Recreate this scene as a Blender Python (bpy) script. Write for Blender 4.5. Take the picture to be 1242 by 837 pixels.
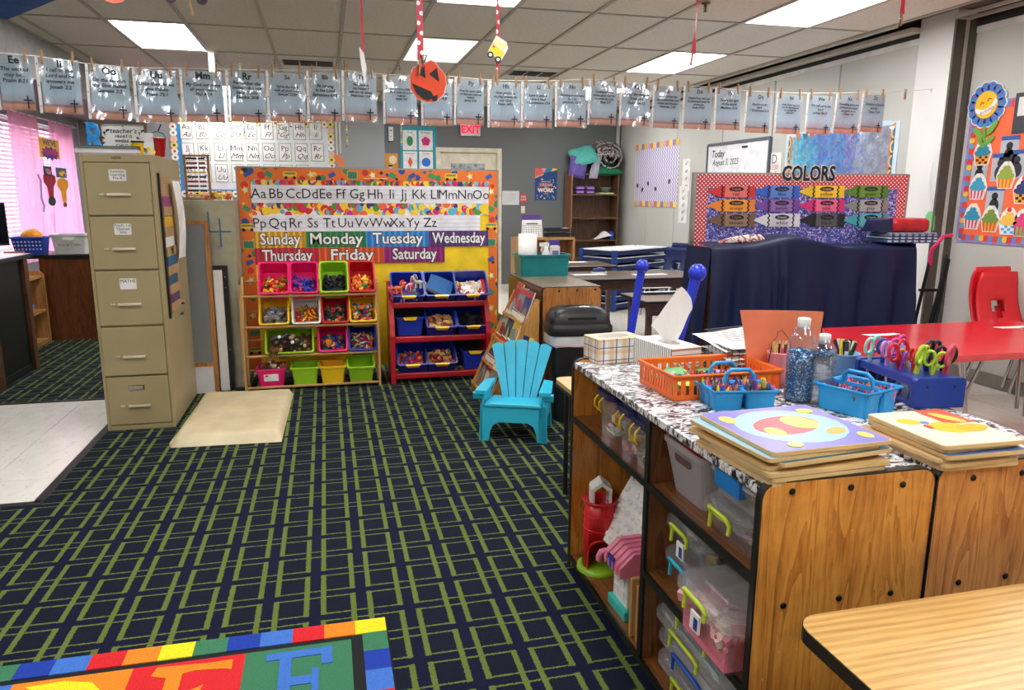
import bpy, bmesh, math, random
from math import sin, cos, pi, radians, sqrt, atan2
from mathutils import Vector, Matrix
random.seed(7)
for o in list(bpy.data.objects): bpy.data.objects.remove(o)
SC = bpy.context.scene
COL = SC.collection
# ------------------------------------------------------------------ camera
F_PX = 895.0; EYE = Vector((0, 0, 1.40))
YAW, PITCH, ROLL = radians(14.05), radians(11.42), radians(.33)
_w = Vector((sin(YAW)*cos(PITCH), cos(YAW)*cos(PITCH), -sin(PITCH)))
_r = Vector((cos(YAW), -sin(YAW), 0)); _u = _r.cross(_w)
_r, _u = cos(ROLL)*_r + sin(ROLL)*_u, -sin(ROLL)*_r + cos(ROLL)*_u
cam = bpy.data.objects.new('camera', bpy.data.cameras.new('camera')); COL.objects.link(cam)
cam.data.sensor_width = 36; cam.data.lens = F_PX/1242*36; cam.data.clip_start = .02
cam.matrix_world = Matrix(((_r.x, _u.x, -_w.x, EYE.x), (_r.y, _u.y, -_w.y, EYE.y), (_r.z, _u.z, -_w.z, EYE.z), (0, 0, 0, 1)))
SC.camera = cam
# measuring helpers: photo pixel -> point on a real plane of the room
def _ray(x, y): return (x-621)*_r - (y-418.5)*_u + F_PX*_w
def onZ(x, y, z): d = _ray(x, y); return EYE + d*((z-EYE.z)/d.z)
def onY(x, y, Y): d = _ray(x, y); return EYE + d*(Y/d.y)
def onX(x, y, X): d = _ray(x, y); return EYE + d*(X/d.x)
# ------------------------------------------------------------------ world, exposure
W = bpy.data.worlds.new('world'); SC.world = W; W.use_nodes = True
W.node_tree.nodes['Background'].inputs[0].default_value = (.75, .85, 1, 1)
W.node_tree.nodes['Background'].inputs[1].default_value = 8.0
SC.view_settings.view_transform = 'Standard'; SC.view_settings.look = 'None'
SC.view_settings.gamma = 1; SC.view_settings.use_curve_mapping = False
SC.view_settings.exposure = 0.72
SC.cycles.diffuse_bounces = 8; SC.cycles.transparent_max_bounces = 24
LAMP = 11.0
# ------------------------------------------------------------------ materials
def lin(v): v /= 255; return v/12.92 if v <= .04045 else ((v+.055)/1.055)**2.4
def C(c): return (lin(c[0]), lin(c[1]), lin(c[2]), 1)
_M = {}
class NT:
    def __init__(s, name):
        s.m = bpy.data.materials.new(name); s.m.use_nodes = True; s.t = s.m.node_tree
        s.b = s.t.nodes['Principled BSDF']; s.out = s.t.nodes['Material Output']; s._tc = None
    def n(s, typ, ins=None, **kw):
        x = s.t.nodes.new('ShaderNode'+typ)
        for k, v in kw.items(): setattr(x, k, v)
        for k, v in (ins or {}).items(): s.set(x.inputs[k], v)
        return x
    def set(s, sock, v):
        if hasattr(v, 'is_linked') or isinstance(v, bpy.types.NodeSocket): s.t.links.new(v, sock)
        else: sock.default_value = v
    def math(s, op, a, b=0.0, c=None):
        x = s.t.nodes.new('ShaderNodeMath'); x.operation = op; s.set(x.inputs[0], a); s.set(x.inputs[1], b)
        if c is not None: s.set(x.inputs[2], c)
        return x.outputs[0]
    def obj(s):
        if not s._tc: s._tc = s.t.nodes.new('ShaderNodeTexCoord')
        return s._tc.outputs['Object']
    def map(s, scale=(1, 1, 1), rot=(0, 0, 0), loc=(0, 0, 0)):
        return s.n('Mapping', {'Vector': s.obj(), 'Scale': scale, 'Rotation': rot, 'Location': loc}).outputs[0]
    def noise(s, scale, vec=None, detail=2, rough=.5, dist=0):
        return s.n('TexNoise', {'Vector': vec or s.obj(), 'Scale': scale, 'Detail': detail, 'Roughness': rough, 'Distortion': dist})
    def ramp(s, fac, stops, interp='LINEAR'):
        x = s.n('ValToRGB', {'Fac': fac}); r = x.color_ramp; r.interpolation = interp
        while len(r.elements) < len(stops): r.elements.new(.5)
        for e, (p, c) in zip(r.elements, stops): e.position = p; e.color = C(c)
        return x.outputs[0]
    def mix(s, fac, a, b):
        x = s.n('Mix', data_type='RGBA'); s.set(x.inputs[0], fac)
        for i, v in ((6, a), (7, b)): s.set(x.inputs[i], C(v) if isinstance(v, tuple) and len(v) == 3 else v)
        return x.outputs[2]
    def col(s, v): s.set(s.b.inputs['Base Color'], C(v) if isinstance(v, tuple) and len(v) == 3 else v); return s
    def rough(s, v): s.set(s.b.inputs['Roughness'], v); return s
    def bump(s, h, strength=.3, dist=.002):
        s.set(s.b.inputs['Normal'], s.n('Bump', {'Height': h, 'Strength': strength, 'Distance': dist}).outputs[0]); return s
    def xyz(s): return s.n('SeparateXYZ', {0: s.obj()}).outputs
def plain(name, col, rough=.5, metal=0, var=.06, scale=9, bump=0, bscale=150, spec=.5, coat=0):
    """matt or glossy surface with slight procedural mottling"""
    if name in _M: return _M[name]
    k = NT(name)
    n = k.noise(scale, detail=3)
    a = tuple(max(0, c*(1-var)) for c in col); b = tuple(min(255, c*(1+var)) for c in col)
    k.col(k.ramp(n.outputs[0], [(.3, a), (.7, b)])); k.rough(rough)
    k.b.inputs['Metallic'].default_value = metal; k.b.inputs['Specular IOR Level'].default_value = spec
    k.b.inputs['Coat Weight'].default_value = coat
    if bump: k.bump(k.noise(bscale, detail=3).outputs[0], bump, .003)
    _M[name] = k.m; return k.m
def flat(col, rough=.55):
    return plain('print_%d_%d_%d' % tuple(int(c) for c in col) + ('' if rough == .55 else '_%d' % (rough*100)), col, rough, var=.03)
def wood(name, c1, c2, c3, axis='z', rough=.38, scale=1., coat=0.2, wear=0.0):
    if name in _M: return _M[name]
    k = NT(name)
    st = {'x': (.9, 9, 9), 'y': (9, .9, 9), 'z': (9, 9, .9)}[axis]
    v = k.map(tuple(a*scale for a in st))
    n1 = k.noise(1.3, v, 3, .55, .9); n2 = k.noise(14, v, 3, .65)
    ring_ = k.math('FRACT', k.math('MULTIPLY', n1.outputs[0], 7.0))
    f = k.math('ADD', k.math('MULTIPLY', n1.outputs[0], .35), k.math('ADD', k.math('MULTIPLY', ring_, .22), k.math('MULTIPLY', n2.outputs[0], .45)))
    col = k.ramp(f, [(.32, c3), (.47, c2), (.62, c1)])
    if wear:
        w = k.noise(3.0, None, 5, .65, .6); col = k.mix(k.math('MULTIPLY', k.n('MapRange', {0: w.outputs[0], 1: .5, 2: .72}).outputs[0], wear), col, tuple(x*.45 for x in c2))
        w2 = k.noise(60, None, 2, .6); col = k.mix(k.math('GREATER_THAN', w2.outputs[0], .74), col, tuple(min(255, x*1.25) for x in c1))
    k.col(col); k.rough(rough); k.b.inputs['Coat Weight'].default_value = coat; k.b.inputs['Coat Roughness'].default_value = .25
    k.bump(f, .12, .001); _M[name] = k.m; return k.m
def clear(name, tint=(235, 240, 245), opacity=.18, rough=.12, gloss=.25):
    """thin clear or frosted plastic: mostly see-through, milky part scatters, surface shines"""
    if name in _M: return _M[name]
    k = NT(name); L = k.t.links
    tr = k.n('BsdfTransparent', {0: (1, 1, 1, 1)}); df = k.n('BsdfDiffuse', {0: C(tint)}); tl = k.n('BsdfTranslucent', {0: C(tint)})
    gl = k.n('BsdfGlossy', {0: (1, 1, 1, 1), 'Roughness': rough})
    ds = k.n('MixShader', {0: .4}); L.new(df.outputs[0], ds.inputs[1]); L.new(tl.outputs[0], ds.inputs[2])
    m1 = k.n('MixShader', {0: opacity}); L.new(tr.outputs[0], m1.inputs[1]); L.new(ds.outputs[0], m1.inputs[2])
    lw = k.n('LayerWeight', {0: .35}); fr = k.math('MULTIPLY_ADD', lw.outputs['Facing'], gloss, gloss*.25)
    m2 = k.n('MixShader', {0: fr}); L.new(m1.outputs[0], m2.inputs[1]); L.new(gl.outputs[0], m2.inputs[2])
    L.new(m2.outputs[0], k.out.inputs[0]); _M[name] = k.m; return k.m
def emit(name, col, s):
    if name in _M: return _M[name]
    k = NT(name); e = k.n('Emission', {0: C(col), 1: s}); k.t.links.new(e.outputs[0], k.out.inputs[0]); _M[name] = k.m; return k.m
# ------------------------------------------------------------------ mesh builder
class MB:
    def __init__(s): s.v = []; s.f = []; s.mi = []; s.sm = []
    def add(s, vs, fs, mi=0, smooth=False, M=None):
        o = len(s.v)
        s.v += [tuple(M @ Vector(p)) if M is not None else tuple(p) for p in vs]
        for f in fs: s.f.append([i+o for i in f]); s.mi.append(mi); s.sm.append(smooth)
        return s
    def box(s, x0, y0, z0, x1, y1, z1, mi=0, M=None):
        v = [(x, y, z) for z in (z0, z1) for y in (y0, y1) for x in (x0, x1)]
        return s.add(v, [(0, 2, 3, 1), (4, 5, 7, 6), (0, 1, 5, 4), (2, 6, 7, 3), (0, 4, 6, 2), (1, 3, 7, 5)], mi, False, M)
    def taper(s, x0, y0, x1, y1, z0, z1, ins, mi=0, M=None):
        """box whose bottom is inset by ins"""
        v = [(x0+ins, y0+ins, z0), (x1-ins, y0+ins, z0), (x1-ins, y1-ins, z0), (x0+ins, y1-ins, z0), (x0, y0, z1), (x1, y0, z1), (x1, y1, z1), (x0, y1, z1)]
        return s.add(v, [(3, 2, 1, 0), (4, 5, 6, 7), (0, 1, 5, 4), (1, 2, 6, 5), (2, 3, 7, 6), (3, 0, 4, 7)], mi, False, M)
    def cyl(s, p0, p1, r0, r1=None, n=12, mi=0, cap=True, M=None):
        r1 = r0 if r1 is None else r1
        p0, p1 = Vector(p0), Vector(p1); d = (p1-p0).normalized()
        a = d.orthogonal().normalized(); b = d.cross(a); v = []
        for p, r in ((p0, r0), (p1, r1)):
            for i in range(n): t = 2*pi*i/n; v.append(p + (a*cos(t)+b*sin(t))*r)
        s.add(v, [(i, (i+1) % n, n+(i+1) % n, n+i) for i in range(n)], mi, True, M)
        if cap: s.add(v, [tuple(range(n))[::-1], tuple(range(n, 2*n))], mi, False, M)
        return s
    def tube(s, pts, r, n=8, mi=0, closed=False, M=None, flatz=1.0):
        pts = [Vector(p) for p in pts]; m = len(pts); v = []; pa = None
        for i, p in enumerate(pts):
            if closed: d = pts[(i+1) % m]-pts[i-1]
            else: d = pts[min(i+1, m-1)]-pts[max(i-1, 0)]
            d.normalize()
            a = (d.orthogonal() if pa is None else pa - d*pa.dot(d)).normalized(); pa = a; b = d.cross(a)
            rr = r[i] if isinstance(r, (list, tuple)) else r
            for k in range(n): t = 2*pi*k/n; v.append(p+(a*cos(t)+b*sin(t)*flatz)*rr)
        q = m if closed else m-1
        s.add(v, [(i*n+k, i*n+(k+1) % n, ((i+1) % m)*n+(k+1) % n, ((i+1) % m)*n+k) for i in range(q) for k in range(n)], mi, True, M)
        if not closed: s.add(v, [tuple(range(n))[::-1], tuple(range((m-1)*n, m*n))], mi, False, M)
        return s
    def lathe(s, prof, n=24, c=(0, 0, 0), mi=0, M=None, sy=1.0, smooth=True):
        v = [(c[0]+r*cos(2*pi*i/n), c[1]+r*sy*sin(2*pi*i/n), c[2]+z) for r, z in prof for i in range(n)]
        k = len(prof)
        s.add(v, [(j*n+i, j*n+(i+1) % n, (j+1)*n+(i+1) % n, (j+1)*n+i) for j in range(k-1) for i in range(n)], mi, smooth, M)
        if prof[0][0] > 1e-5: s.add(v[:n], [tuple(range(n))[::-1]], mi, False, M)
        if prof[-1][0] > 1e-5: s.add(v[-n:], [tuple(range(n))], mi, False, M)
        return s
    def prism(s, poly, a, b, axis='y', mi=0, M=None, smooth=False):
        """extrude a 2-D outline from a to b along axis (x: outline is y,z; y: outline is x,z; z: outline is x,y)"""
        P = {'x': lambda p, t: (t, p[0], p[1]), 'y': lambda p, t: (p[0], t, p[1]), 'z': lambda p, t: (p[0], p[1], t)}[axis]
        n = len(poly); v = [P(p, a) for p in poly]+[P(p, b) for p in poly]
        s.add(v, [(i, (i+1) % n, n+(i+1) % n, n+i) for i in range(n)], mi, smooth, M)
        s.add(v, [tuple(range(n))[::-1], tuple(range(n, 2*n))], mi, False, M); return s
    def grid(s, nu, nv, fn, mi=0, smooth=True, M=None):
        v = [fn(i/nu, j/nv) for j in range(nv+1) for i in range(nu+1)]
        return s.add(v, [(j*(nu+1)+i, j*(nu+1)+i+1, (j+1)*(nu+1)+i+1, (j+1)*(nu+1)+i) for j in range(nv) for i in range(nu)], mi, smooth, M)
    def ball(s, c, r, n=10, m=6, mi=0, sc=(1, 1, 1), M=None):
        prof = [(r*sin(pi*j/m), -r*cos(pi*j/m)) for j in range(m+1)]
        v = [(c[0]+q*cos(2*pi*i/n)*sc[0], c[1]+q*sin(2*pi*i/n)*sc[1], c[2]+z*sc[2]) for q, z in prof for i in range(n)]
        return s.add(v, [(j*n+i, j*n+(i+1) % n, (j+1)*n+(i+1) % n, (j+1)*n+i) for j in range(m) for i in range(n)], mi, True, M)
    def pan(s, w, d, h, ins=.02, t=.004, mi=0, M=None, rim=.008, notch=0):
        """open tapered bin: base centred at origin, mouth w x d at height h, wall t, rim"""
        def ring(ww, dd, z, r=.02):
            hw, hd = ww/2, dd/2; r = min(r, hw*.5, hd*.5); out = []
            for sx, sy, a0 in ((1, -1, -90), (1, 1, 0), (-1, 1, 90), (-1, -1, 180)):
                for k in range(4): a = radians(a0+30*k); out.append((sx*(hw-r)+r*cos(a), sy*(hd-r)+r*sin(a), z))
            return out
        L = [ring(w-2*ins, d-2*ins, 0), ring(w-2*rim, d-2*rim, h-.014), ring(w, d, h-.014), ring(w, d, h), ring(w-2*rim-2*t, d-2*rim-2*t, h), ring(w-2*ins-2*t, d-2*ins-2*t, t)]
        v = [p for q in L for p in q]; n = 16
        s.add(v, [(j*n+i, j*n+(i+1) % n, (j+1)*n+(i+1) % n, (j+1)*n+i) for j in range(5) for i in range(n)], mi, False, M)
        s.add(L[0], [tuple(range(n))[::-1]], mi, False, M); s.add(L[-1], [tuple(range(n))], mi, False, M); return s
    def mesh(s, name, mats):
        me = bpy.data.meshes.new(name); me.from_pydata(s.v, [], s.f)
        for m in (mats if isinstance(mats, (list, tuple)) else [mats]): me.materials.append(m)
        me.polygons.foreach_set('material_index', s.mi); me.polygons.foreach_set('use_smooth', s.sm)
        b = bmesh.new(); b.from_mesh(me); bmesh.ops.recalc_face_normals(b, faces=b.faces); b.to_mesh(me); b.free()
        me.update(); return me
    def obj(s, name, mats, parent=None, loc=(0, 0, 0), rot=(0, 0, 0), bevel=0, seg=2, **kw):
        return put(name, s.mesh(name, mats), parent, loc, rot, bevel, seg, **kw)
def put(name, me, parent=None, loc=(0, 0, 0), rot=(0, 0, 0), bevel=0, seg=2, label=None, cat=None, group=None, kind=None):
    o = bpy.data.objects.new(name, me); COL.objects.link(o); o.location = loc; o.rotation_euler = rot
    if parent: o.parent = parent
    if bevel:
        m = o.modifiers.new('bevel', 'BEVEL'); m.width = bevel; m.segments = seg; m.limit_method = 'ANGLE'; m.angle_limit = radians(40)
    return tag(o, label, cat, group, kind)
def tag(o, label=None, cat=None, group=None, kind=None):
    for k, v in (('label', label), ('category', cat), ('group', group), ('kind', kind)):
        if v: o[k] = v
    return o
def thing(name, label, cat, loc=(0, 0, 0), rz=0, group=None, rot=None):
    o = bpy.data.objects.new(name, None); COL.objects.link(o); o.location = loc; o.rotation_euler = rot or (0, 0, rz)
    o.empty_display_size = .05
    return tag(o, label, cat, group)
def dup(root, loc, rz=None, label=None, group=None, rot=None, mats=None):
    def cp(o, par):
        c = o.copy(); COL.objects.link(c)
        if par: c.parent = par
        for ch in o.children: cp(ch, c)
        return c
    r = cp(root, None); r.location = loc
    if rz is not None: r.rotation_euler = (0, 0, rz)
    if rot: r.rotation_euler = rot
    if label: r['label'] = label
    if group: r['group'] = group
    return r
def struct(o): o['kind'] = 'structure'; return o
_T = {}
def text(s, size, m, parent=None, loc=(0, 0, 0), rot=(pi/2, 0, 0), name='lettering', align='CENTER', bold=0.0, shear=0.0, depth=.0004, sx=1.0, line=1.0, label=None):
    key = (s, size, m.name, align, bold, shear, depth, sx, line)
    if key not in _T:
        cu = bpy.data.curves.new('t', 'FONT'); cu.body = s; cu.size = size; cu.align_x = align; cu.align_y = 'CENTER'
        cu.offset = bold; cu.shear = shear; cu.extrude = depth; cu.resolution_u = 2; cu.space_line = line
        o = bpy.data.objects.new('t', cu); COL.objects.link(o)
        dg = bpy.context.evaluated_depsgraph_get(); me = bpy.data.meshes.new_from_object(o.evaluated_get(dg))
        bpy.data.objects.remove(o); bpy.data.curves.remove(cu)
        me.materials.clear(); me.materials.append(m)
        if sx != 1: me.transform(Matrix.Diagonal((sx, 1, 1, 1)))
        me.name = 'lettering'; _T[key] = me
    return put(name, _T[key], parent, loc, rot, label=label)
def rrect(x0, z0, x1, z1, r, n=5, corners=(1, 1, 1, 1)):
    out = []
    for (cx, cz, a0, on) in ((x1-r, z0+r, -90, corners[1]), (x1-r, z1-r, 0, corners[2]), (x0+r, z1-r, 90, corners[3]), (x0+r, z0+r, 180, corners[0])):
        if on: out += [(cx+r*cos(radians(a0+90*k/n)), cz+r*sin(radians(a0+90*k/n))) for k in range(n+1)]
        else: out.append({-90: (x1, z0), 0: (x1, z1), 90: (x0, z1), 180: (x0, z0)}[a0])
    return out
def circ(cx, cz, r, n=20, sx=1, sz=1): return [(cx+r*sx*cos(2*pi*i/n), cz+r*sz*sin(2*pi*i/n)) for i in range(n)]
def rot2(p, a, c=(0, 0)): x, y = p[0]-c[0], p[1]-c[1]; return (c[0]+x*cos(a)-y*sin(a), c[1]+x*sin(a)+y*cos(a))
BLACK = plain('black_ink', (22, 22, 24), .6); WHITE = flat((235, 234, 228)); PAPER = plain('white_paper', (232, 230, 224), .7)
CHROME = plain('chrome', (200, 200, 200), .18, 1); BLKPL = plain('black_plastic', (22, 22, 24), .4, bump=.05, bscale=300)
STEELD = plain('dark_steel', (40, 40, 44), .35, .6)
# ================================================================== THE ROOM
CEIL = 2.746; BACK = 11.6; XR = 4.70; XN = 4.83; XL = -3.2; YF = -1.6
m_sub = plain('subfloor', (120, 118, 112), .8)
def vct():
    k = NT('vinyl_tile'); n = k.noise(14, k.map((1, .35, 1)), 4, .6, .8); n2 = k.noise(70, k.map((1, .25, 1)), 2)
    c = k.ramp(n.outputs[0], [(.3, (232, 227, 212)), (.6, (242, 238, 226))])
    c = k.mix(k.math('MULTIPLY', k.math('GREATER_THAN', n2.outputs[0], .66), .35), c, (190, 182, 164))
    k.col(c); k.rough(.22); k.bump(n.outputs[0], .05); return k.m
M_VCT = vct()
def carpet_mat():
    k = NT('carpet_weave'); x, y, z = k.xyz()
    PX, PY = .1587, .1545
    wob = k.math('MULTIPLY', k.math('SUBTRACT', k.noise(160).outputs[0], .5), .012)
    u = k.math('DIVIDE', k.math('SUBTRACT', k.math('ADD', x, wob), .384), PX); v = k.math('DIVIDE', k.math('SUBTRACT', k.math('ADD', y, wob), 2.347), PY)
    iu, iv = k.math('ROUND', u), k.math('ROUND', v)
    du = k.math('MULTIPLY', k.math('ABSOLUTE', k.math('SUBTRACT', u, iu)), PX); dv = k.math('MULTIPLY', k.math('ABSOLUTE', k.math('SUBTRACT', v, iv)), PY)
    def band(d, a, b): return k.math('MULTIPLY', k.math('GREATER_THAN', d, a), k.math('LESS_THAN', d, b))
    par = k.math('ABSOLUTE', k.math('SUBTRACT', k.math('MODULO', k.math('ADD', k.math('ADD', iu, iv), 400.0), 2.0), 0.0))
    odd = k.math('GREATER_THAN', par, .5)
    inx = k.math('LESS_THAN', du, .019); iny = k.math('LESS_THAN', dv, .0165)
    keep_v = k.math('SUBTRACT', 1.0, k.math('MULTIPLY', odd, iny)); keep_h = k.math('SUBTRACT', 1.0, k.math('MULTIPLY', odd, inx))
    g = k.math('MAXIMUM', k.math('MULTIPLY', band(du, .0195, .0375), keep_v), k.math('MULTIPLY', band(dv, .0190, .0262), keep_h))
    ch = k.math('MAXIMUM', k.math('LESS_THAN', du, .0195), k.math('LESS_THAN', dv, .0175))
    fz = k.noise(900, detail=2).outputs[0]; fz2 = k.noise(260, detail=2).outputs[0]
    dark = k.ramp(fz2, [(.3, (13, 15, 28)), (.7, (30, 35, 52))]); chan = k.ramp(fz2, [(.3, (13, 15, 34)), (.7, (27, 31, 58))])
    green = k.ramp(fz, [(.3, (78, 94, 36)), (.7, (120, 136, 66))])
    k.col(k.mix(g, k.mix(ch, dark, chan), green)); k.rough(.95); k.b.inputs['Specular IOR Level'].default_value = .15
    k.bump(k.noise(500, detail=3).outputs[0], .7, .004); return k.m
M_CARPET = carpet_mat()
floor = struct(MB().box(-3.4, YF-.2, -.1, 5.3, BACK+.2, -.012).obj('floor', m_sub))
carpet = MB()
CX = 1.98
carpet.box(-1.34, YF, -.012, CX, BACK, 0); carpet.box(XL, YF, -.012, -1.34, 3.62, 0); carpet.box(XL, 5.51, -.012, -1.34, BACK, 0)
struct(carpet.obj('floor', M_CARPET))
tile = MB().box(0, 0, 0, .3018, .3018, .010).mesh('floor_tile', M_VCT)
def lay(x0, x1, y0, y1):
    y = y0
    while y < y1-.02:
        x = x0
        while x < x1-.02:
            sx, sy = min(1, (x1-x)/.305), min(1, (y1-y)/.305)
            o = put('floor_tile', tile, floor, (x+.0015, y+.0015, -.012-.0008*random.random())); o.scale = (sx, sy, 1)
            x += .305
        y += .305
lay(-3.2, -1.36, 3.65, 5.48)
lay(CX+.02, 4.86, 3.0, 11.6)
M_STRIP = plain('rubber_strip', (38, 33, 30), .5)
tr = MB().box(-1.365, 3.62, -.011, -1.325, 5.51, .004).box(XL, 3.60, -.011, -1.325, 3.64, .004).box(CX-.01, YF, -.011, CX+.025, BACK, .003).box(XL, 5.49, -.011, -1.325, 5.52, .003)
struct(tr.obj('trim_1', M_STRIP, bevel=.002, seg=1))
# ---- walls
def paint(name, c, s=45, b=.25):
    k = NT(name); n = k.noise(1.2, detail=2)
    k.col(k.ramp(n.outputs[0], [(.3, tuple(x*.97 for x in c)), (.7, tuple(min(255, x*1.03) for x in c))])); k.rough(.75)
    k.bump(k.noise(s, detail=4, rough=.6).outputs[0], b, .004); return k.m
M_GREY = paint('grey_wall', (110, 113, 113)); M_GREY2 = paint('light_grey_wall', (150, 154, 154)); M_PANEL = paint('partition_vinyl', (196, 196, 187), 220, .12)
M_CREAM = plain('cream_paint', (222, 214, 190), .5); M_POST = paint('white_post', (226, 225, 218), 120, .1)
DX0, DX1, DZ = 1.735, 2.66, 2.075
wb = MB().box(.90, BACK, -.1, DX0, BACK+.15, 2.85).box(DX1, BACK, -.1, 5.2, BACK+.15, 2.85).box(DX0, BACK, DZ, DX1, BACK+.15, 2.85)
struct(wb.obj('wall_back', M_GREY))
struct(MB().box(XL-.2, BACK-.12, -.1, .90, BACK+.15, 2.85).obj('wall_back', M_GREY2))
struct(MB().box(XL-.2, YF-.2, -.1, 5.3, YF, 2.85).obj('wall_front', M_PANEL))
# left wall with a window opening Y 8.7..11.25, z .95..2.2
WY0, WY1, WZ0, WZ1 = 8.0, 11.2, .72, 2.2
wl = MB().box(XL-.2, YF, -.1, XL, WY0, 2.85).box(XL-.2, WY1, -.1, XL, BACK+.1, 2.85).box(XL-.2, WY0, -.1, XL, WY1, WZ0).box(XL-.2, WY0, WZ1, XL, WY1, 2.85)
struct(wl.obj('wall_left', M_GREY2))
struct(MB().box(XL, YF, 2.36, -2.38, BACK-.12, 2.80).obj('wall_left', plain('soffit_paint', (150, 146, 145), .8)))
win = MB().box(XL-.12, WY0, WZ0, XL-.06, WY0+.05, WZ1).box(XL-.12, WY1-.05, WZ0, XL-.06, WY1, WZ1).box(XL-.12, WY0, WZ0, XL-.06, WY1, WZ0+.05).box(XL-.12, WY0, WZ1-.05, XL-.06, WY1, WZ1).box(XL-.12, 9.55, WZ0, XL-.06, 9.6, WZ1).obj('window_1', flat((210, 205, 205)))
struct(win)
MB().box(XL-.10, WY0+.05, WZ0+.05, XL-.092, WY1-.05, WZ1-.05).obj('pane', clear('window_glass', opacity=.02, gloss=.1), win)
slat = MB().box(-.025, 0, -.0015, .025, 3.15, .0015).mesh('blind_slat', plain('blind_slat', (228, 205, 212), .5))
for i in range(33): put('blind_slat', slat, win, (XL-.02, WY0+.02, WZ0+.03+i*.0435), (0, radians(62), 0))
# right side: folding partition panels behind the post
pr = struct(MB().box(XR+.05, 5.25, -.1, XR+.2, BACK, 2.85).obj('wall_right', plain('partition_gap', (70, 70, 66), .8)))
ys = [5.32]+[onX(x, y, XR).y for x, y in ((1020, 80), (940, 110))]+[8.36, onX(820, 200, XR).y, onX(786, 200, XR).y, BACK]
for a, b in zip(ys, ys[1:]):
    MB().box(XR, a+.008, .03, XR+.05, b-.008, 2.62).obj('panel', M_PANEL, pr, bevel=.006)
post = struct(MB().box(XR-.02, 4.945, -.05, 5.2, 5.31, 2.80).obj('wall_right', M_POST, bevel=.004))
pn = struct(MB().box(XN+.03, YF, -.1, 5.1, 4.945, 2.85).obj('wall_right', plain('partition_gap', (70, 70, 66), .8)))
for a, b in ((3.70, 4.93), (2.48, 3.70), (1.26, 2.48), (.04, 1.26), (-1.55, .04)):
    MB().box(XN, a+.006, .10, XN+.04, b-.006, 2.63).obj('panel', M_PANEL, pn, bevel=.006)
struct(MB().box(XN-.012, YF, 0, XN+.01, 4.93, .10).obj('baseboard_right', plain('grey_vinyl_base', (128, 124, 116), .5), bevel=.004))
struct(MB().box(XN-.03, 4.90, 0, XN+.03, 4.945, 2.72).box(XR-.035, 4.93, 0, XR+.05, 4.95, 2.72).obj('trim_2', plain('dark_jamb', (86, 80, 70), .5)))
# track channel along both partitions: pale trim, dark slot, pale rail
M_TRIM = plain('pale_trim', (205, 198, 182), .5)
struct(MB().box(4.44, 5.31, 2.725, 4.47, BACK, 2.75).box(4.64, YF, 2.725, 4.66, 4.945, 2.75).box(4.60, 5.31, 2.70, 4.70, BACK, 2.735).box(4.76, YF, 2.72, 4.78, 4.945, 2.745).obj('trim_3', M_TRIM))
struct(MB().box(XR+.01, 5.31, 2.66, XR+.06, BACK, 2.745).box(XN+.0, YF, 2.67, XN+.05, 4.945, 2.745).obj('trim_4', plain('dark_track', (30, 29, 27), .6)))
struct(MB().box(XR-.008, 5.31, 2.615, XR+.02, BACK, 2.66).box(XN-.008, YF, 2.625, XN+.02, 4.945, 2.67).obj('trim_5', plain('white_rail', (214, 213, 205), .4)))
# ---- door and frame
dr = struct(MB().box(DX0, BACK+.02, 0, DX1, BACK+.06, DZ).obj('door_1', M_CREAM, bevel=.003))
fr = MB().box(DX0-.055, BACK-.025, 0, DX0+.02, BACK+.06, DZ+.05).box(DX1-.02, BACK-.025, 0, DX1+.055, BACK+.06, DZ+.05).box(DX0+.02, BACK-.025, DZ-.02, DX1-.02, BACK+.06, DZ+.05)
fr.obj('door_frame', M_CREAM, dr, bevel=.004)
a, b = onY(547, 198, BACK), onY(588, 212, BACK)
MB().box(a.x, BACK, 1.0, b.x, BACK+.02, a.z).obj('vision_pane', plain('wired_glass', (150, 155, 158), .25, var=.3, scale=22), dr)
MB().box(a.x-.02, BACK+.005, a.z, b.x+.02, BACK+.022, a.z+.02).box(a.x-.02, BACK+.005, 1.0, a.x, BACK+.022, a.z).box(b.x, BACK+.005, 1.0, b.x+.02, BACK+.022, a.z).obj('pane_frame', M_CREAM, dr)
MB().cyl((DX0+.07, BACK+.02, 1.02), (DX0+.07, BACK-.04, 1.02), .012).ball((DX0+.07, BACK-.05, 1.02), .03).obj('door_handle', CHROME, dr)
struct(MB().tube([(XR-.06, BACK-.03, z) for z in (0, 1, 2, 2.74)], .03, 8).obj('trim_6', M_PANEL))
# ---- ceiling: grid bars, lay-in tiles, lamps, grilles
def tile_mat():
    k = NT('ceiling_tile'); n = k.noise(38, detail=4, rough=.7); n2 = k.noise(120, detail=2)
    c = k.ramp(n.outputs[0], [(.35, (224, 217, 204)), (.65, (238, 232, 220))])
    c = k.mix(k.math('MULTIPLY', k.math('GREATER_THAN', n2.outputs[0], .64), .4), c, (166, 156, 140))
    k.col(c); k.rough(.9); k.bump(n2.outputs[0], .35, .004); return k.m
M_CT = tile_mat()
ceil_ = struct(MB().box(XL-.2, YF-.2, 2.80, 5.3, BACK+.2, 2.95).obj('ceiling', plain('slab', (120, 112, 100), .9)))
GX = [-1.631+.6096*k for k in range(-2, 11)]; GX[0] = -2.85; GX = [-2.38]+[g for g in GX if g > -2.3]
GX = [g for g in GX if g < 4.4]+[4.45]
GY = [6.80+1.2045*k for k in range(-7, 5)]; GY = [YF]+[g for g in GY if YF+.3 < g < BACK-.2]+[BACK]
cell = MB().box(.006, .008, 0, .594, 1.188, .014).mesh('ceiling_tile', M_CT)
cell2 = None
def tee(): pass
tb = MB()
for g in GX: tb.box(g-.013, YF, CEIL-.004, g+.013, BACK, CEIL+.008)
tl = MB()
for g in GY: tl.box(-2.38, g-.010, CEIL-.002, 4.45, g+.010, CEIL+.008)
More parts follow.
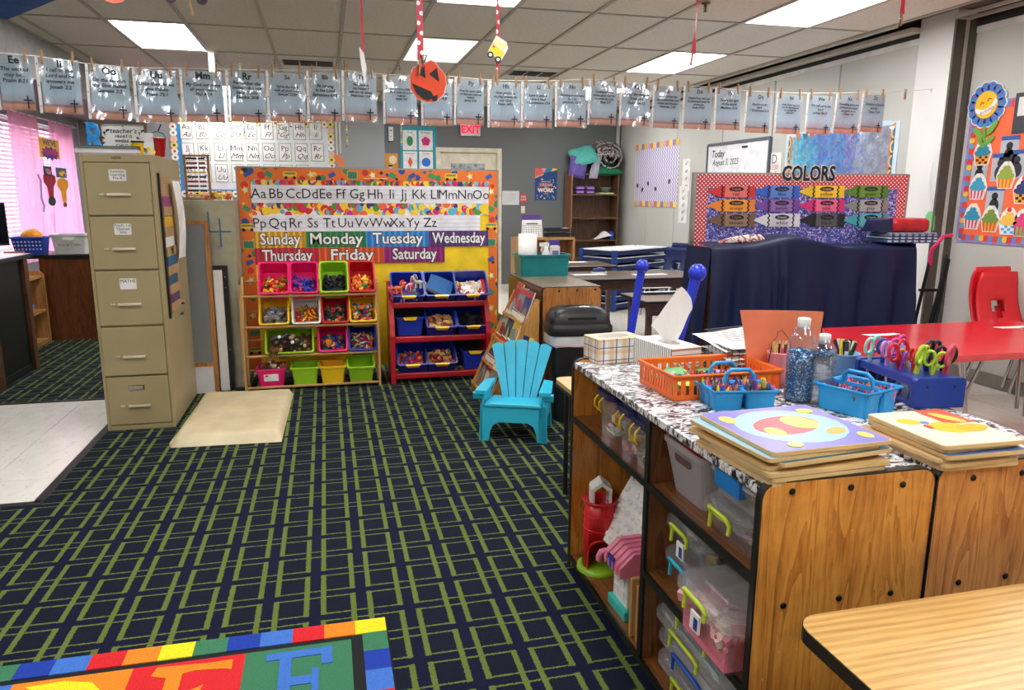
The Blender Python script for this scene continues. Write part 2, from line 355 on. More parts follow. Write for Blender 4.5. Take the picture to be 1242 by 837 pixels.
M_TEE = plain('ceiling_tee', (184, 176, 162), .5, var=.02)  # bars toned below the tiles, the grid's shadow lines put into their colour
tb.obj('grid_runner', M_TEE, ceil_); tl.obj('grid_tee', M_TEE, ceil_)
def nearest(L, v): return min(range(len(L)), key=lambda i: abs(L[i]-v))
ix = lambda v: nearest(GX, v); iy = lambda v: nearest(GY, v)
LIT = [(-1.631, 6.80), (.807, 6.80), (3.246, 6.80), (3.246, 4.391), (.807, 4.391-.0), (-1.631, 4.391), (-1.631, 1.98), (.807, 1.98), (3.246, 1.98), (-1.631, -.43), (.807, -.43), (3.246, -.43), (.807, 9.21), (3.246, 9.21), (-1.631, 10.414)]  # last panel, off the regular rows, is added to brighten the back left wall
lit = {(ix(x), iy(y)) for x, y in LIT}
VENT = {(ix(-.412), iy(8.0)): 'grille', (ix(2.027), iy(8.0)): 'grille'}
M_DIFF = emit('lamp_diffuser', (252, 252, 255), LAMP); M_DIM = emit('lamp_diffuser_greenish', (238, 255, 240), LAMP*.075)
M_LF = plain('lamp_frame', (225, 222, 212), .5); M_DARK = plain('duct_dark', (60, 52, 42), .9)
places = {(0, 1): 'left of the row crossing the middle of the room', }
n_l = 0
for i in range(len(GX)-1):
    for j in range(len(GY)-1):
        x0, x1, y0, y1 = GX[i], GX[i+1], GY[j], GY[j+1]
        if (i, j) in lit:
            cx, cy = (x0+x1)/2, (y0+y1)/2
            dim = abs(cx-1.11) < .2 and abs(cy-7.4) < .2
            if dim: lb = 'dimmer greenish ceiling light panel behind the hanging paper pumpkin'
            elif cy > 8.5: lb = 'ceiling light panel hidden behind the row of hanging sheets'
            elif cy > 6.5 and cx < 0 and cy < 8: lb = 'bright ceiling light panel above the tan filing cabinet, left of the room'
            elif cy > 6.5 and cx > 3 and cy < 8: lb = 'bright ceiling light panel behind the thin red hanging ribbon, right of the room'
            elif cy > 4 and cx > 3 and cy < 6: lb = 'largest bright ceiling light panel near the white post, top right'
            else: lb = 'bright ceiling light panel out of view above the room'
            t = thing('ceiling_light', lb, 'light', (cx, cy, CEIL), 0, 'ceiling light panels')
            hx, hy = (x1-x0)/2-.014, (y1-y0)/2-.012
            MB().box(-hx, -hy, .006, hx, hy, .010).obj('diffuser', M_DIM if dim else M_DIFF, t)
            MB().box(-hx, -hy, -.001, -hx+.012, hy, .012).box(hx-.012, -hy, -.001, hx, hy, .012).box(-hx, -hy, -.001, hx, -hy+.012, .012).box(-hx, hy-.012, -.001, hx, hy, .012).box(-hx, -hy, .012, hx, hy, .05).obj('lamp_frame', M_LF, t)
        elif (i, j) in VENT:
            t = thing('air_grille', 'slotted air grille in the ceiling ' + ('above the alphabet poster' if x0 < 1 else 'left of a bright light panel'), 'vent', ((x0+x1)/2, (y0+y1)/2, CEIL), 0, 'ceiling air grilles')
            hx, hy = (x1-x0)/2-.014, (y1-y0)/2-.012
            MB().box(-hx, -hy, .012, hx, hy, .016).obj('face_plate', M_LF, t)
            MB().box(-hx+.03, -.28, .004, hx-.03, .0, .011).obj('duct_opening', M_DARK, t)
            for k in range(4): MB().box(-hx+.03+k*.17, -.28, 0, -hx+.04+k*.17, 0, .011).obj('slat', M_LF, t)
        else:
            o = put('ceiling_tile', cell, ceil_, (x0, y0, CEIL+.006+.002*random.random())); o.scale = ((x1-x0)/.6, (y1-y0)/1.196, 1)
t = thing('ceiling_sprinkler', 'small brass sprinkler head on the ceiling beside the red ribbon', 'sprinkler', onZ(856, 3, CEIL))
MB().lathe([(.035, 0), (.03, -.012), (.012, -.014), (.012, -.03)], 14).obj('escutcheon', plain('aged_brass', (110, 96, 70), .35, .8), t)
MB().cyl((0, 0, -.03), (0, 0, -.055), .006).lathe([(.014, -.058), (.014, -.062), (.0, -.062)], 10).tube([(-.01, 0, -.03), (-.014, 0, -.045), (0, 0, -.058), (.014, 0, -.045), (.01, 0, -.03)], .002, 5).obj('deflector', plain('aged_brass', (110, 96, 70)), t)
# ================================================================== FOREGROUND SHELF UNITS
def contact_paper():
    k = NT('marble_contact_paper'); v = k.map((1, 1.7, 1), (0, 0, .6))
    n = k.noise(21, v, 5, .62, 1.6); n2 = k.noise(7, None, 3, .6); n3 = k.noise(60, v, 3, .7, .8)
    f = k.math('ADD', k.math('MULTIPLY', n.outputs[0], .65), k.math('ADD', k.math('MULTIPLY', n2.outputs[0], .15), k.math('MULTIPLY', n3.outputs[0], .25)))
    c = k.ramp(f, [(.475, (18, 18, 22)), (.50, (60, 60, 66)), (.522, (196, 196, 198)), (.58, (238, 236, 234))])
    k.col(c); k.rough(.28); return k.m
M_PAPER = contact_paper()
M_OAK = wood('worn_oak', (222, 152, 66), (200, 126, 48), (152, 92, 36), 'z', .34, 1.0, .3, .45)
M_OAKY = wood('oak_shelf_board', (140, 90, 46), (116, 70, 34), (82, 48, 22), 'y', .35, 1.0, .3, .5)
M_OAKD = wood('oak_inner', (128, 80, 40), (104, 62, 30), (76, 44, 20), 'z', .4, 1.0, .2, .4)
M_BAND = plain('black_edge_band', (20, 19, 19), .38)
M_BOLT = plain('black_bolt', (26, 24, 24), .3, .5)
def shelf_unit(label, loc, L, rz=0, paper=True, shelves=(), dividers=(), bolts=(), D=.435, H=.82, mo=None, mi=None, open_side=True):
    mo = mo or M_OAK; mi = mi or M_OAKD
    t = thing('bookshelf', label, 'shelf', loc, rz)
    for y0 in (0, L-.02):
        p = MB().prism(rrect(.004, .004, D-.004, H-.004, .034, corners=(0, 0, 1, 1)), y0-.0008, y0+.0208, 'y').obj('end_panel', mo, t)
        MB().prism(rrect(0, 0, D, H, .038, corners=(0, 0, 1, 1)), y0, y0+.02, 'y').obj('edge_band', M_BAND, p, bevel=.002, seg=1)
        if y0 == 0:
            for bx, bz in bolts:
                MB().lathe([(.0075, 0), (.0075, .002), (.005, .004), (.002, .0035), (0, .003)], 12).obj('bolt', M_BOLT, p, (bx, -.001, bz), (pi/2, 0, 0))
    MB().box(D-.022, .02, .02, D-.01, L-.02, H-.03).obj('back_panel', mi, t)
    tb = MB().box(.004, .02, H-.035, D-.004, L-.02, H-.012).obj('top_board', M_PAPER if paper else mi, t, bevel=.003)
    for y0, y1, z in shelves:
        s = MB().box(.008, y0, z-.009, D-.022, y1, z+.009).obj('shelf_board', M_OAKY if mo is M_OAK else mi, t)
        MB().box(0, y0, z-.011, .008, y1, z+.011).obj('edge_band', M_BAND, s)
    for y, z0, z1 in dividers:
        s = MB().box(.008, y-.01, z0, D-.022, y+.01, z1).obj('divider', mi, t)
        MB().box(0, y-.011, z0, .008, y+.011, z1).obj('edge_band', M_BAND, s)
    return t
A0 = Vector((.853, 1.27, 0)); LA = 1.235; YD = .562
boltA = [(p.x-A0.x, p.z) for p in (onY(x, y, 1.27) for x, y in ((960.6, 596), (1031.8, 590.8), (1094.7, 587.4), (949.6, 734), (1017, 725), (1079.5, 718.5)))]
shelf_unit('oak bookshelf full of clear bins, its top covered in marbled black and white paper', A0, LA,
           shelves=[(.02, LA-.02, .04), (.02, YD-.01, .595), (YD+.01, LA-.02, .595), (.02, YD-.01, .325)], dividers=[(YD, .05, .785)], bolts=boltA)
B0 = Vector((1.294, 1.272, 0))
boltB = [(p.x-B0.x, p.z) for p in (onY(x, y, 1.272) for x, y in ((1180, 579.5), (1239, 573), (1161.7, 706), (1218.6, 698)))]
shelf_unit('oak shelf unit backed against the marbled bookshelf, under the yellow animal puzzle', B0, LA,
           shelves=[(.02, LA-.02, .04), (.02, LA-.02, .42)], bolts=boltB, mo=wood('worn_oak_warm', (214, 144, 74), (192, 120, 56), (148, 86, 40), 'z', .34, 1.0, .3, .35))
# ---- oak topped table, bottom right
zt = .60
t = thing('table', 'oak laminate table with a dark edge in the bottom right corner', 'table', (.846, .3, 0))
poly = rrect(0, 0, 1.1, .828, .05, 6)
k = NT('oak_laminate'); v = k.map((.7, 5, 1)); n = k.noise(2.2, v, 3, .5, 2.2); w = k.n('TexWave', {'Vector': k.map((.25, 3.2, 1)), 'Scale': 5, 'Distortion': 6, 'Detail': 2, 'Detail Scale': .8}, bands_direction='Y')
g = k.noise(60, k.map((.1, 2, 1)), 3, .6)
f = k.math('ADD', k.math('MULTIPLY', w.outputs[1], .22), k.math('ADD', k.math('MULTIPLY', g.outputs[0], .6), k.math('MULTIPLY', n.outputs[0], .2)))
k.col(k.ramp(f, [(.3, (178, 132, 70)), (.5, (206, 162, 94)), (.7, (222, 182, 112))])); k.rough(.3); k.bump(g.outputs[0], .03)
M_LAM = k.m
MB().prism(poly, zt-.001, zt+.001, 'z').obj('table_top', M_LAM, t)
MB().prism([(x*1.0, y) for x, y in rrect(-.002, -.002, 1.102, .830, .052, 6)], zt-.028, zt-.0005, 'z').obj('edge_band', M_BAND, t, bevel=.003)
MB().box(.05, .62, zt-.10, 1.05, .66, zt-.028).obj('apron', BLKPL, t)
for x, y in ((.09, .68), (1.0, .68), (.09, .1), (1.0, .1)): MB().cyl((x, y, 0), (x, y, zt-.028), .018).obj('leg', BLKPL, t)
# ---- small oak topped table behind the shelf end, with blue frame posts
t = thing('table', 'small oak topped table on black bent legs behind the marbled bookshelf', 'table', (1.03, 2.72, 0))
MB().prism(rrect(0, 0, .6, .56, .04), .53, .55, 'z').obj('table_top', M_LAM, t)
MB().prism(rrect(-.002, -.002, .602, .562, .042), .515, .5305, 'z').obj('edge_band', M_BAND, t)
for lx in (.0, .52):
    MB().tube([(lx-.03, .16, 0), (lx-.03, .17, .30), (lx-.02, .19, .35), (lx+.02, .23, .385), (lx+.06, .27, .40), (lx+.06, .30, .52)], .012, 8).cyl((lx-.03, .16, 0), (lx-.03, .16, .012), .018).obj('leg', BLKPL, t)
    MB().tube([(lx+.03, .45, 0), (lx+.03, .45, .52)], .012, 8).obj('leg', BLKPL, t)
M_BLUEPL = plain('glossy_blue_plastic', (36, 58, 196), .22, var=.04)
tag(MB().ball((0, 0, 0), .045, 14, 8).obj('ball', M_BLUEPL, None, (1.075, 2.90, .596)), 'small blue ball on the little oak table beside the trash can', 'ball')
def post_thing(lab, top, bot, r):
    t = thing('bar', lab, 'post', bot)
    top = Vector(top)-Vector(bot)
    MB().cyl((0, 0, 0), top, r*1.05, r, 16).obj('shaft', M_BLUEPL, t)
    MB().ball(top, r*1.75, 16, 10).obj('ball_finial', M_BLUEPL, t)
a, b = onY(779, 323, 2.95), onY(767, 392, 2.95); d = (b-a)/(b-a).length
post_thing('slimmer blue plastic post with a ball top, left of the two behind the tissue boxes', a, a+d*((a.z-.552)/-d.z), .017)
a, b = onY(846, 331, 2.70), onY(826, 400, 2.70); d = (b-a)/(b-a).length
post_thing('thicker blue plastic post with a ball top, leaning in front of the navy cloth', a, a+d*((a.z-.552)/-d.z), .021)
# ================================================================== THINGS INSIDE THE SHELF
M_CLR = clear('clear_bin', (228, 232, 234), .08, .12, .24); M_FRO = clear('frosted_bin', (220, 218, 220), .44, .35, .12); M_LID = clear('milky_lid', (230, 232, 234), .17, .15, .26)
M_GRN = plain('lime_latch', (196, 214, 62), .35); M_CYAN = plain('cyan_latch', (52, 176, 208), .35); M_BLUL = plain('blue_latch', (34, 84, 178), .35)
PALS = {'mix': [(196, 40, 44), (40, 80, 190), (236, 190, 40), (60, 150, 70), (220, 120, 40), (220, 220, 215)], 'pink': [(226, 120, 140), (236, 170, 180), (210, 90, 110), (240, 210, 200)],
        'cream': [(226, 206, 140), (238, 222, 168), (206, 186, 120)], 'grey': [(110, 110, 116), (150, 150, 152), (80, 82, 90), (200, 200, 200)], 'dark': [(30, 30, 32), (45, 44, 48), (20, 20, 22)],
        'warm': [(220, 60, 40), (236, 140, 40), (240, 200, 50), (200, 40, 60), (70, 140, 60)], 'blue': [(30, 60, 170), (60, 60, 180), (200, 40, 60), (180, 50, 140)], 'brown': [(120, 78, 44), (90, 58, 34), (150, 104, 62), (220, 200, 170)],
        'wood': [(210, 170, 110), (196, 150, 92), (160, 50, 40)], 'white': [(235, 232, 225), (220, 200, 180), (200, 60, 50), (220, 190, 90)]}
def bits(label, cat, loc, w, d, n, pal, size, rz=0, rot=None, seed=1, shapes='bbs', hump=.0, name='toy_pieces', fill=.002):
    """a heap nobody could count: n small blocks, balls and sticks over a w x d bed"""
    R = random.Random(seed); mb = MB(); cols = PALS[pal] if isinstance(pal, str) else pal
    for i in range(n):
        x, y = (R.random()-.5)*w, (R.random()-.5)*d; z = size*(.2+R.random()*1.3)+hump*max(0, 1-(2*x/w)**2-(2*y/d)**2)
        M = Matrix.Translation((x, y, z)) @ Matrix.Rotation(R.random()*6, 4, 'Z') @ Matrix.Rotation(R.random()*1.6, 4, 'X')
        s = size*(.6+.7*R.random()); q = R.choice(shapes); mi = R.randrange(len(cols))
        if q == 'b': mb.box(-s, -s*.6, -s*.5, s, s*.6, s*.5, mi, M)
        elif q == 's': mb.cyl((-s*1.3, 0, 0), (s*1.3, 0, 0), s*.3, n=6, mi=mi, M=M)
        elif q == 'o': mb.ball((0, 0, 0), s*.7, 8, 5, mi, M=M)
        elif q == 'f': mb.prism(circ(0, 0, s, 7), -s*.12, s*.12, 'z', mi, M)
    mb.box(-w/2, -d/2, -fill, w/2, d/2, size*.4, 0)
    return tag(mb.obj(name, [flat(c) for c in cols], None, loc, rot or (0, 0, rz)), label, cat, None, 'stuff')
def latch_box(label, loc, L, D, H, latch, rz=0, rot=None, group='clear latch boxes', sticker=False):
    """clear latch box: long side L along y, latch on the side facing -x"""
    t = thing('storage_box', label, 'box', loc, rz, group, rot)
    MB().pan(D-.012, L-.012, H-.03, .022, .002, rim=.004).obj('body', M_CLR, t, (D/2, L/2, 0))
    lid = MB().prism(rrect(0, 0, D, L, .045, 6), H-.036, H-.016, 'z').prism(rrect(.012, .012, D-.012, L-.012, .04, 6), H-.016, H-.004, 'z').obj('lid', M_LID, t)
    MB().prism(rrect(.05, .05, D-.05, L-.05, .03, 4), H-.004, H, 'z').obj('lid_panel', M_LID, lid)
    for x0, sx in ((0, -1), (D, 1)):
        la = MB().tube([(x0+sx*.004, L*.32, H-.03), (x0+sx*.012, L*.34, H-.012), (x0+sx*.012, L*.66, H-.012), (x0+sx*.004, L*.68, H-.03), (x0+sx*.006, L*.68, H-.065)], .0055, 6)
        la.tube([(x0+sx*.004, L*.32, H-.03), (x0+sx*.006, L*.32, H-.05)], .0055, 6).box(x0+sx*.002-.002, L*.33, H-.03, x0+sx*.002+.002, L*.67, H-.018)
        la.obj('latch', latch, t)
    if sticker: MB().box(-.0015, L*.42, H-.10, .004, L*.58, H-.055).box(-.0022, L*.44, H-.095, -.0014, L*.51, H-.065, 1).obj('paper_label', [PAPER, flat((40, 60, 140))], t)
    return t
fx = A0.x
# lower right bay, under its shelf: four shallow boxes
yb = A0.y+.10; Lb = .42
for i, (lat, lab) in enumerate(((M_GRN, 'clear latch box with a lime latch at the very bottom of the shelf stack'), (M_BLUL, 'clear latch box with a dark blue latch, second from the bottom of the stack'),
                                (M_GRN, 'clear latch box with a lime latch resting on the blue latched box'), (M_GRN, 'clear latch box with a lime latch, topmost under the short middle board'))):
    z = .05+i*.066
    latch_box(lab, (fx+.028+.006*(i % 2), yb+(.012*((i*7) % 3)), z), Lb, .30, .064, lat)
    bits('loose small toys inside the %s shallow latch box of the bottom stack' % ('lowest', 'second', 'third', 'topmost')[i], 'toys', (fx+.19, yb+.21, z+.005), .2, .3, 40, 'grey' if i != 1 else 'mix', .011, seed=20+i)
# on the short board: two boxes behind, one big box in front
latch_box('clear latch box with a cyan latch standing on the short middle board', (fx+.045, A0.y+.30, .336), .24, .28, .094, M_CYAN)
bits('small mixed toys inside the cyan latched box', 'toys', (fx+.19, A0.y+.42, .341), .18, .2, 40, 'mix', .014, seed=31)
latch_box('clear latch box with a lime latch stacked on the cyan latched box', (fx+.045, A0.y+.305, .432), .235, .28, .10, M_GRN, sticker=True)
bits('grey toy pieces inside the box stacked on the cyan latched box', 'toys', (fx+.19, A0.y+.42, .437), .18, .2, 46, ['c'] and [(150, 150, 150), (90, 92, 100), (196, 170, 110), (40, 50, 90)], .016, seed=32)
latch_box('large clear latch box of pink and cream toys jutting out of the shelf', (fx-.05, A0.y+.026, .338), .262, .34, .155, M_GRN, rot=(0, radians(2), 0), sticker=True)
bits('pink toy pieces in the front of the large jutting latch box', 'toys', (fx+.02, A0.y+.155, .403), .09, .20, 90, 'pink', .018, seed=33, hump=.03, fill=.058)
bits('cream coloured toy pieces in the back of the large jutting latch box', 'toys', (fx+.165, A0.y+.155, .403), .19, .20, 120, 'cream', .018, seed=34, hump=.045, fill=.058)
# upper right bay
t = thing('storage_bin', 'frosted white plastic bin with a hand hole holding red toys', 'bin', (fx+.175, A0.y+.42, .605), 0)
MB().pan(.29, .225, .150, .028, .003, rim=.004).obj('body', M_FRO, t)
for hx in (-1, 1): MB().prism(rrect(-.045, -.014, .045, .014, .013), -.001, .001, 'y').obj('hand_hole', plain('hole_shadow', (92, 60, 50), .8), t, (hx*.137, 0, .112), (0, 0, pi/2))
mb = MB()
for i in range(7):
    R = random.Random(i); M = Matrix.Translation((fx+.09+.03*i, A0.y+.36+.10*R.random(), .728+.012*R.random())) @ Matrix.Rotation(R.random()*2, 4, 'Z') @ Matrix.Rotation(.6+R.random(), 4, 'Y')
    mb.lathe([(.0, -.03), (.035, -.02), (.045, .02), (.04, .035), (.03, .02), (0, -.01)], 10, M=M)
tag(mb.obj('toy_pieces', plain('red_plastic', (214, 30, 36), .3)), 'red plastic toys heaped in the frosted bin', 'toys', None, 'stuff')
latch_box('clear latch box with a lime latch on the middle board beside the frosted bin', (fx+.012, A0.y+.05, .605), .235, .30, .09, M_GRN)
bits('grey toys inside the lime latched box beside the frosted bin', 'toys', (fx+.16, A0.y+.165, .61), .18, .14, 40, 'grey', .014, seed=41)
t = thing('storage_box', 'clear box with a white rim and wide blue latch under the table top paper', 'box', (fx+.03, A0.y+.06, .698), 0)
MB().pan(.28, .215, .06, .015, .002, rim=.004).obj('body', M_CLR, t, (.14, .108, 0))
MB().prism(rrect(0, 0, .28, .22, .03), .058, .078, 'z').obj('lid', clear('white_lid', (235, 236, 238), .6, .3, .2), t, bevel=.004)
MB().box(-.008, .06, .03, .012, .17, .08).obj('latch', plain('bright_blue_latch', (28, 120, 196), .3), t, bevel=.004)
# upper left bay: navy lidded tubs with yellow clasps
M_NAVYL = plain('navy_lid', (30, 36, 84), .35); M_YEL = plain('yellow_clasp', (236, 200, 30), .35)
for i, (y, x, pal, lab) in enumerate(((.995, .032, 'white', 'at the far end of the shelf'), (.80, .026, 'mix', 'in the middle of the three'), (.665, .020, 'mix', 'nearest the black shelf divider'))):
    t = thing('lidded_tub', 'clear tub with a navy lid and yellow clasp, ' + lab, 'tub', (fx+x, A0.y+y-.07, .605), 0, 'navy lidded tubs')
    MB().pan(.16, .13, .135, .012, .002, rim=.004).obj('body', M_CLR, t, (.08, .065, 0))
    MB().prism(rrect(-.006, -.006, .166, .136, .03), .13, .150, 'z').prism(rrect(.01, .01, .15, .12, .02), .15, .162, 'z').obj('lid', M_NAVYL, t, bevel=.003)
    MB().tube([(-.008, .045, .135), (-.022, .045, .12), (-.022, .045, .098), (-.010, .045, .085), (-.010, .088, .085), (-.022, .088, .098), (-.022, .088, .12), (-.008, .088, .135)], .0035, 6).obj('clasp', M_YEL, t)
    bits('small blocks inside the navy lidded tub ' + lab, 'toys', (fx+x+.08, A0.y+y-.005, .61), .10, .08, 50, pal, .014, seed=50+i, hump=.05)
# lower left bay: tower, houses, puzzle trays
M_REDP = plain('red_plastic', (214, 30, 36), .3); M_WHP = plain('white_plastic', (228, 226, 218), .4); M_LIME = plain('lime_plastic', (150, 196, 40), .35); M_PINK = plain('pink_plastic', (232, 130, 156), .35); M_TEAL = plain('teal_plastic', (60, 190, 176), .35)
t = thing('toy_tower', 'round red toy tower with a white window top and lime base', 'toy', (fx+.075, A0.y+1.10, .05), radians(168))
n = 26; ring = [2*pi*i/n for i in range(n+1)]
mb = MB()
for i in range(n):           # wall of the tower with an arched doorway left open
    a0, a1 = 2*pi*i/n, 2*pi*(i+1)/n; am = (a0+a1)/2; dd = abs((am-pi/2+pi) % (2*pi)-pi)
    zb = .0 if dd > .75 else (.085+.05*sqrt(max(0, 1-(dd/.75)**2)))
    r0, r1, rt = .062, .056, .058
    def w(r, a, z): return (r*cos(a), r*sin(a), z)
    mb.add([w(r0, a0, zb), w(r0, a1, zb), w(r1, a1, .27), w(r1, a0, .27), w(r0-.006, a0, zb), w(r0-.006, a1, zb), w(r1-.006, a1, .27), w(r1-.006, a0, .27)], [(0, 1, 2, 3), (5, 4, 7, 6), (0, 4, 5, 1), (3, 2, 6, 7)], 0, True)
for z in (.268, .215, .165): mb.tube([(.0595*cos(a), .0595*sin(a), z) for a in ring[:-1]], .005 if z > .26 else .0025, 6, 0, True)
mb.lathe([(.0, .16), (.052, .16)], 20)
arch = [((.064+.002)*cos(pi/2+q), (.066)*sin(pi/2+q), .02 if abs(q) > .76 else .085+.05*sqrt(max(0, 1-(q/.75)**2))) for q in [-.78, -.76, -.74, -.6, -.4, -.2, 0, .2, .4, .6, .74, .76, .78]]
mb.tube(arch, .004, 6)
mb.obj('tower_wall', M_REDP, t)
MB().lathe([(.08, 0), (.078, .014), (.066, .018), (0, .018)], 28).obj('base', M_LIME, t)
mb = MB()
for y in (-.03, .03):
    mb.prism([(-.036, .255), (-.036, .32), (0, .348), (.036, .32), (.036, .255), (.026, .255), (.026, .312), (0, .332), (-.026, .312), (-.026, .255)], y-.005, y+.005, 'y')
mb.box(-.038, -.03, .255, -.03, .03, .318).box(.03, -.03, .255, .038, .03, .318).prism([(-.036, .318), (0, .346), (.036, .318), (0, .336)], -.03, .03, 'y')
mb.obj('turret', M_WHP, t)
t = thing('toy_house', 'red toy house with a white scalloped roof behind the pink one', 'toy', (fx+.11, A0.y+.865, .05), radians(5))
MB().box(.07, .0, 0, .17, .16, .20).obj('wall', M_REDP, t, bevel=.006)
rf = MB().prism([(-.03, .14), (-.006, .13), (.12, .345), (.10, .352)], -.02, .22, 'y').obj('roof', M_WHP, t, bevel=.004)
mb = MB()
for r in range(6):
    for c_ in range(6):
        f = (r+.6)/6.6; x = -.018+f*.116; z = .142+f*.2
        mb.ball((x-.003, .0+c_*.036+(.018 if r % 2 else 0), z), .017, 8, 5, sc=(.7, 1, .8))
mb.obj('shingle', M_WHP, rf)
MB().box(.09, .05, .30, .14, .10, .39).tube([(.10, .14, .345), (.10, .15, .375), (.10, .19, .375), (.10, .2, .345)], .008, 6).obj('chimney', M_WHP, t, bevel=.004)
t = thing('toy_house', 'small pink roofed white toy house with a teal base', 'toy', (fx+.026, A0.y+.735, .05), radians(2)); t.scale = (.95, 1, .82)
MB().box(0, 0, 0, .20, .135, .045).obj('base', M_TEAL, t, bevel=.006)
h = MB().box(.014, .012, .045, .19, .12, .20).obj('wall', M_WHP, t, bevel=.004)
for y in (.03, .075):
    for z in (.075, .13): MB().box(.010, y, z, .015, y+.03, z+.035).obj('shutter', M_WHP, h)
rf = MB().prism([(-.02, .19), (-.02, .23), (.03, .285), (.15, .285), (.2, .23), (.2, .19)], 0, .135, 'y').obj('roof', M_PINK, t, bevel=.01)
mb = MB()
for y in (.02, .05, .08, .11): mb.tube([(-.022, y, .2), (-.022, y, .232), (.03, y, .288), (.15, y, .288)], .006, 6)
mb.obj('ridge', M_PINK, rf)
MB().box(-.026, .045, .20, -.018, .09, .25).obj('window_shade', plain('blue_toy_window', (40, 60, 150), .4), t)
MB().tube([(-.01, .13, .235), (-.03, .132, .23), (-.038, .135, .21), (-.035, .137, .19)], .011, 8).obj('slide', M_PINK, t)
for i, (c, lab) in enumerate((((196, 150, 92), 'plain wooden puzzle tray standing upright beside the pink toy house'), ((186, 140, 80), 'wooden puzzle tray with a green face standing by the shelf divider'))):
    t = thing('puzzle_tray', lab, 'puzzle', (fx+.012+.006*i, A0.y+.655-.035*i, .05), radians(1))
    MB().box(0, 0, 0, .30, .014, .20-.005*i).obj('board', plain('tray_wood_%d' % i, c, .45), t, bevel=.005)
    if i: 
        g = MB().box(.02, -.003, .02, .28, .0, .175).obj('puzzle_face', plain('green_puzzle', (70, 128, 80), .5), t)
        for q in range(6): MB().lathe([(.004, 0), (.004, .006), (.007, .008), (.007, .012), (0, .013)], 8).obj('peg', plain('dark_green_peg', (26, 78, 60), .4), g, (.05+.1*(q % 3), -.003, .05+.09*(q//3)), (pi/2, 0, 0))
# ================================================================== THINGS ON THE MARBLED SHELF TOP
ZT = .809
# tissue boxes
def plaid(name):
    k = NT(name); x, y, z = k.xyz()
    c = (236, 234, 226)
    def stripe(v, period, off, wd):
        f = k.math('FRACT', k.math('ADD', k.math('DIVIDE', v, period), off)); return k.math('LESS_THAN', f, wd)
    s = k.math('ADD', x, y)
    out = k.mix(k.math('MULTIPLY', stripe(s, .052, .1, .34), .55), c, (214, 158, 70))
    out = k.mix(k.math('MULTIPLY', stripe(z, .046, .2, .30), .5), out, (220, 176, 100))
    out = k.mix(k.math('MULTIPLY', stripe(s, .052, .62, .10), .85), out, (60, 64, 110))
    out = k.mix(k.math('MULTIPLY', stripe(z, .046, .75, .09), .8), out, (70, 70, 112))
    out = k.mix(k.math('MULTIPLY', stripe(s, .026, .4, .08), .5), out, (170, 140, 110))
    k.col(out); k.rough(.45); return k.m
def striped(name):
    k = NT(name); x, y, z = k.xyz()
    geo = k.n('NewGeometry'); nrm = k.n('VectorTransform', {0: geo.outputs['Normal']}, vector_type='NORMAL', convert_from='WORLD', convert_to='OBJECT')
    nx = k.math('ABSOLUTE', k.n('SeparateXYZ', {0: nrm.outputs[0]}).outputs[0])
    side = k.math('GREATER_THAN', nx, .5)
    f1 = k.math('FRACT', k.math('DIVIDE', y, .0125)); f2 = k.math('FRACT', k.math('DIVIDE', z, .017)); f3 = k.math('FRACT', k.math('ADD', .4, k.math('DIVIDE', z, .034)))
    a = k.mix(k.math('LESS_THAN', f1, .38), (238, 238, 232), (128, 132, 130))
    b = k.mix(k.math('LESS_THAN', f2, .2), (238, 236, 228), (110, 130, 134)); b = k.mix(k.math('LESS_THAN', f3, .14), b, (206, 160, 100))
    k.col(k.mix(side, b, a)); k.rough(.45); return k.m
def tissue_box(label, p0, p1, depth, h, m, slot):
    """p0->p1 is the near base edge"""
    d = Vector(p1)-Vector(p0); ang = atan2(d.y, d.x); L = d.length
    t = thing('tissue_box', label, 'tissue box', (p0[0], p0[1], ZT), ang)
    MB().box(0, 0, 0, L, depth, h).obj('carton', m, t, bevel=.002, seg=1)
    MB().prism(circ(L/2, depth/2, .06, 24, *slot), h, h+.0006, 'z').obj('slot', plain('slot_film', (150, 140, 132), .3), t)
    return t, L
p0 = onZ(725, 443, ZT); p1 = onZ(771.5, 439, ZT); d = (p1-p0).normalized()
tissue_box('white tissue box with an orange and navy plaid print, leftmost on the shelf top', p0, p0+d*.185, .115, .092, plaid('plaid_carton'), (1.0, .55))
q0 = onZ(813, 457, ZT); q1 = onZ(771.5, 441, ZT); e = (q1-q0).normalized(); px = Vector((-e.y, e.x, 0))*-1
ang = atan2(e.y, e.x)
t = thing('tissue_box', 'white grey striped tissue box with a tissue pulled up from its slot', 'tissue box', (q0.x, q0.y, ZT), ang-pi/2)
L = .235; Wd = .122
MB().box(0, 0, 0, Wd, L, .095).obj('carton', striped('striped_carton'), t, bevel=.002, seg=1)
MB().prism(circ(Wd/2, L*.45, .055, 24, .55, 1.0), .095, .0956, 'z').obj('slot', plain('slot_film', (150, 140, 132), .3), t)
tm = NT('tissue_paper'); tm.col((236, 236, 230)).rough(.9)
trn = tm.n('BsdfTranslucent', {0: C((240, 240, 235))}); mx = tm.n('MixShader', {0: .35}); tm.t.links.new(tm.b.outputs[0], mx.inputs[1]); tm.t.links.new(trn.outputs[0], mx.inputs[2]); tm.t.links.new(mx.outputs[0], tm.out.inputs[0])
def tis(u, v):
    w = .020+.052*min(1, v*1.25)*(1-.45*max(0, v-.75)*4*abs(u-.25))
    x = (u-.5)*2*w + .004*sin(v*7); y = .010*sin(u*9+v*2)*(1-.3*v)+.016*sin(u*3.1)*v
    z = .082+.205*v - .05*v*v*abs(u-.72)*2 - .03*v*(u-.7)**2*4
    return (x+.012*v, y, z)
piece = MB().grid(14, 12, tis).obj('tissue', tm.m, t, (Wd/2, L*.45, 0), (0, 0, radians(-20)))
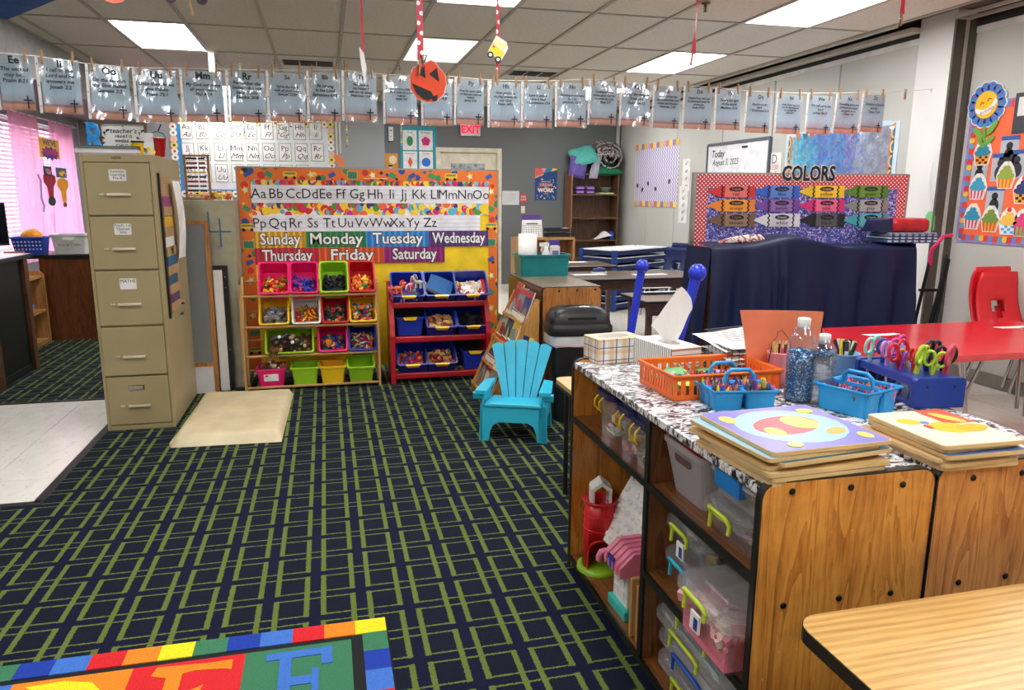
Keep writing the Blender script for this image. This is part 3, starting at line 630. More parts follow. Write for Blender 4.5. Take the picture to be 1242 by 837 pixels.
# orange basket
M_ORB = plain('orange_basket_plastic', (244, 112, 32), .35)
def slat_wall(mb, a, b, z0, z1, n, top=.012, bot=.012, t=.003, out=(0, 0)):
    a, b = Vector(a), Vector(b); d = (b-a); L = d.length; M = Matrix.Translation((a.x, a.y, 0)) @ Matrix.Rotation(atan2(d.y, d.x), 4, 'Z')
    mb.box(0, -t/2, z0, L, t/2, z0+bot, M=M).box(0, -t/2, z1-top, L, t/2, z1, M=M)
    for i in range(n+1):
        x = L*i/n; mb.box(max(0, x-L/n*.27), -t/2, z0+bot, min(L, x+L/n*.27), t/2, z1-top, M=M)
b00 = onZ(817.7, 487, ZT); b10 = onZ(938, 478, ZT); b01 = onZ(790, 467, ZT)
ex = (b10-b00); ang = atan2(ex.y, ex.x); Lx = ex.length+.02
t = thing('basket', 'orange slotted plastic basket of paper cutouts on the shelf top', 'basket', b00, ang)
mb = MB(); Ly = .235; h = .073
mb.box(0, 0, 0, Lx, Ly, .004)
slat_wall(mb, (0, 0, 0), (Lx, 0, 0), .002, h, 13, .014, .014); slat_wall(mb, (0, Ly, 0), (Lx, Ly, 0), .002, h, 13, .014, .014)
slat_wall(mb, (0, 0, 0), (0, Ly, 0), .002, h, 13, .014, .014); slat_wall(mb, (Lx, 0, 0), (Lx, Ly, 0), .002, h, 13, .014, .014)
mb.obj('body', M_ORB, t)
MB().tube([(-.004, -.004, h), (Lx+.004, -.004, h), (Lx+.004, Ly+.004, h), (-.004, Ly+.004, h)], .006, 6, closed=True).obj('rim', M_ORB, t)
R = random.Random(3)
for i in range(16):
    cc = [(90, 176, 90), (120, 190, 130), (170, 150, 200), (230, 200, 70), (60, 150, 80), (150, 190, 210)][i % 6]
    nm = ['green', 'pale green', 'lilac', 'yellow', 'dark green', 'pale blue'][i % 6]
    o = MB().prism(circ(0, 0, .03+.012*R.random(), 6), -.0006, .0006, 'z').obj('paper_cutout', flat(cc), None)
    o.location = b00+Matrix.Rotation(ang, 3, 'Z') @ Vector((.03+R.random()*(Lx-.11), .04+R.random()*.19, .018+.0016*i)); o.rotation_euler = (R.uniform(-.15, .15), R.uniform(-.15, .15), R.random()*6)
    if i in (2, 7): o.rotation_euler = (.9, .3, 1); o.location.z += .022
    tag(o, nm+' paper cutout lying in the orange basket', 'paper', 'paper cutouts in the orange basket')
# crayon
CRAYC = {'red': (206, 40, 44), 'orange': (240, 120, 40), 'yellow': (240, 210, 50), 'green': (50, 140, 70), 'blue': (40, 80, 180), 'purple': (110, 60, 150), 'black': (30, 28, 30), 'brown': (120, 72, 44), 'pink': (236, 120, 150)}
_cr = {}
def crayon(cn, p, rot, where):
    if cn not in _cr:
        m = plain('crayon_'+cn, CRAYC[cn], .45)
        _cr[cn] = MB().cyl((0, 0, 0), (0, 0, .062), .0045, n=8).cyl((0, 0, .062), (0, 0, .076), .004, .0012, n=8).mesh('crayon', m)
    put('crayon', _cr[cn], None, p, rot, label='%s wax crayon in the %s' % (cn, where), cat='crayon', group='crayons in the '+where).scale = (1, 1, .72)
M_CAD = plain('sky_blue_caddy', (38, 156, 222), .32, var=.03)
def caddy(label, where, loc, rz, wx=.195, wy=.15, h=.055, comps=3, seed=1, pal=None, hh=.05):
    """desk caddy: tapered compartments around a raised handle wall"""
    t = thing('crayon_caddy', label, 'caddy', loc, rz)
    mb = MB()
    cells = [(0, .5, 0, .5), (.5, 1, 0, .5), (0, 1, .5, 1)] if comps == 3 else [(0, .5, 0, 1), (.5, 1, 0, 1)]
    mid = []
    for (a, b, c, d) in cells:
        w, dd = (b-a)*wx-.002, (d-c)*wy-.002; cx, cy = (a+b)/2*wx, (c+d)/2*wy
        mb.pan(w, dd, h, .007, .002, M=None, rim=.002) if False else None
        q = MB().pan(w, dd, h, .006, .002, rim=.003); mb.add([(v[0]+cx, v[1]+cy, v[2]) for v in q.v], q.f, 0)
        mid.append((cx, cy, w, dd))
    mb.obj('body', M_CAD, t)
    rim = MB().tube([(0, 0, h), (wx, 0, h), (wx, wy, h), (0, wy, h)], .0045, 6, closed=True).obj('rim', M_CAD, t)
    if comps == 3:
        MB().box(.0, wy*.5-.003, h-.02, wx, wy*.5+.003, h+.004).tube([(wx*.27, wy*.5, h-.005), (wx*.29, wy*.5, h+hh*.7), (wx*.36, wy*.5, h+hh), (wx*.64, wy*.5, h+hh), (wx*.71, wy*.5, h+hh*.7), (wx*.73, wy*.5, h-.005)], .0085, 8, flatz=.7).obj('handle', M_CAD, t)
    else:
        MB().box(wx*.5-.003, 0, h-.02, wx*.5+.003, wy, h+.004).tube([(wx*.5, wy*.22, h-.005), (wx*.5, wy*.25, h+hh*.7), (wx*.5, wy*.34, h+hh), (wx*.5, wy*.66, h+hh), (wx*.5, wy*.75, h+hh*.7), (wx*.5, wy*.78, h-.005)], .0085, 8, flatz=.7).obj('handle', M_CAD, t)
    R = random.Random(seed); names = pal or list(CRAYC); Mr = Matrix.Rotation(rz, 3, 'Z'); loc = Vector(loc)
    for (cx, cy, w, dd) in mid:
        for k in range(int(22*w*dd/.0065)+8):
            p = Vector((cx+(R.random()-.5)*(w-.022), cy+(R.random()-.5)*(dd-.022), .014+.006*R.random()))
            crayon(R.choice(names), loc+Mr @ p + Vector((0, 0, -.010+.012*R.random())) if False else loc+Mr @ p, (R.uniform(-.28, .28), R.uniform(-.28, .28), R.random()*6), where)
    return t
def cad_at(label, where, a, b, **kw):
    A, B = onZ(*a, ZT), onZ(*b, ZT); d = B-A
    return caddy(label, where, A, atan2(d.y, d.x), **kw)
cad_at('sky blue crayon caddy in front, overlapping the orange basket', 'front sky blue caddy', (864, 499), (940, 498), wx=.19, wy=.12, seed=4)
cad_at('sky blue crayon caddy behind the front one, half over the basket', 'rear sky blue caddy', (852, 488), (936, 481), wx=.20, wy=.12, seed=5, h=.05)
t_ = cad_at('sky blue crayon caddy between the glitter bottles and the scissor block', 'sky blue caddy by the scissors', (1050, 510), (1097, 497), wx=.165, wy=.165, comps=2, h=.07, seed=6, hh=.036, pal=['red', 'pink', 'orange', 'purple', 'blue', 'black', 'brown'])
# two lying crayons on the rear caddy
for (a, cn) in (((915, 470), 'purple'), ((926, 468), 'yellow')):
    p = onZ(a[0], a[1], ZT+.07); put('crayon', _cr.get(cn) or _cr['yellow'], None, p, (radians(62), 0, radians(-35)), label='fat %s crayon sticking up out of the rear sky blue caddy' % cn, cat='crayon').scale = (1.6, 1.6, 1.1)
# bottles
def glitter(name, base, n_):
    k = NT(name); v = k.n('TexVoronoi', {'Vector': k.obj(), 'Scale': 330.0})
    s = k.n('SeparateColor', {0: v.outputs['Color']})
    c = k.ramp(s.outputs[0], [(.0, (6, 34, 74)), (.5, (12, 78, 136)), (.82, (36, 130, 186)), (.96, (190, 224, 240))])
    k.col(c); k.rough(.25); k.b.inputs['Metallic'].default_value = .35; return k.m
M_GLIT = glitter('blue_glitter', 0, 0)
k = NT('bottle_water'); L_ = k.t.links
tr = k.n('BsdfTransparent', {0: (.93, .95, .97, 1)}); gl = k.n('BsdfGlossy', {0: (1, 1, 1, 1), 'Roughness': .06}); lw = k.n('LayerWeight', {0: .25})
mx = k.n('MixShader', {0: k.math('MULTIPLY_ADD', lw.outputs['Facing'], .35, .06)}); L_.new(tr.outputs[0], mx.inputs[1]); L_.new(gl.outputs[0], mx.inputs[2])
df = k.n('BsdfDiffuse', {0: C((150, 156, 164))}); m2 = k.n('MixShader', {0: .08}); L_.new(mx.outputs[0], m2.inputs[1]); L_.new(df.outputs[0], m2.inputs[2]); L_.new(m2.outputs[0], k.out.inputs[0])
M_BOT = k.m
M_CAPW = plain('white_cap', (232, 232, 230), .35)
def bottle(label, base, R0, H, prof, fill, parts):
    t = thing('bottle', label, 'bottle', base)
    MB().lathe([(r*R0, z*H) for r, z in prof], 28).obj('shell', M_BOT, t)
    MB().lathe([(.0, H*.955-.016), (R0*.42, H*.955-.016), (R0*.44, H), (R0*.38, H+.003), (0, H+.003)], 24).obj('cap', M_CAPW, t)
    for nm, m, z0, z1, rr in parts: MB().lathe([(0, z0*H)]+[(rr*R0*r, z*H) for r, z in prof if z0 < z < z1]+[(0, z1*H)], 24).obj(nm, m, t)
bp = onZ(966, 488, ZT)
bottle('tall clear bottle with a white cap, mostly full of blue glitter', bp+Vector((.018, .02, 0)), .042, .245, [(.80, 0), (.97, .02), (1, .06), (1, .2), (.985, .3), (1, .4), (1, .62), (.98, .70), (.86, .79), (.60, .88), (.38, .92), (.36, .955)], 0,
       [('glitter', M_GLIT, .01, .66, .97)])
bp = onZ(996, 491, ZT)
bottle('shorter clear water bottle with a white cap and blue glitter at the top', bp+Vector((.008, .02, 0)), .037, .203, [(.84, 0), (1, .03), (1, .12), (.97, .14), (1, .17), (.94, .27), (.99, .30), (.92, .40), (.97, .44), (.9, .5), (.97, .54), (.97, .60), (1, .64), (1, .72), (.92, .8), (.66, .89), (.4, .93), (.38, .955)], 0,
       [('water', clear('bottle_liquid', (150, 158, 168), .42, .1, .1), .01, .70, .955), ('glitter_band', M_GLIT, .70, .80, .96)])
# pink pail of pencils, blue tub of markers
def pencil_mesh(name, col, L=.17, r=.0036, tip=(224, 186, 130)):
    return MB().cyl((0, 0, 0), (0, 0, L-.02), r, n=6).cyl((0, 0, L-.02), (0, 0, L-.004), r, r*.35, n=6, mi=1).cyl((0, 0, L-.004), (0, 0, L), r*.4, .0003, n=6, mi=2).mesh(name, [flat(col), flat(tip), flat(col)])
PENC = {n: pencil_mesh('pencil', c) for n, c in {'black': (30, 30, 32), 'yellow': (238, 190, 40), 'navy': (34, 36, 78), 'red': (206, 36, 50), 'white': (232, 230, 224), 'pink': (226, 70, 110), 'brown': (120, 70, 40)}.items()}
pb = onZ(950, 469, ZT)+Vector((.0, .03, 0))
t = thing('pail', 'small pink metal pail of coloured pencils with a thin wire handle', 'pail', pb)
M_PINKM = plain('pink_metal', (238, 160, 170), .35)
MB().lathe([(0, .003), (.032, .003), (.0335, .04), (.035, .042), (.0355, .08), (.037, .082), (.04, .105), (.042, .107), (.040, .109), (.037, .105), (.031, .006), (0, .006)], 28).obj('body', M_PINKM, t)
MB().tube([(-.041, 0, .10), (-.047, -.01, .075), (-.05, -.02, .10), (-.04, -.012, .145), (-.022, -.006, .155), (-.015, 0, .172), (.0, 0, .178), (.012, 0, .165), (.03, 0, .145), (.041, 0, .10)], .0011, 5).obj('handle', STEELD, t)
R = random.Random(11)
for i in range(16):
    nm = list(PENC)[i % 7]; a = R.random()*6.28; r = .027*sqrt(R.random())
    put('pencil', PENC[nm], None, pb+Vector((r*cos(a)*.5, r*sin(a)*.5, .012-.012*R.random())), (R.uniform(-.16, .16), R.uniform(-.16, .16), a), label=nm+' coloured pencil standing in the pink pail', cat='pencil', group='coloured pencils in the pink pail').scale = (1, 1, .82)
mt = onZ(1028, 462, ZT)+Vector((.02, .05, 0))
t = thing('tub', 'pale blue tub of markers behind the water bottle', 'tub', mt)
MB().lathe([(0, .003), (.036, .003), (.045, .078), (.049, .08), (.049, .084), (.043, .083), (.034, .008), (0, .008)], 28).obj('body', plain('pale_blue_tub', (110, 160, 214), .35), t)
R = random.Random(12); MK = {n: MB().cyl((0, 0, 0), (0, 0, .085), .006, n=8).cyl((0, 0, .085), (0, 0, .118), .0068, .0055, n=8, mi=1).mesh('marker', [flat(c), flat(d)]) for n, c, d in (('yellow', (240, 214, 50), (240, 214, 50)), ('black', (28, 28, 30), (24, 24, 26)), ('white', (226, 226, 222), (60, 62, 66)), ('grey', (160, 160, 158), (230, 220, 200)), ('green', (40, 90, 50), (30, 60, 40)))}
for i in range(15):
    nm = list(MK)[i % 5]; a = R.random()*6.28; r = .032*sqrt(R.random())
    put('marker', MK[nm], None, mt+Vector((r*cos(a)*.6, r*sin(a)*.6, .01)), (R.uniform(-.3, .3), R.uniform(-.3, .3), a), label=nm+' marker standing in the pale blue tub', cat='marker', group='markers in the pale blue tub')
# scissor block
s0 = onZ(1108, 496, ZT); s1 = onZ(1168, 494, ZT); d = s1-s0; ang = atan2(d.y, d.x); Ws = .155; Ds = .30
t = thing('scissor_block', 'dark blue wooden block full of children\'s scissors', 'scissor holder', s0, ang)
M_NB = plain('navy_painted_wood', (26, 58, 146), .35, var=.05)
for y in (0, Ds-.02):
    e = MB().prism(rrect(0, 0, Ws, .088, .012, corners=(0, 0, 1, 1)), y, y+.02, 'y').obj('end_board', M_NB, t, bevel=.003)
    if y == 0:
        for x in (.035, .12): MB().lathe([(.004, 0), (.003, .002), (0, .001)], 10).obj('screw', BLACK, e, (x, -.0005, .063), (pi/2, 0, 0))
MB().box(.004, .02, .058, Ws-.004, Ds-.02, .084).obj('top_board', M_NB, t, bevel=.003)
MB().box(.01, .02, .0, Ws-.01, Ds-.02, .010).obj('base_board', M_NB, t)
SCC = {'mint': (150, 220, 205), 'dark blue': (30, 70, 150), 'lilac': (190, 140, 210), 'red': (214, 40, 50), 'lime': (176, 206, 50), 'hot pink': (230, 50, 140), 'black': (28, 26, 28), 'rose': (214, 70, 90), 'purple': (130, 50, 160), 'light blue': (80, 160, 220), 'orange': (240, 150, 60)}
M_BLADE = plain('scissor_steel', (190, 190, 192), .25, 1)
def scissor(cn, p, rz, tilt, lab, s=1.0):
    t = thing('scissors', lab, 'scissors', p, 0, "scissors in the dark blue block", (tilt[0], tilt[1], rz))
    m = plain('scissor_grip_'+cn.replace(' ', '_'), SCC[cn], .35)
    t.scale = (s, s, s)
    for sx in (-1, 1):
        pts = [(sx*(.004+.019*(1-cos(2*pi*i/14))*.5+.0), .002*sx, .026+.019+.021*-cos(2*pi*i/14+.3*sx)) for i in range(14)]
        pts = [(sx*(.0145+.0125*cos(2*pi*i/14)), .003*sx, .040+.020*sin(2*pi*i/14)) for i in range(14)]
        g = MB().tube(pts, .0042, 6, closed=True).tube([(sx*.006, .003*sx, .024), (sx*.003, .002*sx, .008), (0, .001*sx, -.004)], .005, 6).obj('grip', m, t)
    MB().prism([(-.005, .0), (.005, .0), (.0025, -.06), (-.0025, -.06)], -.0015, .0015, 'y').obj('blades', M_BLADE, t)
M3 = Matrix.Rotation(ang, 3, 'Z')
spec = [('mint', .02, .24, .25, 'at the far left end', 1.25), ('dark blue', .05, .22, -.3, 'behind the lilac pair', 1.1), ('lilac', .03, .17, .4, 'near the left side', 1.15), ('red', .045, .13, .1, 'with the tall upright grip', 1.35), ('lime', .05, .06, .5, 'nearest, left of its twin loops', 1.35),
        ('lime', .09, .045, -.5, 'nearest on the right', 1.1), ('hot pink', .10, .22, .2, 'tallest at the back', 1.3), ('hot pink', .075, .25, .9, 'farthest back', 1.0), ('black', .125, .12, .3, 'tall and leaning right', 1.4), ('rose', .135, .05, .6, 'at the near right corner', 1.35),
        ('purple', .03, .10, .7, 'low on the left', .9), ('light blue', .08, .18, 1.2, 'in the middle of the back row', 1.0), ('dark blue', .105, .09, .9, 'between the lime and black pairs', 1.1), ('orange', .075, .14, .2, 'deep in the middle', .95), ('red', .07, .10, 1.4, 'behind the lime pair', 1.0), ('black', .15, .08, -.2, 'at the right edge', 1.2)]
for cn, x, y, rz, lab, s in spec:
    scissor(cn, s0+M3 @ Vector((x, y+.015, .088)), rz+ang, (random.uniform(-.2, .2), random.uniform(-.25, .25)), '%s handled scissors %s of the blue scissor block' % (cn, lab) if lab.startswith(('at', 'deep', 'in')) else '%s handled scissors %s in the blue scissor block' % (cn, lab), s)
# puzzle board stacks with plain abstract prints in place of the pictures
def blob(cx, cy, rx, ry, a=0, n=18): return [rot2((cx+rx*cos(2*pi*i/n), cy+ry*sin(2*pi*i/n)), a, (cx, cy)) for i in range(n)]
PB_EDGE = plain('puzzle_board_edge', (214, 184, 132), .5, bump=.1, bscale=200)
def board(label, loc, rz, W_, D_, th, basec, shapes):
    t = thing('puzzle_board', label, 'puzzle', loc, rz, None)
    MB().prism(rrect(0, 0, W_, D_, .012, 4), 0, th, 'z').obj('board', PB_EDGE, t, bevel=.0015, seg=1)
    MB().prism(rrect(.003, .003, W_-.003, D_-.003, .01, 4), th, th+.0006, 'z').obj('picture', flat(basec, .3), t)
    for i, (poly, c) in enumerate(shapes): MB().prism(poly, th+.0006, th+.0009+.0002*i, 'z').obj('colour_shape', flat(c, .3), t)
def stack(a, b, c, n, z0, cols, where, tops):
    """a near-left, b near-right corner pixels of the top board at height z; c far pixel"""
    zt = z0+n*.0105; A, B, Cc = onZ(*a, zt), onZ(*b, zt), onZ(*c, zt); d = B-A; ang = atan2(d.y, d.x); Wd = d.length; Dp = max(.22, (Cc-A).length)
    R = random.Random(n)
    for i in range(n):
        top = i == n-1; off = Vector((R.uniform(-.016, .016), R.uniform(-.012, .012), 0)) if not top else Vector((0, 0, 0))
        nm, col = cols[i]
        lab = ('board with '+nm+', top of '+where) if top else 'puzzle board with %s edge, number %s in %s' % (nm, ('one at the bottom', 'two from the bottom', 'three from the bottom', 'four from the bottom', 'five from the bottom', 'six from the bottom')[i], where)
        if not top: lab = '%s puzzle board, %s of %s' % (nm, ('lowest', 'second lowest', 'third from the bottom', 'fourth from the bottom', 'fifth from the bottom', 'sixth from the bottom')[i], where)
        board(lab, Vector((A.x, A.y, z0+i*.0105))+off, ang+(0 if top else R.uniform(-.07, .07)), Wd*R.uniform(.95, 1.02), Dp*R.uniform(.96, 1.01), .0088, col, tops(Wd, Dp) if top else [])
def topL(w, d): return [(blob(w*.5, d*.5, w*.42, d*.40), (150, 205, 228)), (blob(w*.48, d*.52, w*.30, d*.20, .3), (220, 60, 70)), (blob(w*.62, d*.55, w*.13, d*.16, .2), (242, 196, 70)), (blob(w*.3, d*.4, w*.07, d*.1), (242, 196, 70)), (blob(w*.75, d*.3, w*.1, d*.06, .4), (242, 170, 60)),
                        (blob(w*.12, d*.75, w*.06, d*.09), (240, 214, 90)), (blob(w*.88, d*.15, w*.05, d*.07), (240, 214, 90)), (blob(w*.85, d*.8, w*.07, d*.06), (240, 214, 90)), (blob(w*.25, d*.1, w*.06, d*.05), (240, 214, 90))]
def topR(w, d): return [([(w*.62, d*.55), (w*.99, d*.55), (w*.99, d*.99), (w*.62, d*.99)], (228, 82, 58)), (blob(w*.55, d*.45, w*.22, d*.16, -.2), (244, 196, 40)), (blob(w*.25, d*.68, w*.12, d*.09, -.4), (244, 196, 40)), (blob(w*.78, d*.4, w*.2, d*.1, .2), (240, 180, 40)), (blob(w*.80, d*.72, w*.08, d*.18, .4), (240, 206, 90)), (blob(w*.40, d*.62, w*.05, d*.04, .2), (90, 150, 200)), (blob(w*.33, d*.5, w*.03, d*.06), (206, 60, 60))]
ZT2 = .810
stack((938, 549), (1085, 533), (863, 499), 7, ZT2, [('bare brown', (206, 176, 120)), ('green printed', (120, 160, 70)), ('plain tan', (204, 170, 112)), ('orange printed', (210, 160, 80)), ('dark teal printed', (70, 120, 130)), ('pale blue printed', (150, 196, 214)), ('a purple, red and yellow shape print', (126, 118, 206))], 'the left puzzle stack', topL)
stack((1146, 541), (1245, 533), (1056, 501), 6, ZT2, [('plain tan', (204, 170, 112)), ('cream and purple edged', (226, 214, 170)), ('brown', (190, 150, 100)), ('blue printed', (80, 110, 170)), ('pale wooden', (214, 184, 130)), ('a cream, red and yellow shape print', (234, 224, 196))], 'the right puzzle stack', topR)
# wire tray of papers and an orange folder, behind the basket on the far shelf
tp = onZ(835, 447, ZT)
t = thing('wire_tray', 'black wire letter tray holding loose papers behind the striped tissue box', 'tray', Vector((1.275, 2.12, ZT)), radians(-4))
mb = MB()
for z in (.002, .05, .10): mb.tube([(0, 0, z), (.30, 0, z), (.30, .25, z), (0, .25, z)], .0022, 5, closed=True)
for i in range(13): x = .025*i; mb.tube([(x, 0, .10), (x, 0, .002), (x, .25, .002), (x, .25, .10)], .0014, 4)
for i in range(9): y = .03*i; mb.tube([(0, y, .10), (0, y, .002), (.3, y, .002), (.3, y, .10)], .0014, 4)
mb.obj('wire_frame', plain('black_wire', (24, 24, 26), .4, .3), t)
M3 = Matrix.Rotation(radians(-4), 3, 'Z')
tag(MB().box(0, 0, 0, .27, .22, .012).obj('folder', flat((20, 110, 70)), None, Vector((1.275, 2.12, ZT))+M3 @ Vector((.012, .012, .006)), (0, 0, radians(-4))), 'green folder at the bottom of the black wire tray', 'folder')
def sheet_fn(seed, w=.28, d=.216, lift=.02):
    R = random.Random(seed); a, b, c = R.random()*6, R.random()*6, R.random()
    return lambda u, v: (u*w, v*d, lift*(.3*sin(u*3+a)+.25*sin(v*4+b))+(1-u)*-.01*c)
for i in range(6):
    o = MB().grid(8, 8, sheet_fn(i)).obj('paper_sheet', PAPER if i < 5 else PAPER, None, Vector((1.285-.010*(i % 3), 2.11+.006*i, ZT+.045+.012*i)), (radians(.8*i), radians(1-.6*i), radians(-7+2.2*i)))
    tag(o, ('printed worksheet lying on top of the black wire tray' if i == 5 else 'loose white paper in the wire tray, %s under the printed worksheet' % ('lowest', 'second lowest', 'third', 'second', 'directly')[i]), 'paper', None if i == 5 else 'papers in the wire tray')
    if i == 5:
        mb = MB()
        for r in range(9): mb.box(.03, .02+.02*r, 0, .03+.13+.05*((r*5) % 3), .024+.02*r, .0005)
        q = mb.obj('print_lines', flat((90, 90, 92)), o, (0, 0, .014)); MB().box(.2, .15, 0, .24, .17, .0006).obj('highlight', flat((238, 224, 60)), o, (0, 0, .014))
f0 = onY(893, 384, 2.10); f1 = onY(985, 384, 2.02)
def fold(u, v): 
    x = u*.26; z = .002+.235*v; y = .05*v*(1-u)*.9 - .02*sin(u*pi)*v + .03*(1-v)
    return (x+.10*(1-v)**2*(1-u)*-.1+ .045*(1-u)*v*-1*0 + .05*(1-v)*(1-u), y, z-.02*v*(u-.5)**2)
tag(MB().grid(12, 10, fold).obj('paper_folder', plain('orange_card', (255, 140, 98), .6), None, Vector((1.285, 2.075, ZT)), (0, 0, radians(-9))), 'orange card folder standing behind the pink pail and leaning on the wire tray', 'folder')
# ================================================================== FILING CABINET AND ITS NEIGHBOURS
M_TANM = plain('tan_metal', (164, 148, 108), .42, var=.03, scale=3); M_TAND = plain('tan_metal_gap', (96, 84, 58), .6)
CW, CD, CHH = .378, .80, 1.62
t = thing('filing_cabinet', 'tall tan metal five drawer filing cabinet at the carpet edge', 'cabinet', (-1.322, 4.704, 0), 0)
MB().box(0, .012, 0, CW, CD, CHH).obj('body', M_TANM, t, bevel=.004)
MB().box(0, 0, 0, .018, .014, CHH).box(CW-.018, 0, 0, CW, .014, CHH).box(.018, 0, 0, CW-.018, .014, .03).box(.018, 0, CHH-.045, CW-.018, .014, CHH).obj('front_frame', M_TANM, t, bevel=.002, seg=1)
def cabz(x, y): return onY(x, y, 4.704).z
edges = [cabz(*p) for p in ((150, 516), (150, 456), (145, 396), (140, 328), (135, 262))]+[CHH-.045]
for i, (z0, z1) in enumerate(zip(edges, edges[1:])):
    d = MB().box(.02, -.006+(-.010 if i == 1 else 0), z0+.006, CW-.02, .012, z1-.006).obj('drawer', M_TANM, t, bevel=.003)
    zh = z0+(z1-z0)*.40; yf = -.006+(-.010 if i == 1 else 0)
    MB().tube([(.135, yf, zh), (.135, yf-.018, zh), (.245, yf-.018, zh), (.245, yf, zh)], .006, 6).box(.13, yf-.022, zh-.007, .25, yf-.012, zh+.007).obj('handle', plain('cream_handle', (206, 196, 170), .3), d, bevel=.002, seg=1)
    MB().cyl((.104, yf, zh), (.104, yf-.008, zh), .006, n=8).box(.086, yf-.006, zh-.004, .096, yf, zh+.004).obj('latch_button', plain('cream_handle', (206, 196, 170)), d)
    zc = z0+(z1-z0)*.76
    if i == 0: MB().box(.14, yf-.003, zc-.016, .225, yf, zc+.016).box(.15, yf-.005, zc-.009, .215, yf-.002, zc+.009, 1).obj('card_holder', [CHROME, M_TANM], d)
    if i >= 2:
        MB().prism(rrect(.145, zc-.032, .235, zc+.032, .008), yf-.0015, yf, 'y').obj('label_card', PAPER, d)
        tx = {4: 'Summer\nLearning\nPre-K', 3: 'Pre-K-1st\nThemes\nSets', 2: 'MATHS'}[i]
        text(tx, .022 if i > 2 else .026, BLACK, d, (.19, yf-.002, zc+(.002 if i > 2 else .016)), name='label_lettering', line=.85)
text('HON', .02, plain('badge', (60, 52, 36), .5), t, (.19, -.001, CHH-.022), name='badge', bold=.0006)
# folders hung on its right side
sf = thing('wall_file', 'brown hanging paper file with coloured papers on the filing cabinet side', 'file', (-1.322+CW+.001, 4.78, 0))
def cabX(x, y): return onX(x, y, -.943)
MB().box(0, .02, .68, .004, .36, 1.50).obj('backing', plain('kraft_card', (176, 142, 98), .7), sf)
MB().box(.0, .0, .66, .012, .022, 1.52).obj('edge_clip', BLKPL, sf)
for i, (z, c, nm) in enumerate(((1.34, (150, 60, 110), 'plum_card'), (1.22, (216, 168, 40), 'yellow_card'), (1.10, (226, 224, 218), 'white_card'), (.985, (30, 94, 130), 'teal_card'), (.87, (30, 84, 112), 'teal_card'), (.76, (90, 60, 100), 'picture_card'))):
    MB().box(.004, .045, z-.05, .010+.004*(i % 2), .31, z+.045).obj(nm, flat(c), sf)
    MB().box(.010, .03, z-.07, .016, .34, z-.015).obj('pocket', plain('kraft_card', (176, 142, 98)), sf)
text('MK', .07, BLACK, sf, (.0175, .18, 1.055), (pi/2, 0, pi/2), name='lettering')
tag(MB().grid(6, 8, lambda u, v: (.03+.02*sin(v*3)+.01*u, .30+.17*u-.04*v, 1.0+.48*v)).obj('paper_sheet', PAPER, None, (-1.322+CW, 4.78, 0)), 'long white paper taped to the filing cabinet side over the hanging file', 'paper')
for z, y in ((.70, .35), (.64, .30)): 
    b = thing('binder_clip', 'small black binder clip on the hanging file, %s' % ('upper' if z > .68 else 'lower'), 'clip', (-1.322+CW+.02, 4.78+y, z)); MB().prism([(-.012, 0), (.012, 0), (0, .014)], -.015, .015, 'y').obj('clip_body', BLKPL, b); MB().tube([(0, -.008, .012), (.016, -.008, .022), (.016, .008, .022), (0, .008, .012)], .0015, 5).obj('wire', CHROME, b)
TP = CHH
# on top of it
for i, (c, lb, h) in enumerate((((150, 140, 160), 'thick grey and lilac binder lying on the filing cabinet', .03), ((70, 90, 60), 'thin dark green book lying on the lilac binder', .012))):
    t = thing('book', lb, 'book', (-1.345+.02*i, 4.71, TP+.001+.031*i))
    MB().box(0, 0, 0, .33-.02*i, .25, .004).box(0, 0, h-.004, .33-.02*i, .25, h).box(0, .246, .004, .33-.02*i, .25, h-.004).obj('cover', flat(c), t); MB().box(.004, .006, .004, .322-.02*i, .245, h-.004).obj('pages', PAPER, t)
t = thing('letter_decoration', 'blue speckled letter R standing on the filing cabinet', 'letter', (-1.335, 5.10, TP))
MB().box(-.05, -.01, 0, .05, .01, .012).obj('stand', plain('bright_blue', (44, 150, 220), .45, var=.15, scale=60), t)
text('R', .25, plain('bright_blue', (44, 150, 220)), t, (0, 0, .10), sx=.62, name='letter_body', bold=.006, depth=.012)
MB().tube([(-.035, 0, .175), (-.055, 0, .195)], .006, 6).obj('hook', BLKPL, t)
a, b = onY(119, 147, 5.2), onY(178, 160, 5.2)
t = thing('framed_sign', 'brown framed white teacher sign leaning on top of the filing cabinet', 'sign', (a.x, 5.2, TP), 0, None)
Wf = b.x-a.x; Hf = a.z-TP
MB().box(0, 0, 0, Wf, .012, Hf).obj('sign_face', PAPER, t)
M_FR = wood('brown_frame', (120, 90, 66), (100, 74, 52), (78, 56, 38), 'x')
MB().box(0, -.008, Hf-.014, Wf, .016, Hf).box(0, -.008, 0, .014, .016, Hf-.014).box(Wf-.014, -.008, 0, Wf, .016, Hf-.014).box(.014, -.008, 0, Wf-.014, .016, .014).obj('frame', M_FR, t)
for s_, sz, z in (('A', .018, Hf-.028), ("teacher's", .042, Hf-.055), ('HEART IS', .024, Hf-.088), ('WHERE A', .024, Hf-.116), ('CHILD IS', .024, Hf-.144)): text(s_, sz, BLACK, t, (Wf*.5, -.001, z), bold=.0004, shear=.25 if 'teach' in s_ else 0)
for sx in (.12, .86):
    mb = MB()
    for q in range(7):
        a_ = q*.9; mb.prism([rot2((0, 0), 0), rot2((.022, .006), a_), rot2((.03, 0), a_), rot2((.022, -.006), a_)], -.001, 0, 'y', M=Matrix.Translation((Wf*sx, 0, Hf-.05-.018*q)))
    mb.obj('leaf_print', BLACK, t)
t = thing('mug', 'yellow smiley mug with a dark rim on the filing cabinet', 'mug', (-1.035, 4.80, TP))
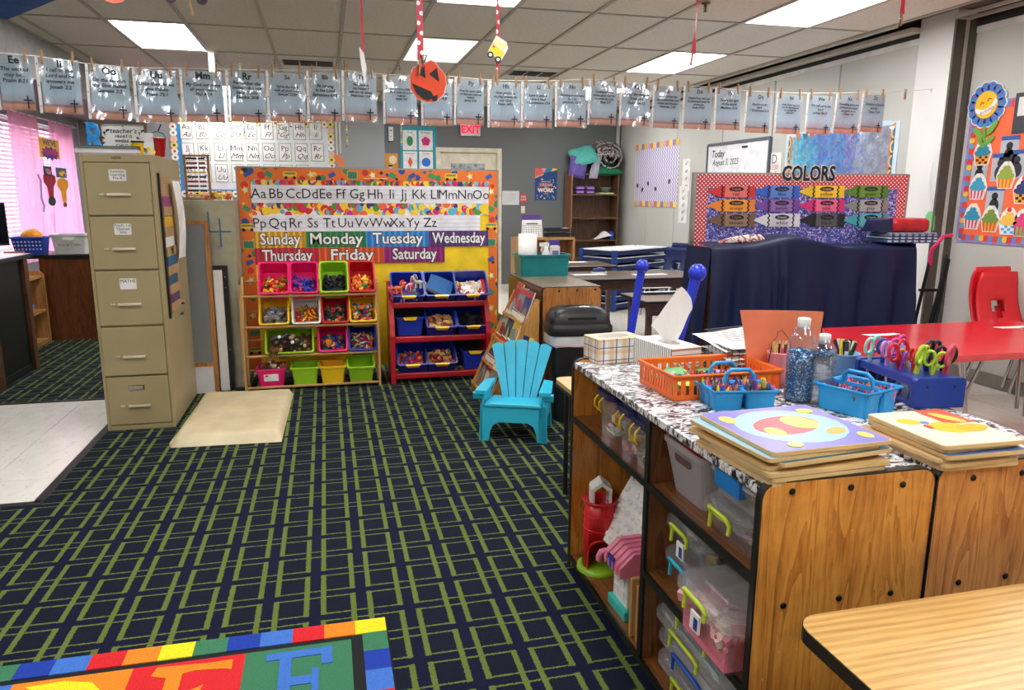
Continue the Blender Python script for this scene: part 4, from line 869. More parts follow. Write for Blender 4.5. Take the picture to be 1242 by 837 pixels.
MB().lathe([(0, 0), (.028, 0), (.03, .005), (.031, .07), (.034, .075), (.028, .075), (.026, .01), (0, .008)], 24).obj('cup', plain('yellow_glaze', (244, 186, 24), .25), t)
MB().lathe([(.0345, .068), (.035, .078), (.028, .08), (.028, .07)], 24).obj('rim', BLKPL, t); MB().lathe([(0, .001), (.031, .001), (.031, -.0)], 20).obj('foot', BLKPL, t)
t = thing('bucket', 'red apple shaped bucket with a green leaf and stem handle', 'bucket', (-.965, 4.98, TP))
MB().lathe([(0, 0), (.036, 0), (.052, .105), (.056, .108), (.05, .11), (.034, .01), (0, .006)], 26).obj('body', plain('apple_red', (196, 20, 34), .25), t)
MB().tube([(-.05, 0, .11), (-.04, 0, .135), (-.0, 0, .15), (.04, 0, .135), (.05, 0, .11)], .005, 6).obj('handle', plain('leaf_green', (70, 140, 90), .5), t); MB().tube([(.01, 0, .15), (.03, 0, .19)], .004, 6).obj('stem', BLKPL, t)
t = thing('card', 'white flowered card standing behind the yellow mug', 'card', (-1.045, 4.93, TP)); MB().box(0, 0, 0, .07, .006, .135).obj('sheet', PAPER, t)
for q in range(3): MB().prism(circ(.02+.022*q, .025+.018*(q % 2), .013, 9), -.001, 0, 'y').obj('flower_print', flat((230, 206, 60)), t)
# grey-green tall cabinet behind, with chalk board frame, white board strip
GX0, GX1, GY0 = -.985, -.63, 5.62
t = thing('storage_cabinet', 'tall grey green steel cabinet behind the filing cabinet, with a taped blue four', 'cabinet', (GX0, GY0, 0))
gz = onY(250, 243, GY0).z
MB().box(-.1, 0, 0, GX1-GX0, .45, gz).obj('body', plain('grey_green_metal', (152, 148, 122), .5), t, bevel=.005)
MB().box(.0, -.004, .03, GX1-GX0-.02, 0, gz-.02).obj('door', plain('grey_green_metal', (152, 148, 122)), t, bevel=.003)
p4 = [onY(x, y, GY0-.006) for x, y in ((252, 257), (256, 281), (281, 281), (266, 265), (266, 300))]
P = [(p.x-GX0, p.z) for p in p4]
MB().box(P[0][0]-.005, -.007, P[1][1], P[0][0]+.005, -.004, P[0][1]).box(P[1][0]-.01, -.0072, P[1][1]-.005, P[2][0], -.004, P[1][1]+.005).box(P[3][0]-.005, -.0074, P[4][1], P[3][0]+.005, -.004, P[3][1]).obj('tape_numeral', flat((56, 96, 130)), t)
MB().box(P[4][0]-.008, -.008, P[4][1]-.01, P[4][0]+.004, -.004, P[4][1]+.012).obj('tape_end', flat((150, 120, 170)), t)
def lean(label, cat, name, x0, x1, y0, zt, parts): pass
# framed grey board leaning in front
a = onY(226, 268, 5.56); b = onY(252, 268, 5.56); c = onY(262, 470, 5.50)
t = thing('framed_board', 'oak framed grey board leaning upright beside the filing cabinet', 'board', (-.96, 5.50, 0), 0, None, (radians(-1.5), 0, radians(0)))
zt_ = onY(240, 268, 5.52).z; xr = onY(255, 330, 5.52).x+.96
MB().box(-.10, 0, .22, xr-.02, .012, zt_-.02).obj('grey_panel', flat((124, 130, 134)), t); MB().box(-.10, 0, 0, xr-.02, .012, .20).obj('white_panel', flat((226, 226, 230)), t)
MB().box(xr-.022, -.006, 0, xr+.006, .018, zt_).box(-.1, -.006, zt_-.025, xr-.022, .018, zt_).box(-.1, -.006, .195, xr-.022, .018, .225).obj('frame', wood('oak_frame', (190, 128, 62), (168, 106, 46), (130, 78, 32), 'z'), t)
zt_ = onY(268, 322, 5.58).z
t = thing('easel_panel', 'black edged white board strip leaning between the oak frame and the board', 'board', (xr-.96+.01, 5.555, 0), 0, None, (radians(-.8), 0, 0))
MB().box(0, 0, 0, .062, .012, zt_-.03).obj('white_panel', WHITE, t); MB().box(.062, -.006, 0, .098, .02, zt_).box(0, -.006, zt_-.03, .062, .02, zt_).obj('frame', BLKPL, t)
for z in (.3, .75, zt_-.08): MB().cyl((.08, -.006, z), (.08, -.009, z), .005, n=8).obj('rivet', CHROME, t)
t = thing('abacus', 'wooden abacus with rows of red, black and yellow beads on the steel cabinet', 'abacus', (-.945, 5.70, gz), radians(-6))
z0, x1, h = 0, .17, onY(247, 188, 5.70).z-gz
M_AB = wood('abacus_frame', (176, 128, 78), (150, 104, 60), (110, 74, 42), 'z')
MB().box(0, -.012, 0, .012, .012, h).box(x1-.012, -.012, 0, x1, .012, h).box(0, -.012, h-.012, x1, .012, h).box(-.015, -.03, -.0, x1+.015, .03, .014).obj('frame', M_AB, t)
for r in range(9):
    z = .035+(h-.06)*r/8; w_ = MB().cyl((.012, 0, z), (x1-.012, 0, z), .0015, n=5).obj('wire', CHROME, t)
    cc = [(230, 190, 40), (30, 30, 30), (90, 60, 40), (160, 40, 40), (30, 30, 32), (230, 196, 50), (30, 32, 34), (130, 40, 44), (30, 30, 32)][r]
    bd = MB().ball((0, 0, 0), .0085, 8, 5).mesh('bead', flat(cc))
    for q in range(8): put('bead', bd, w_, (.024+.0142*q+(.012 if q > 4 else 0), 0, z))
tag(bits('clutter of clear and white craft bits on the steel cabinet top', 'craft supplies', (GX0+.25, 5.74, gz), .16, .14, 50, 'white', .022, seed=77, hump=.03), None)
# seat pad
t = thing('floor_cushion', 'flat cream vinyl floor cushion lying on the carpet by the filing cabinet', 'cushion', (-.93, 4.30, 0), radians(-3))
def cush(u, v): 
    e = min(u, 1-u, v, 1-v); x = .03*(1-v)+u*.60; y = v*1.05
    return (x, y, .062*min(1, (e/.05))**.4+.004*sin(u*9)*sin(v*7))
MB().grid(26, 30, cush).box(.02, .02, 0, .60, 1.03, .02).obj('cover', plain('cream_vinyl', (214, 198, 158), .45, var=.05, scale=6, bump=.25, bscale=22), t)
# ================================================================== CALENDAR BOARD
BY = 5.92
a, b = onY(287, 202, BY), onY(603, 209, BY); BX0, BX1, BZ = a.x, b.x, (a.z+b.z)/2
t = thing('bulletin_board', 'freestanding bulletin board with orange school border, alphabet strips and day names', 'board', (BX0, BY, 0))
BW = BX1-BX0
def lx(x, y): p = onY(x, y, BY); return p.x-BX0, p.z
MB().box(0, .002, .05, BW, .035, BZ).obj('backing', plain('yellow_paper', (238, 200, 24), .6), t)
MB().box(-.012, .0, 0, 0, .05, BZ+.01).box(BW, 0, 0, BW+.012, .05, BZ+.01).box(0, 0, BZ, BW, .05, BZ+.012).obj('metal_edge', plain('alu_edge', (170, 165, 155), .3, .8), t)
def border_mat():
    k = NT('school_border'); v = k.n('TexVoronoi', {'Vector': k.map((1, .001, 1)), 'Scale': 17.0}); s = k.n('SeparateColor', {0: v.outputs['Color']})
    c = k.ramp(s.outputs[0], [(0, (226, 112, 40)), (.3, (60, 130, 86)), (.45, (240, 190, 50)), (.55, (40, 80, 150)), (.68, (226, 112, 40)), (.75, (200, 50, 40)), (.85, (50, 44, 40)), (.93, (226, 112, 40))], 'CONSTANT')
    m = k.math('LESS_THAN', v.outputs['Distance'], k.math('MULTIPLY_ADD', s.outputs[1], .25, .22))
    k.col(k.mix(m, (226, 112, 40), c)); k.rough(.55); return k.m
M_BOR = border_mat()
bw = .090
br = MB().box(0, -.003, BZ-.085, BW, .003, BZ).box(0, -.003, .05, bw, .003, BZ-.085).box(BW-bw*.8, -.003, .05, BW, .003, BZ-.085).obj('border', M_BOR, t)
# printed school motifs on the border
R = random.Random(9)
def motif(x, z, kind):
    if kind == 0: MB().box(x-.04, -.0052, z-.032, x+.04, -.003, z+.032).box(x-.034, -.006, z-.026, x+.034, -.005, z+.026, 1).obj('chalkboard_print', [flat((206, 170, 90)), flat((50, 126, 90))], br)
    elif kind == 1: MB().prism(rrect(x-.05, z-.02, x+.05, z+.022, .012), -.005, -.003, 'y').prism(circ(x-.03, z-.024, .012, 10), -.006, -.003, 'y', 1).prism(circ(x+.03, z-.024, .012, 10), -.006, -.003, 'y', 1).box(x-.04, -.0058, z, x+.04, -.004, z+.014, 2).obj('bus_print', [flat((240, 184, 40)), BLACK, flat((90, 140, 90))], br)
    elif kind == 2: MB().prism([rot2(p, .5, (x, z)) for p in ((x-.026, z-.016), (x+.026, z-.016), (x+.026, z+.016), (x-.026, z+.016))], -.005, -.003, 'y').obj('crayon_box_print', flat((40, 84, 160)), br)
    elif kind == 3: MB().prism([(x+.03*cos(2*pi*i/10)*(1 if i % 2 else .5), z+.034*sin(2*pi*i/10)*(1 if i % 2 else .5)) for i in range(10)], -.005, -.003, 'y').prism(circ(x, z, .014, 10), -.006, -.003, 'y', 1).obj('star_print', [flat((230, 200, 80)), flat((220, 220, 214))], br)
    else: MB().prism([rot2(p, -.5, (x, z)) for p in ((x-.026, z-.018), (x+.026, z-.018), (x+.026, z+.018), (x-.026, z+.018))], -.005, -.003, 'y').obj('book_print', flat((60, 140, 90)), br)
for i in range(13): motif(.07+i*(BW-.14)/12, BZ-.044, (2, 4, 1, 3, 2, 0, 3, 4)[i % 8])
for i in range(10):
    for x in (.05, BW-.05): motif(x, BZ-.16-i*.135, (3, 4, 1, 0, 2, 3, 4)[i % 7])
# dotted paper strips
def strip(name, q, m, y0=-.003, y1=.001):
    (x0, z0), (x1, z1) = lx(*q[0]), lx(*q[1]); return MB().box(x0, y0, z0, x1, y1, z1).obj(name, m, t), x0, z0, x1, z1
DOT = [(206, 36, 44), (70, 140, 40), (240, 200, 40), (200, 40, 120), (44, 50, 110), (230, 100, 40), (90, 170, 200), (240, 200, 40)]
dm = [flat(c) for c in DOT]
for q in (((306, 224), (590, 231)), ((304, 259), (588, 247))):
    o, x0, z0, x1, z1 = strip('dotted_strip', ((q[0][0], q[0][1]), (q[1][0], q[1][1])), WHITE)
def dots(x0, z0, x1, z1, seed):
    R = random.Random(seed); mb = MB(); n = int((x1-x0)/.0105)
    for i in range(n):
        r = R.choice((.028, .033, .024, .018)); x = x0+.008+(x1-x0-.016)*i/n; z = R.uniform(z0-.004, z1+.004)
        pl = [(min(x1, max(x0, a)), min(z1, max(z0, b))) for a, b in circ(x, z, r, 12)]
        mb.prism(pl, -.0050-.00002*i, -.003, 'y', R.randrange(8))
    return mb.obj('dot_print', dm, t)
xa, za = lx(303, 226); xb, zb = lx(594, 217)
tz = BZ-.085; L1t, L1b = lx(302, 224)[1], lx(304, 246)[1]; L2t, L2b = lx(304, 261)[1], lx(306, 281)[1]
x0, x1 = bw, BW-bw*.8
for o in list(t.children):
    if o.name.startswith('dotted_strip'): bpy.data.objects.remove(o)
for z0, z1, sd in ((L1t, tz, 1), (L2t, L1b, 2)):
    MB().box(x0, -.003, z0, x1 if sd == 1 else x1, .001, z1).obj('dotted_strip', WHITE, t); dots(x0, z0, x1, z1, sd)
def alpha(zb, zt, xe, letters):
    s = MB().box(x0, -.0075, zb, xe, -.003, zt).obj('alphabet_strip', plain('grey_white_strip', (226, 224, 226), .45), t)
    h = zt-zb; ln = MB()
    for f in (.22, .48, .74): ln.box(x0, -.0082, zb+h*f-.001, xe, -.0074, zb+h*f+.001)
    ln.obj('writing_line', flat((150, 150, 156)), s)
    for ch, px in letters:
        xx = lx(px, 240)[0]; text(ch, .104, BLACK, s, (xx, -.0085, zb+h*.50), bold=.0, sx=.98, depth=.0005)
L1 = [('Aa', 314), ('Bb', 335), ('Cc', 356), ('Dd', 376), ('Ee', 395), ('Ff', 413), ('Gg', 433), ('Hh', 455), ('Ii', 475), ('Jj', 490), ('Kk', 508), ('Ll', 527), ('Mm', 543), ('Nn', 564), ('Oo', 583)]
L2 = [('Pp', 313), ('Qq', 335), ('Rr', 357), ('Ss', 378), ('Tt', 398), ('Uu', 418), ('Vv', 438), ('Ww', 461), ('Xx', 481), ('Yy', 500), ('Zz', 521)]
alpha(L1b, L1t, x1, L1); alpha(L2b, L2t, lx(582, 265)[0], L2)
DAYS = [('Sunday', 306, 371, 0, (224, 172, 40)), ('Monday', 371, 444, 0, (40, 130, 70)), ('Tuesday', 444, 520, 0, (50, 140, 210)), ('Wednesday', 520, 592, 0, (92, 48, 120)),
        ('Thursday', 306, 386, 1, (196, 40, 60)), ('Friday', 386, 465, 1, (226, 90, 40)), ('Saturday', 465, 539, 1, (150, 30, 110))]
R1t, R1b = lx(306, 281)[1]-.002, lx(307, 301)[1]; R2b = lx(308, 321)[1]
def stripes(c):
    k = NT('day_card_%d' % c[0]); x, y, z = k.xyz(); f = k.math('FRACT', k.math('DIVIDE', x, .045))
    k.col(k.ramp(f, [(.2, tuple(v*.8 for v in c)), (.5, tuple(min(255, v*1.12) for v in c)), (.8, tuple(v*.8 for v in c))])); k.rough(.5); return k.m
M_OUT = BLACK
for nm, pa, pb_, row, c in DAYS:
    xa, xb = max(x0, lx(pa, 290)[0]), min(x1, lx(pb_, 290)[0]); zt_, zb_ = (R1t, R1b) if row == 0 else (R1b-.002, R2b)
    s = MB().box(xa+.001, -.009, zb_, xb-.001, -.003, zt_).obj('day_card', stripes(c), t)
    sz = (zt_-zb_)*.98; n = len(nm); fx_ = min(1.12, (xb-xa)*.93/(sz*.56*n))
    for m_, b_, y_ in ((BLACK, .0075, -.0095), (PAPER, .0022, -.0105)): text(nm, sz, m_, s, ((xa+xb)/2, y_, (zt_+zb_)/2+.002), bold=b_, sx=fx_)
# pointer sticks on the board's top edge
tag(MB().box(0, -.02, 0, .18, -.014, .006).obj('pointer_stick', plain('pale_stick', (214, 190, 140), .5), None, tuple(onY(441, 217, BY))), 'pale pointer stick tucked on the orange board top', 'stick')
# ================================================================== TOY ORGANIZERS
BINM = {n: plain('bin_'+n, c, .35, var=.03) for n, c in {'pink': (232, 26, 110), 'lime': (156, 206, 40), 'red': (200, 20, 32), 'yellow': (242, 196, 30), 'white': (226, 226, 226), 'navy': (24, 50, 160), 'blue': (28, 52, 176)}.items()}
M_PINE = plain('pine_dowel', (190, 146, 88), .45)
OX0, OY, OW = -.612, 5.45, .965
t = thing('toy_organizer', 'light wood toy organizer with four tiers of coloured bins', 'shelf', (OX0, OY, 0))
TOPZ = onY(307, 338, 5.62).z
tiers = [onY(440, y, 5.46).z for y in (464, 428, 394, 358)]       # front rod heights, bottom to top
for x in (0, OW-.016):
    MB().prism([(.0, 0), (.03, 0), (.06, TOPZ*.5), (.22, TOPZ-.03), (.24, TOPZ+.0), (.21, TOPZ+.01), (.17, TOPZ-.02), (.03, TOPZ*.56), (0, TOPZ*.3)], x, x+.016, 'x').box(x, .20, 0, x+.016, .235, TOPZ).box(x, -.014, .0, x+.016, .016, TOPZ*.97).obj('side_frame', M_PINE, t)
FR = []
for i, z in enumerate(tiers):
    yf = .012+.02*i; yb = yf+.20; FR.append((yf, yb, z))
    MB().cyl((.016, yf, z), (OW-.016, yf, z), .010, n=8).obj('rod', M_PINE, t); MB().cyl((.016, yb, z+.085), (OW-.016, yb, z+.085), .008, n=8).obj('rod', M_PINE, t)
def tbin(cname, tier, px0, px1, depth=.265, tilt=54, h=.125, flip=False, where='', up=0.0):
    yf, yb, z = FR[tier]
    xa, xb = onY(px0, 360, OY).x, onY(px1, 360, OY).x
    loc = Vector(((xa+xb)/2, OY+yf+.155, z+.055+up)); 
    b = thing('toy_bin', '%s plastic toy bin %s' % (cname, where), 'bin', loc, 0, 'toy bins in the wooden organizer', (radians(tilt), 0, 0))
    MB().pan(xb-xa, depth, h, .018, .003, rim=.009).obj('body', BINM[cname], b)
    return loc, xb-xa, depth
TB = [('pink', 3, 312, 351, 'at the top left of the wood organizer', 'warm', 'bbo'), ('pink', 3, 351, 387, 'second on the top row', 'blue', 'bso'), ('lime', 3, 388, 424, 'third on the top row, full of black pieces', 'dark', 'f'), ('red', 3, 424, 457, 'at the top right of the wood organizer', 'warm', 'bbs'),
      ('yellow', 2, 311, 349, 'second tier left, holding grey pieces', 'grey', 'bbo'), ('white', 2, 352, 388, 'second on the second tier', 'warm', 'sss'), ('red', 2, 389, 423, 'third on the second tier', [(30, 90, 50), (200, 50, 40), (230, 180, 40), (30, 60, 100)], 'fs'), ('yellow', 2, 423, 457, 'second tier right', 'mix', 'bbf'),
      ('lime', 1, 317, 378, 'wide one on the third tier, full of toy animals', 'brown', 'oo'), ('pink', 1, 383, 420, 'on the third tier beside the animals', [(30, 60, 150), (240, 150, 40), (210, 50, 40), (30, 110, 80)], 'f'), ('navy', 1, 421, 456, 'at the right of the third tier', 'mix', 'ss')]
for i, (c, tr_, pa, pb_, wh, pal, shp) in enumerate(TB):
    loc, w_, d_ = tbin(c, tr_, pa, pb_, where=wh)
    ax = Vector((0, 0, 1)); M = Matrix.Rotation(radians(54), 3, 'X')
    bits('small toy pieces heaped in the %s toy bin %s' % (c, wh.split(',')[0]), 'toys', loc+M @ Vector((0, -.035, .03)), w_-.055, d_-.09, 60, pal, .017 if c != 'lime' or tr_ == 3 else .024, rot=(radians(40), 0, 0), seed=100+i, shapes=shp, hump=.04)
for c, pa, pb_, wh, up, full in (('pink', 310, 347, 'at the bottom left with a white label', 0, 'brown'), ('lime', 352, 387, 'second on the bottom tier, upright', 0, None), ('yellow', 387, 420, 'third on the bottom tier, upright', 0, None), ('lime', 421, 455, 'at the bottom right, tipped up on its rim', .015, None)):
    xa, xb = onY(pa, 450, OY).x, onY(pb_, 450, OY).x; zb_ = onY(400, 465, OY).z
    b = thing('toy_bin', '%s plastic toy bin %s' % (c, wh), 'bin', ((xa+xb)/2, OY+.10, .035+up), 0, 'toy bins in the wooden organizer', (radians(2 if not up else 14), 0, 0))
    MB().pan(xb-xa, .22, .135, .022, .003, rim=.009).obj('body', BINM[c], b)
    if full:
        bits('brown toy animals heaped in the bottom left pink bin', 'toys', ((xa+xb)/2, OY+.10, .13), xb-xa-.05, .16, 40, full, .022, seed=140, shapes='oo', hump=.03)
        MB().box(-.05, -.102, .045, .05, -.098, .095).box(-.042, -.1035, .078, -.02, -.1, .09, 1).obj('paper_label', [PAPER, flat((220, 40, 60))], b)
R = random.Random(5)
for i, (px, py, c, nm) in enumerate(((338, 412, (40, 38, 38), 'black and white'), (356, 418, (30, 30, 30), 'black'), (332, 428, (130, 88, 50), 'brown'))):
    p = onY(px, py, OY-.03); a_ = thing('toy_animal', '%s toy animal lying in the wide lime bin' % nm, 'toy', p, radians(20-40*i), None)
    mb = MB().tube([(-.06, 0, 0), (-.03, 0, .012), (.02, 0, .012), (.045, 0, .02), (.06, 0, .035), (.078, 0, .03)], [.012, .022, .022, .016, .013, .008], 8)
    for x in (-.035, .025):
        for y in (-.012, .012): mb.tube([(x, y, .0), (x-.005, y*1.4, -.03), (x+.004, y*1.4, -.045)], [.008, .006, .005], 6)
    mb.obj('body', flat(c), a_); MB().ball((-.0, -.016, .02), .014, 8, 5).obj('patch', WHITE if i < 2 else flat((90, 60, 36)), a_)
# red three tier organizer
RX0, RY, RW = .43, 5.44, .765
t = thing('toy_organizer', 'red plastic three tier toy organizer with blue bins', 'shelf', (RX0, RY, 0))
M_RED = plain('organizer_red', (178, 26, 38), .35)
RT = onY(475, 345, 5.6).z
rt_ = [onY(530, y, RY).z for y in (455, 412, 371)]
for x in (0, RW-.035):
    MB().prism([(0, 0), (.05, 0), (.05, .03), (.24, .03), (.24, 0), (.29, 0), (.29, RT), (.24, RT+.02), (.17, RT-.02), (.02, RT*.62), (0, RT*.5)], x, x+.035, 'x').obj('side_panel', M_RED, t, bevel=.008)
for i, z in enumerate(rt_):
    MB().box(.035, .012+.028*i, z-.022, RW-.035, .05+.028*i, z+.022).obj('rail', M_RED, t, bevel=.008)
    MB().box(.035, .24, z+.04, RW-.035, .275, z+.075).obj('rail', M_RED, t, bevel=.006)
MB().box(.035, .272, .06, RW-.035, .284, RT-.05).obj('back_panel', plain('dark_navy_back', (24, 22, 40), .6), t)
RB = [(2, 477, 518, 42, 'top left, full of pastel toy ponies', None), (2, 518, 557, 42, 'top middle, holding a blue book', None), (2, 555, 596, 42, 'top right, full of white toy food', 'white'),
      (1, 481, 517, 0, 'middle left, standing upright and closed', None), (1, 518, 556, 36, 'middle row centre, full of wooden blocks', 'wood'), (1, 556, 594, 36, 'middle row right, full of dark toys', 'dark'),
      (0, 481, 519, 36, 'bottom left, full of bright rings', 'warm'), (0, 517, 555, 36, 'bottom centre, full of picture tiles', 'wood'), (0, 562, 594, 0, 'bottom right, upright and closed', None)]
for i, (tr_, pa, pb_, tilt, wh, pal) in enumerate(RB):
    z = rt_[tr_]; xa, xb = onY(pa, 400, RY).x, onY(pb_, 400, RY).x; yf = RY+.03+.028*tr_
    loc = Vector(((xa+xb)/2, yf+.14, z+.05 if tilt else z+.024))
    b = thing('toy_bin', 'blue plastic toy bin %s' % wh, 'bin', loc, 0, 'blue bins in the red organizer', (radians(tilt), 0, 0))
    D_ = .25; H_ = .14
    MB().pan(xb-xa, D_, H_, .016, .003, rim=.008).obj('body', BINM['navy'], b)
    zz = H_-.018
    MB().prism([(-.055, H_+.001), (.055, H_+.001), (.04, H_-.022), (-.04, H_-.022)], -D_/2-.006, -D_/2+.010, 'y').obj('handle', BINM['yellow'], b, bevel=.003)
    M = Matrix.Rotation(radians(tilt), 3, 'X')
    if pal: bits('toy pieces heaped in the blue bin %s' % wh.split(',')[0], 'toys', loc+M @ Vector((0, -.01, .06)), xb-xa-.05, D_-.07, 46, pal if i != 6 else [(210, 50, 40), (230, 120, 30), (40, 130, 90), (40, 80, 170), (110, 50, 120)], .018, rot=(radians(tilt-8), 0, 0), seed=160+i, shapes={2: 'fbo', 4: 'b', 5: 'ff', 6: 'o', 7: 'b'}[i], hump=.03)
    if i == 1:
        bk = thing('book', 'thick blue textured picture book lying in the top middle blue bin', 'book', loc+M @ Vector((-.03, -.10, .12)), 0, None, (radians(30), radians(24), radians(-8)))
        MB().box(-.10, 0, 0, .09, .20, .004).box(-.10, 0, .018, .09, .20, .022).obj('cover', plain('book_blue', (26, 84, 140), .6, var=.2, scale=90), bk); MB().box(-.096, .003, .004, .086, .197, .018).obj('pages', plain('old_pages', (206, 170, 90), .7), bk)
PONY = [('orange maned', (230, 110, 60), (236, 90, 40)), ('pink', (236, 140, 160), (240, 180, 190)), ('lilac', (180, 140, 190), (120, 90, 150)), ('pale grey', (190, 190, 186), (140, 130, 130)), ('rose', (220, 90, 110), (220, 60, 90)), ('turquoise', (110, 190, 190), (230, 120, 150))]
for i, (nm, c, mane) in enumerate(PONY):
    px, py = ((484, 350), (498, 346), (487, 360), (507, 343), (478, 356), (504, 358))[i]; p = onY(px, py, RY+.06+.02*(i % 3))
    a_ = thing('toy_pony', '%s pastel toy pony heaped in the top left blue bin' % nm, 'toy', p, radians(50*i), None)
    mb = MB().tube([(-.035, 0, 0), (-.015, 0, .004), (.015, 0, .004), (.03, 0, .02), (.036, 0, .042), (.052, 0, .04)], [.012, .017, .016, .012, .015, .009], 8)
    for x in (-.022, .016):
        for y in (-.01, .01): mb.tube([(x, y, -.005), (x, y*1.2, -.04)], [.008, .0075], 6)
    mb.obj('body', flat(c), a_); MB().tube([(.035, 0, .062), (.018, 0, .05), (.005, 0, .025)], [.006, .012, .006], 6).tube([(-.04, 0, .005), (-.06, 0, .0), (-.065, 0, -.03)], [.006, .010, .004], 6).obj('mane', flat(mane), a_)
# ================================================================== BLUE CHAIR, MAGAZINE RACK, TRASH CAN
M_AQ = plain('aqua_plastic', (50, 184, 212), .38, var=.03)
t = thing('adirondack_chair', 'small aqua plastic slatted armchair standing on the carpet', 'chair', (1.0, 3.965, 0), radians(-22))
ap = [(-.20, 0), (-.188, .215), (.188, .215), (.20, 0), (.142, 0), (.136, .05), (.118, .095), (.085, .115), (-.085, .115), (-.118, .095), (-.136, .05), (-.142, 0)]
MB().prism(ap, 0, .022, 'y').obj('front_apron', M_AQ, t, bevel=.006)
for sx in (-1, 1):
    x0, x1 = sorted((sx*.150, sx*.192))
    MB().prism([(.0, 0), (.0, .215), (.30, .19), (.385, .0), (.335, 0), (.27, .12), (.10, .13), (.055, .06), (.05, 0)], x0, x0+.012 if sx < 0 else x0+.042, 'x').obj('leg', M_AQ, t, bevel=.004)
    a0, a1 = sorted((sx*.150, sx*.218))
    MB().prism([(a0, -.02), (a1, -.02), (a1, .05), (a1-sx*.012, .27), (a0, .30)] if sx > 0 else [(a0, -.02), (a1, -.02), (a1, .30), (a0-sx*.012, .27), (a0, .05)], .285, .305, 'z').obj('armrest', M_AQ, t, bevel=.008)
    MB().prism([(.0, .20), (.0, .288), (.27, .288), (.30, .19)], sx*.176-.006, sx*.176+.006, 'x').obj('arm_panel', M_AQ, t, bevel=.004)
    MB().prism([(-.015, .29), (.03, .29), (.03, .235), (-.004, .25)], sx*.205-.026, sx*.205+.026, 'x').obj('arm_front', M_AQ, t, bevel=.006)
for i in range(4):
    y0 = -.008+i*.082; MB().box(-.165, y0, .205-.012*i, .165, y0+.078, .228-.012*i).obj('seat_slat', M_AQ, t, bevel=.006)
MB().box(-.16, .02, .165, .16, .31, .185).obj('seat_base', M_AQ, t)
Mb = Matrix.Translation((0, .285, .185)) @ Matrix.Rotation(radians(20), 4, 'X') @ Matrix.Rotation(radians(0), 4, 'Y')
Mb = Matrix.Translation((0, .285, .185)) @ Matrix.Rotation(radians(-20), 4, 'X')
for i in range(5):
    b0, b1 = -.105+.042*i, -.105+.042*(i+1); t0, t1 = -.190+.076*i, -.190+.076*(i+1); hh = [.332, .350, .357, .350, .332][i]
    d0, d1 = (hh-.012, hh+.003) if i < 2 else ((hh, hh) if i == 2 else (hh+.003, hh-.012))
    mb = MB().prism([(b0+.0025, 0), (b1-.0025, 0), (t1-.004, d1), ((t0+t1)/2, max(d0, d1)+.006), (t0+.004, d0)], -.010, .010, 'y', M=Mb)
    mb.obj('back_slat', M_AQ, t, bevel=.005)
MB().prism([(-.10, .0), (.10, 0), (.175, .32), (-.175, .32)], .011, .018, 'y', M=Mb).box(-.12, -.011, .10, .12, .012, .106, M=Mb).box(-.15, -.0108, .205, .15, .012, .211, M=Mb).obj('back_support', M_AQ, t)
# oak cabinet behind, with its magazine rack
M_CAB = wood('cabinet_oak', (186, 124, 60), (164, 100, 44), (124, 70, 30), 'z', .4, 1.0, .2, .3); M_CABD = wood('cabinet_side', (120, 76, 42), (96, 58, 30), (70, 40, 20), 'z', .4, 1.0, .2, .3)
bz = [(p.x-1.354, p.z) for p in (onY(678, 353, 4.6), onY(700, 352, 4.6), onY(722, 351, 4.6))]
oc = shelf_unit('oak cabinet with a brown laminate top behind the black trash can', (1.354, 4.6, 0), .93, paper=False, shelves=[(.02, .91, .04), (.02, .91, .42)], bolts=bz, D=.41, H=.818, mo=M_CAB, mi=M_CABD)
MB().box(.002, .02, .81, .408, .91, .816).obj('laminate_top', plain('brown_laminate', (128, 108, 84), .25, var=.12, scale=14), oc); MB().box(-.004, .02, .05, .006, .91, .80).obj('side_panel', M_CABD, oc)
t = thing('magazine_rack', 'light wood sloping rack full of picture magazines behind the aqua chair', 'rack', (0, 0, 0), 0)
t.location = (.99, 4.60, 0)
NR, LR, HR, DX_ = 4, .58, .735, .345
prof = [(0, 0), (DX_, 0), (DX_, HR), (DX_-.025, HR+.005), (0, .05)]
M_LW = wood('rack_plywood', (214, 160, 88), (196, 138, 68), (168, 110, 50), 'z', .45, 1.0, .1)
for y in (0, LR-.018): MB().prism(prof, y, y+.018, 'y').obj('side_panel', M_LW, t, bevel=.003)
e1 = Vector((0, -1, 0)); e2 = Vector((DX_-.03, 0, HR-.05)).normalized(); e3 = Vector((-e2.z, 0, e2.x))
MS = Matrix(((e1.x, e2.x, e3.x, .03), (e1.y, e2.y, e3.y, LR-.018), (e1.z, e2.z, e3.z, .045), (0, 0, 0, 1))); SL = .76
MB().box(0, 0, -.012, LR-.036, SL, 0, M=MS).obj('sloping_back', M_CABD, t)
for r in range(NR): MB().box(0, r*.185, 0, LR-.036, r*.185+.008, .04, M=MS).box(0, r*.185, .034, LR-.036, r*.185+.022, .04, M=MS).obj('ledge', M_LW, t)
R = random.Random(21)
MG = [((96, 66, 40), 'brown'), ((60, 84, 90), 'slate'), ((170, 40, 50), 'red topped'), ((206, 170, 70), 'yellow'), ((120, 140, 130), 'grey green'), ((40, 60, 100), 'navy'), ((140, 100, 70), 'tan'), ((190, 180, 160), 'cream')]
rows = ['bottom', 'second', 'third', 'top']; colsn = ['far', 'middle', 'near']
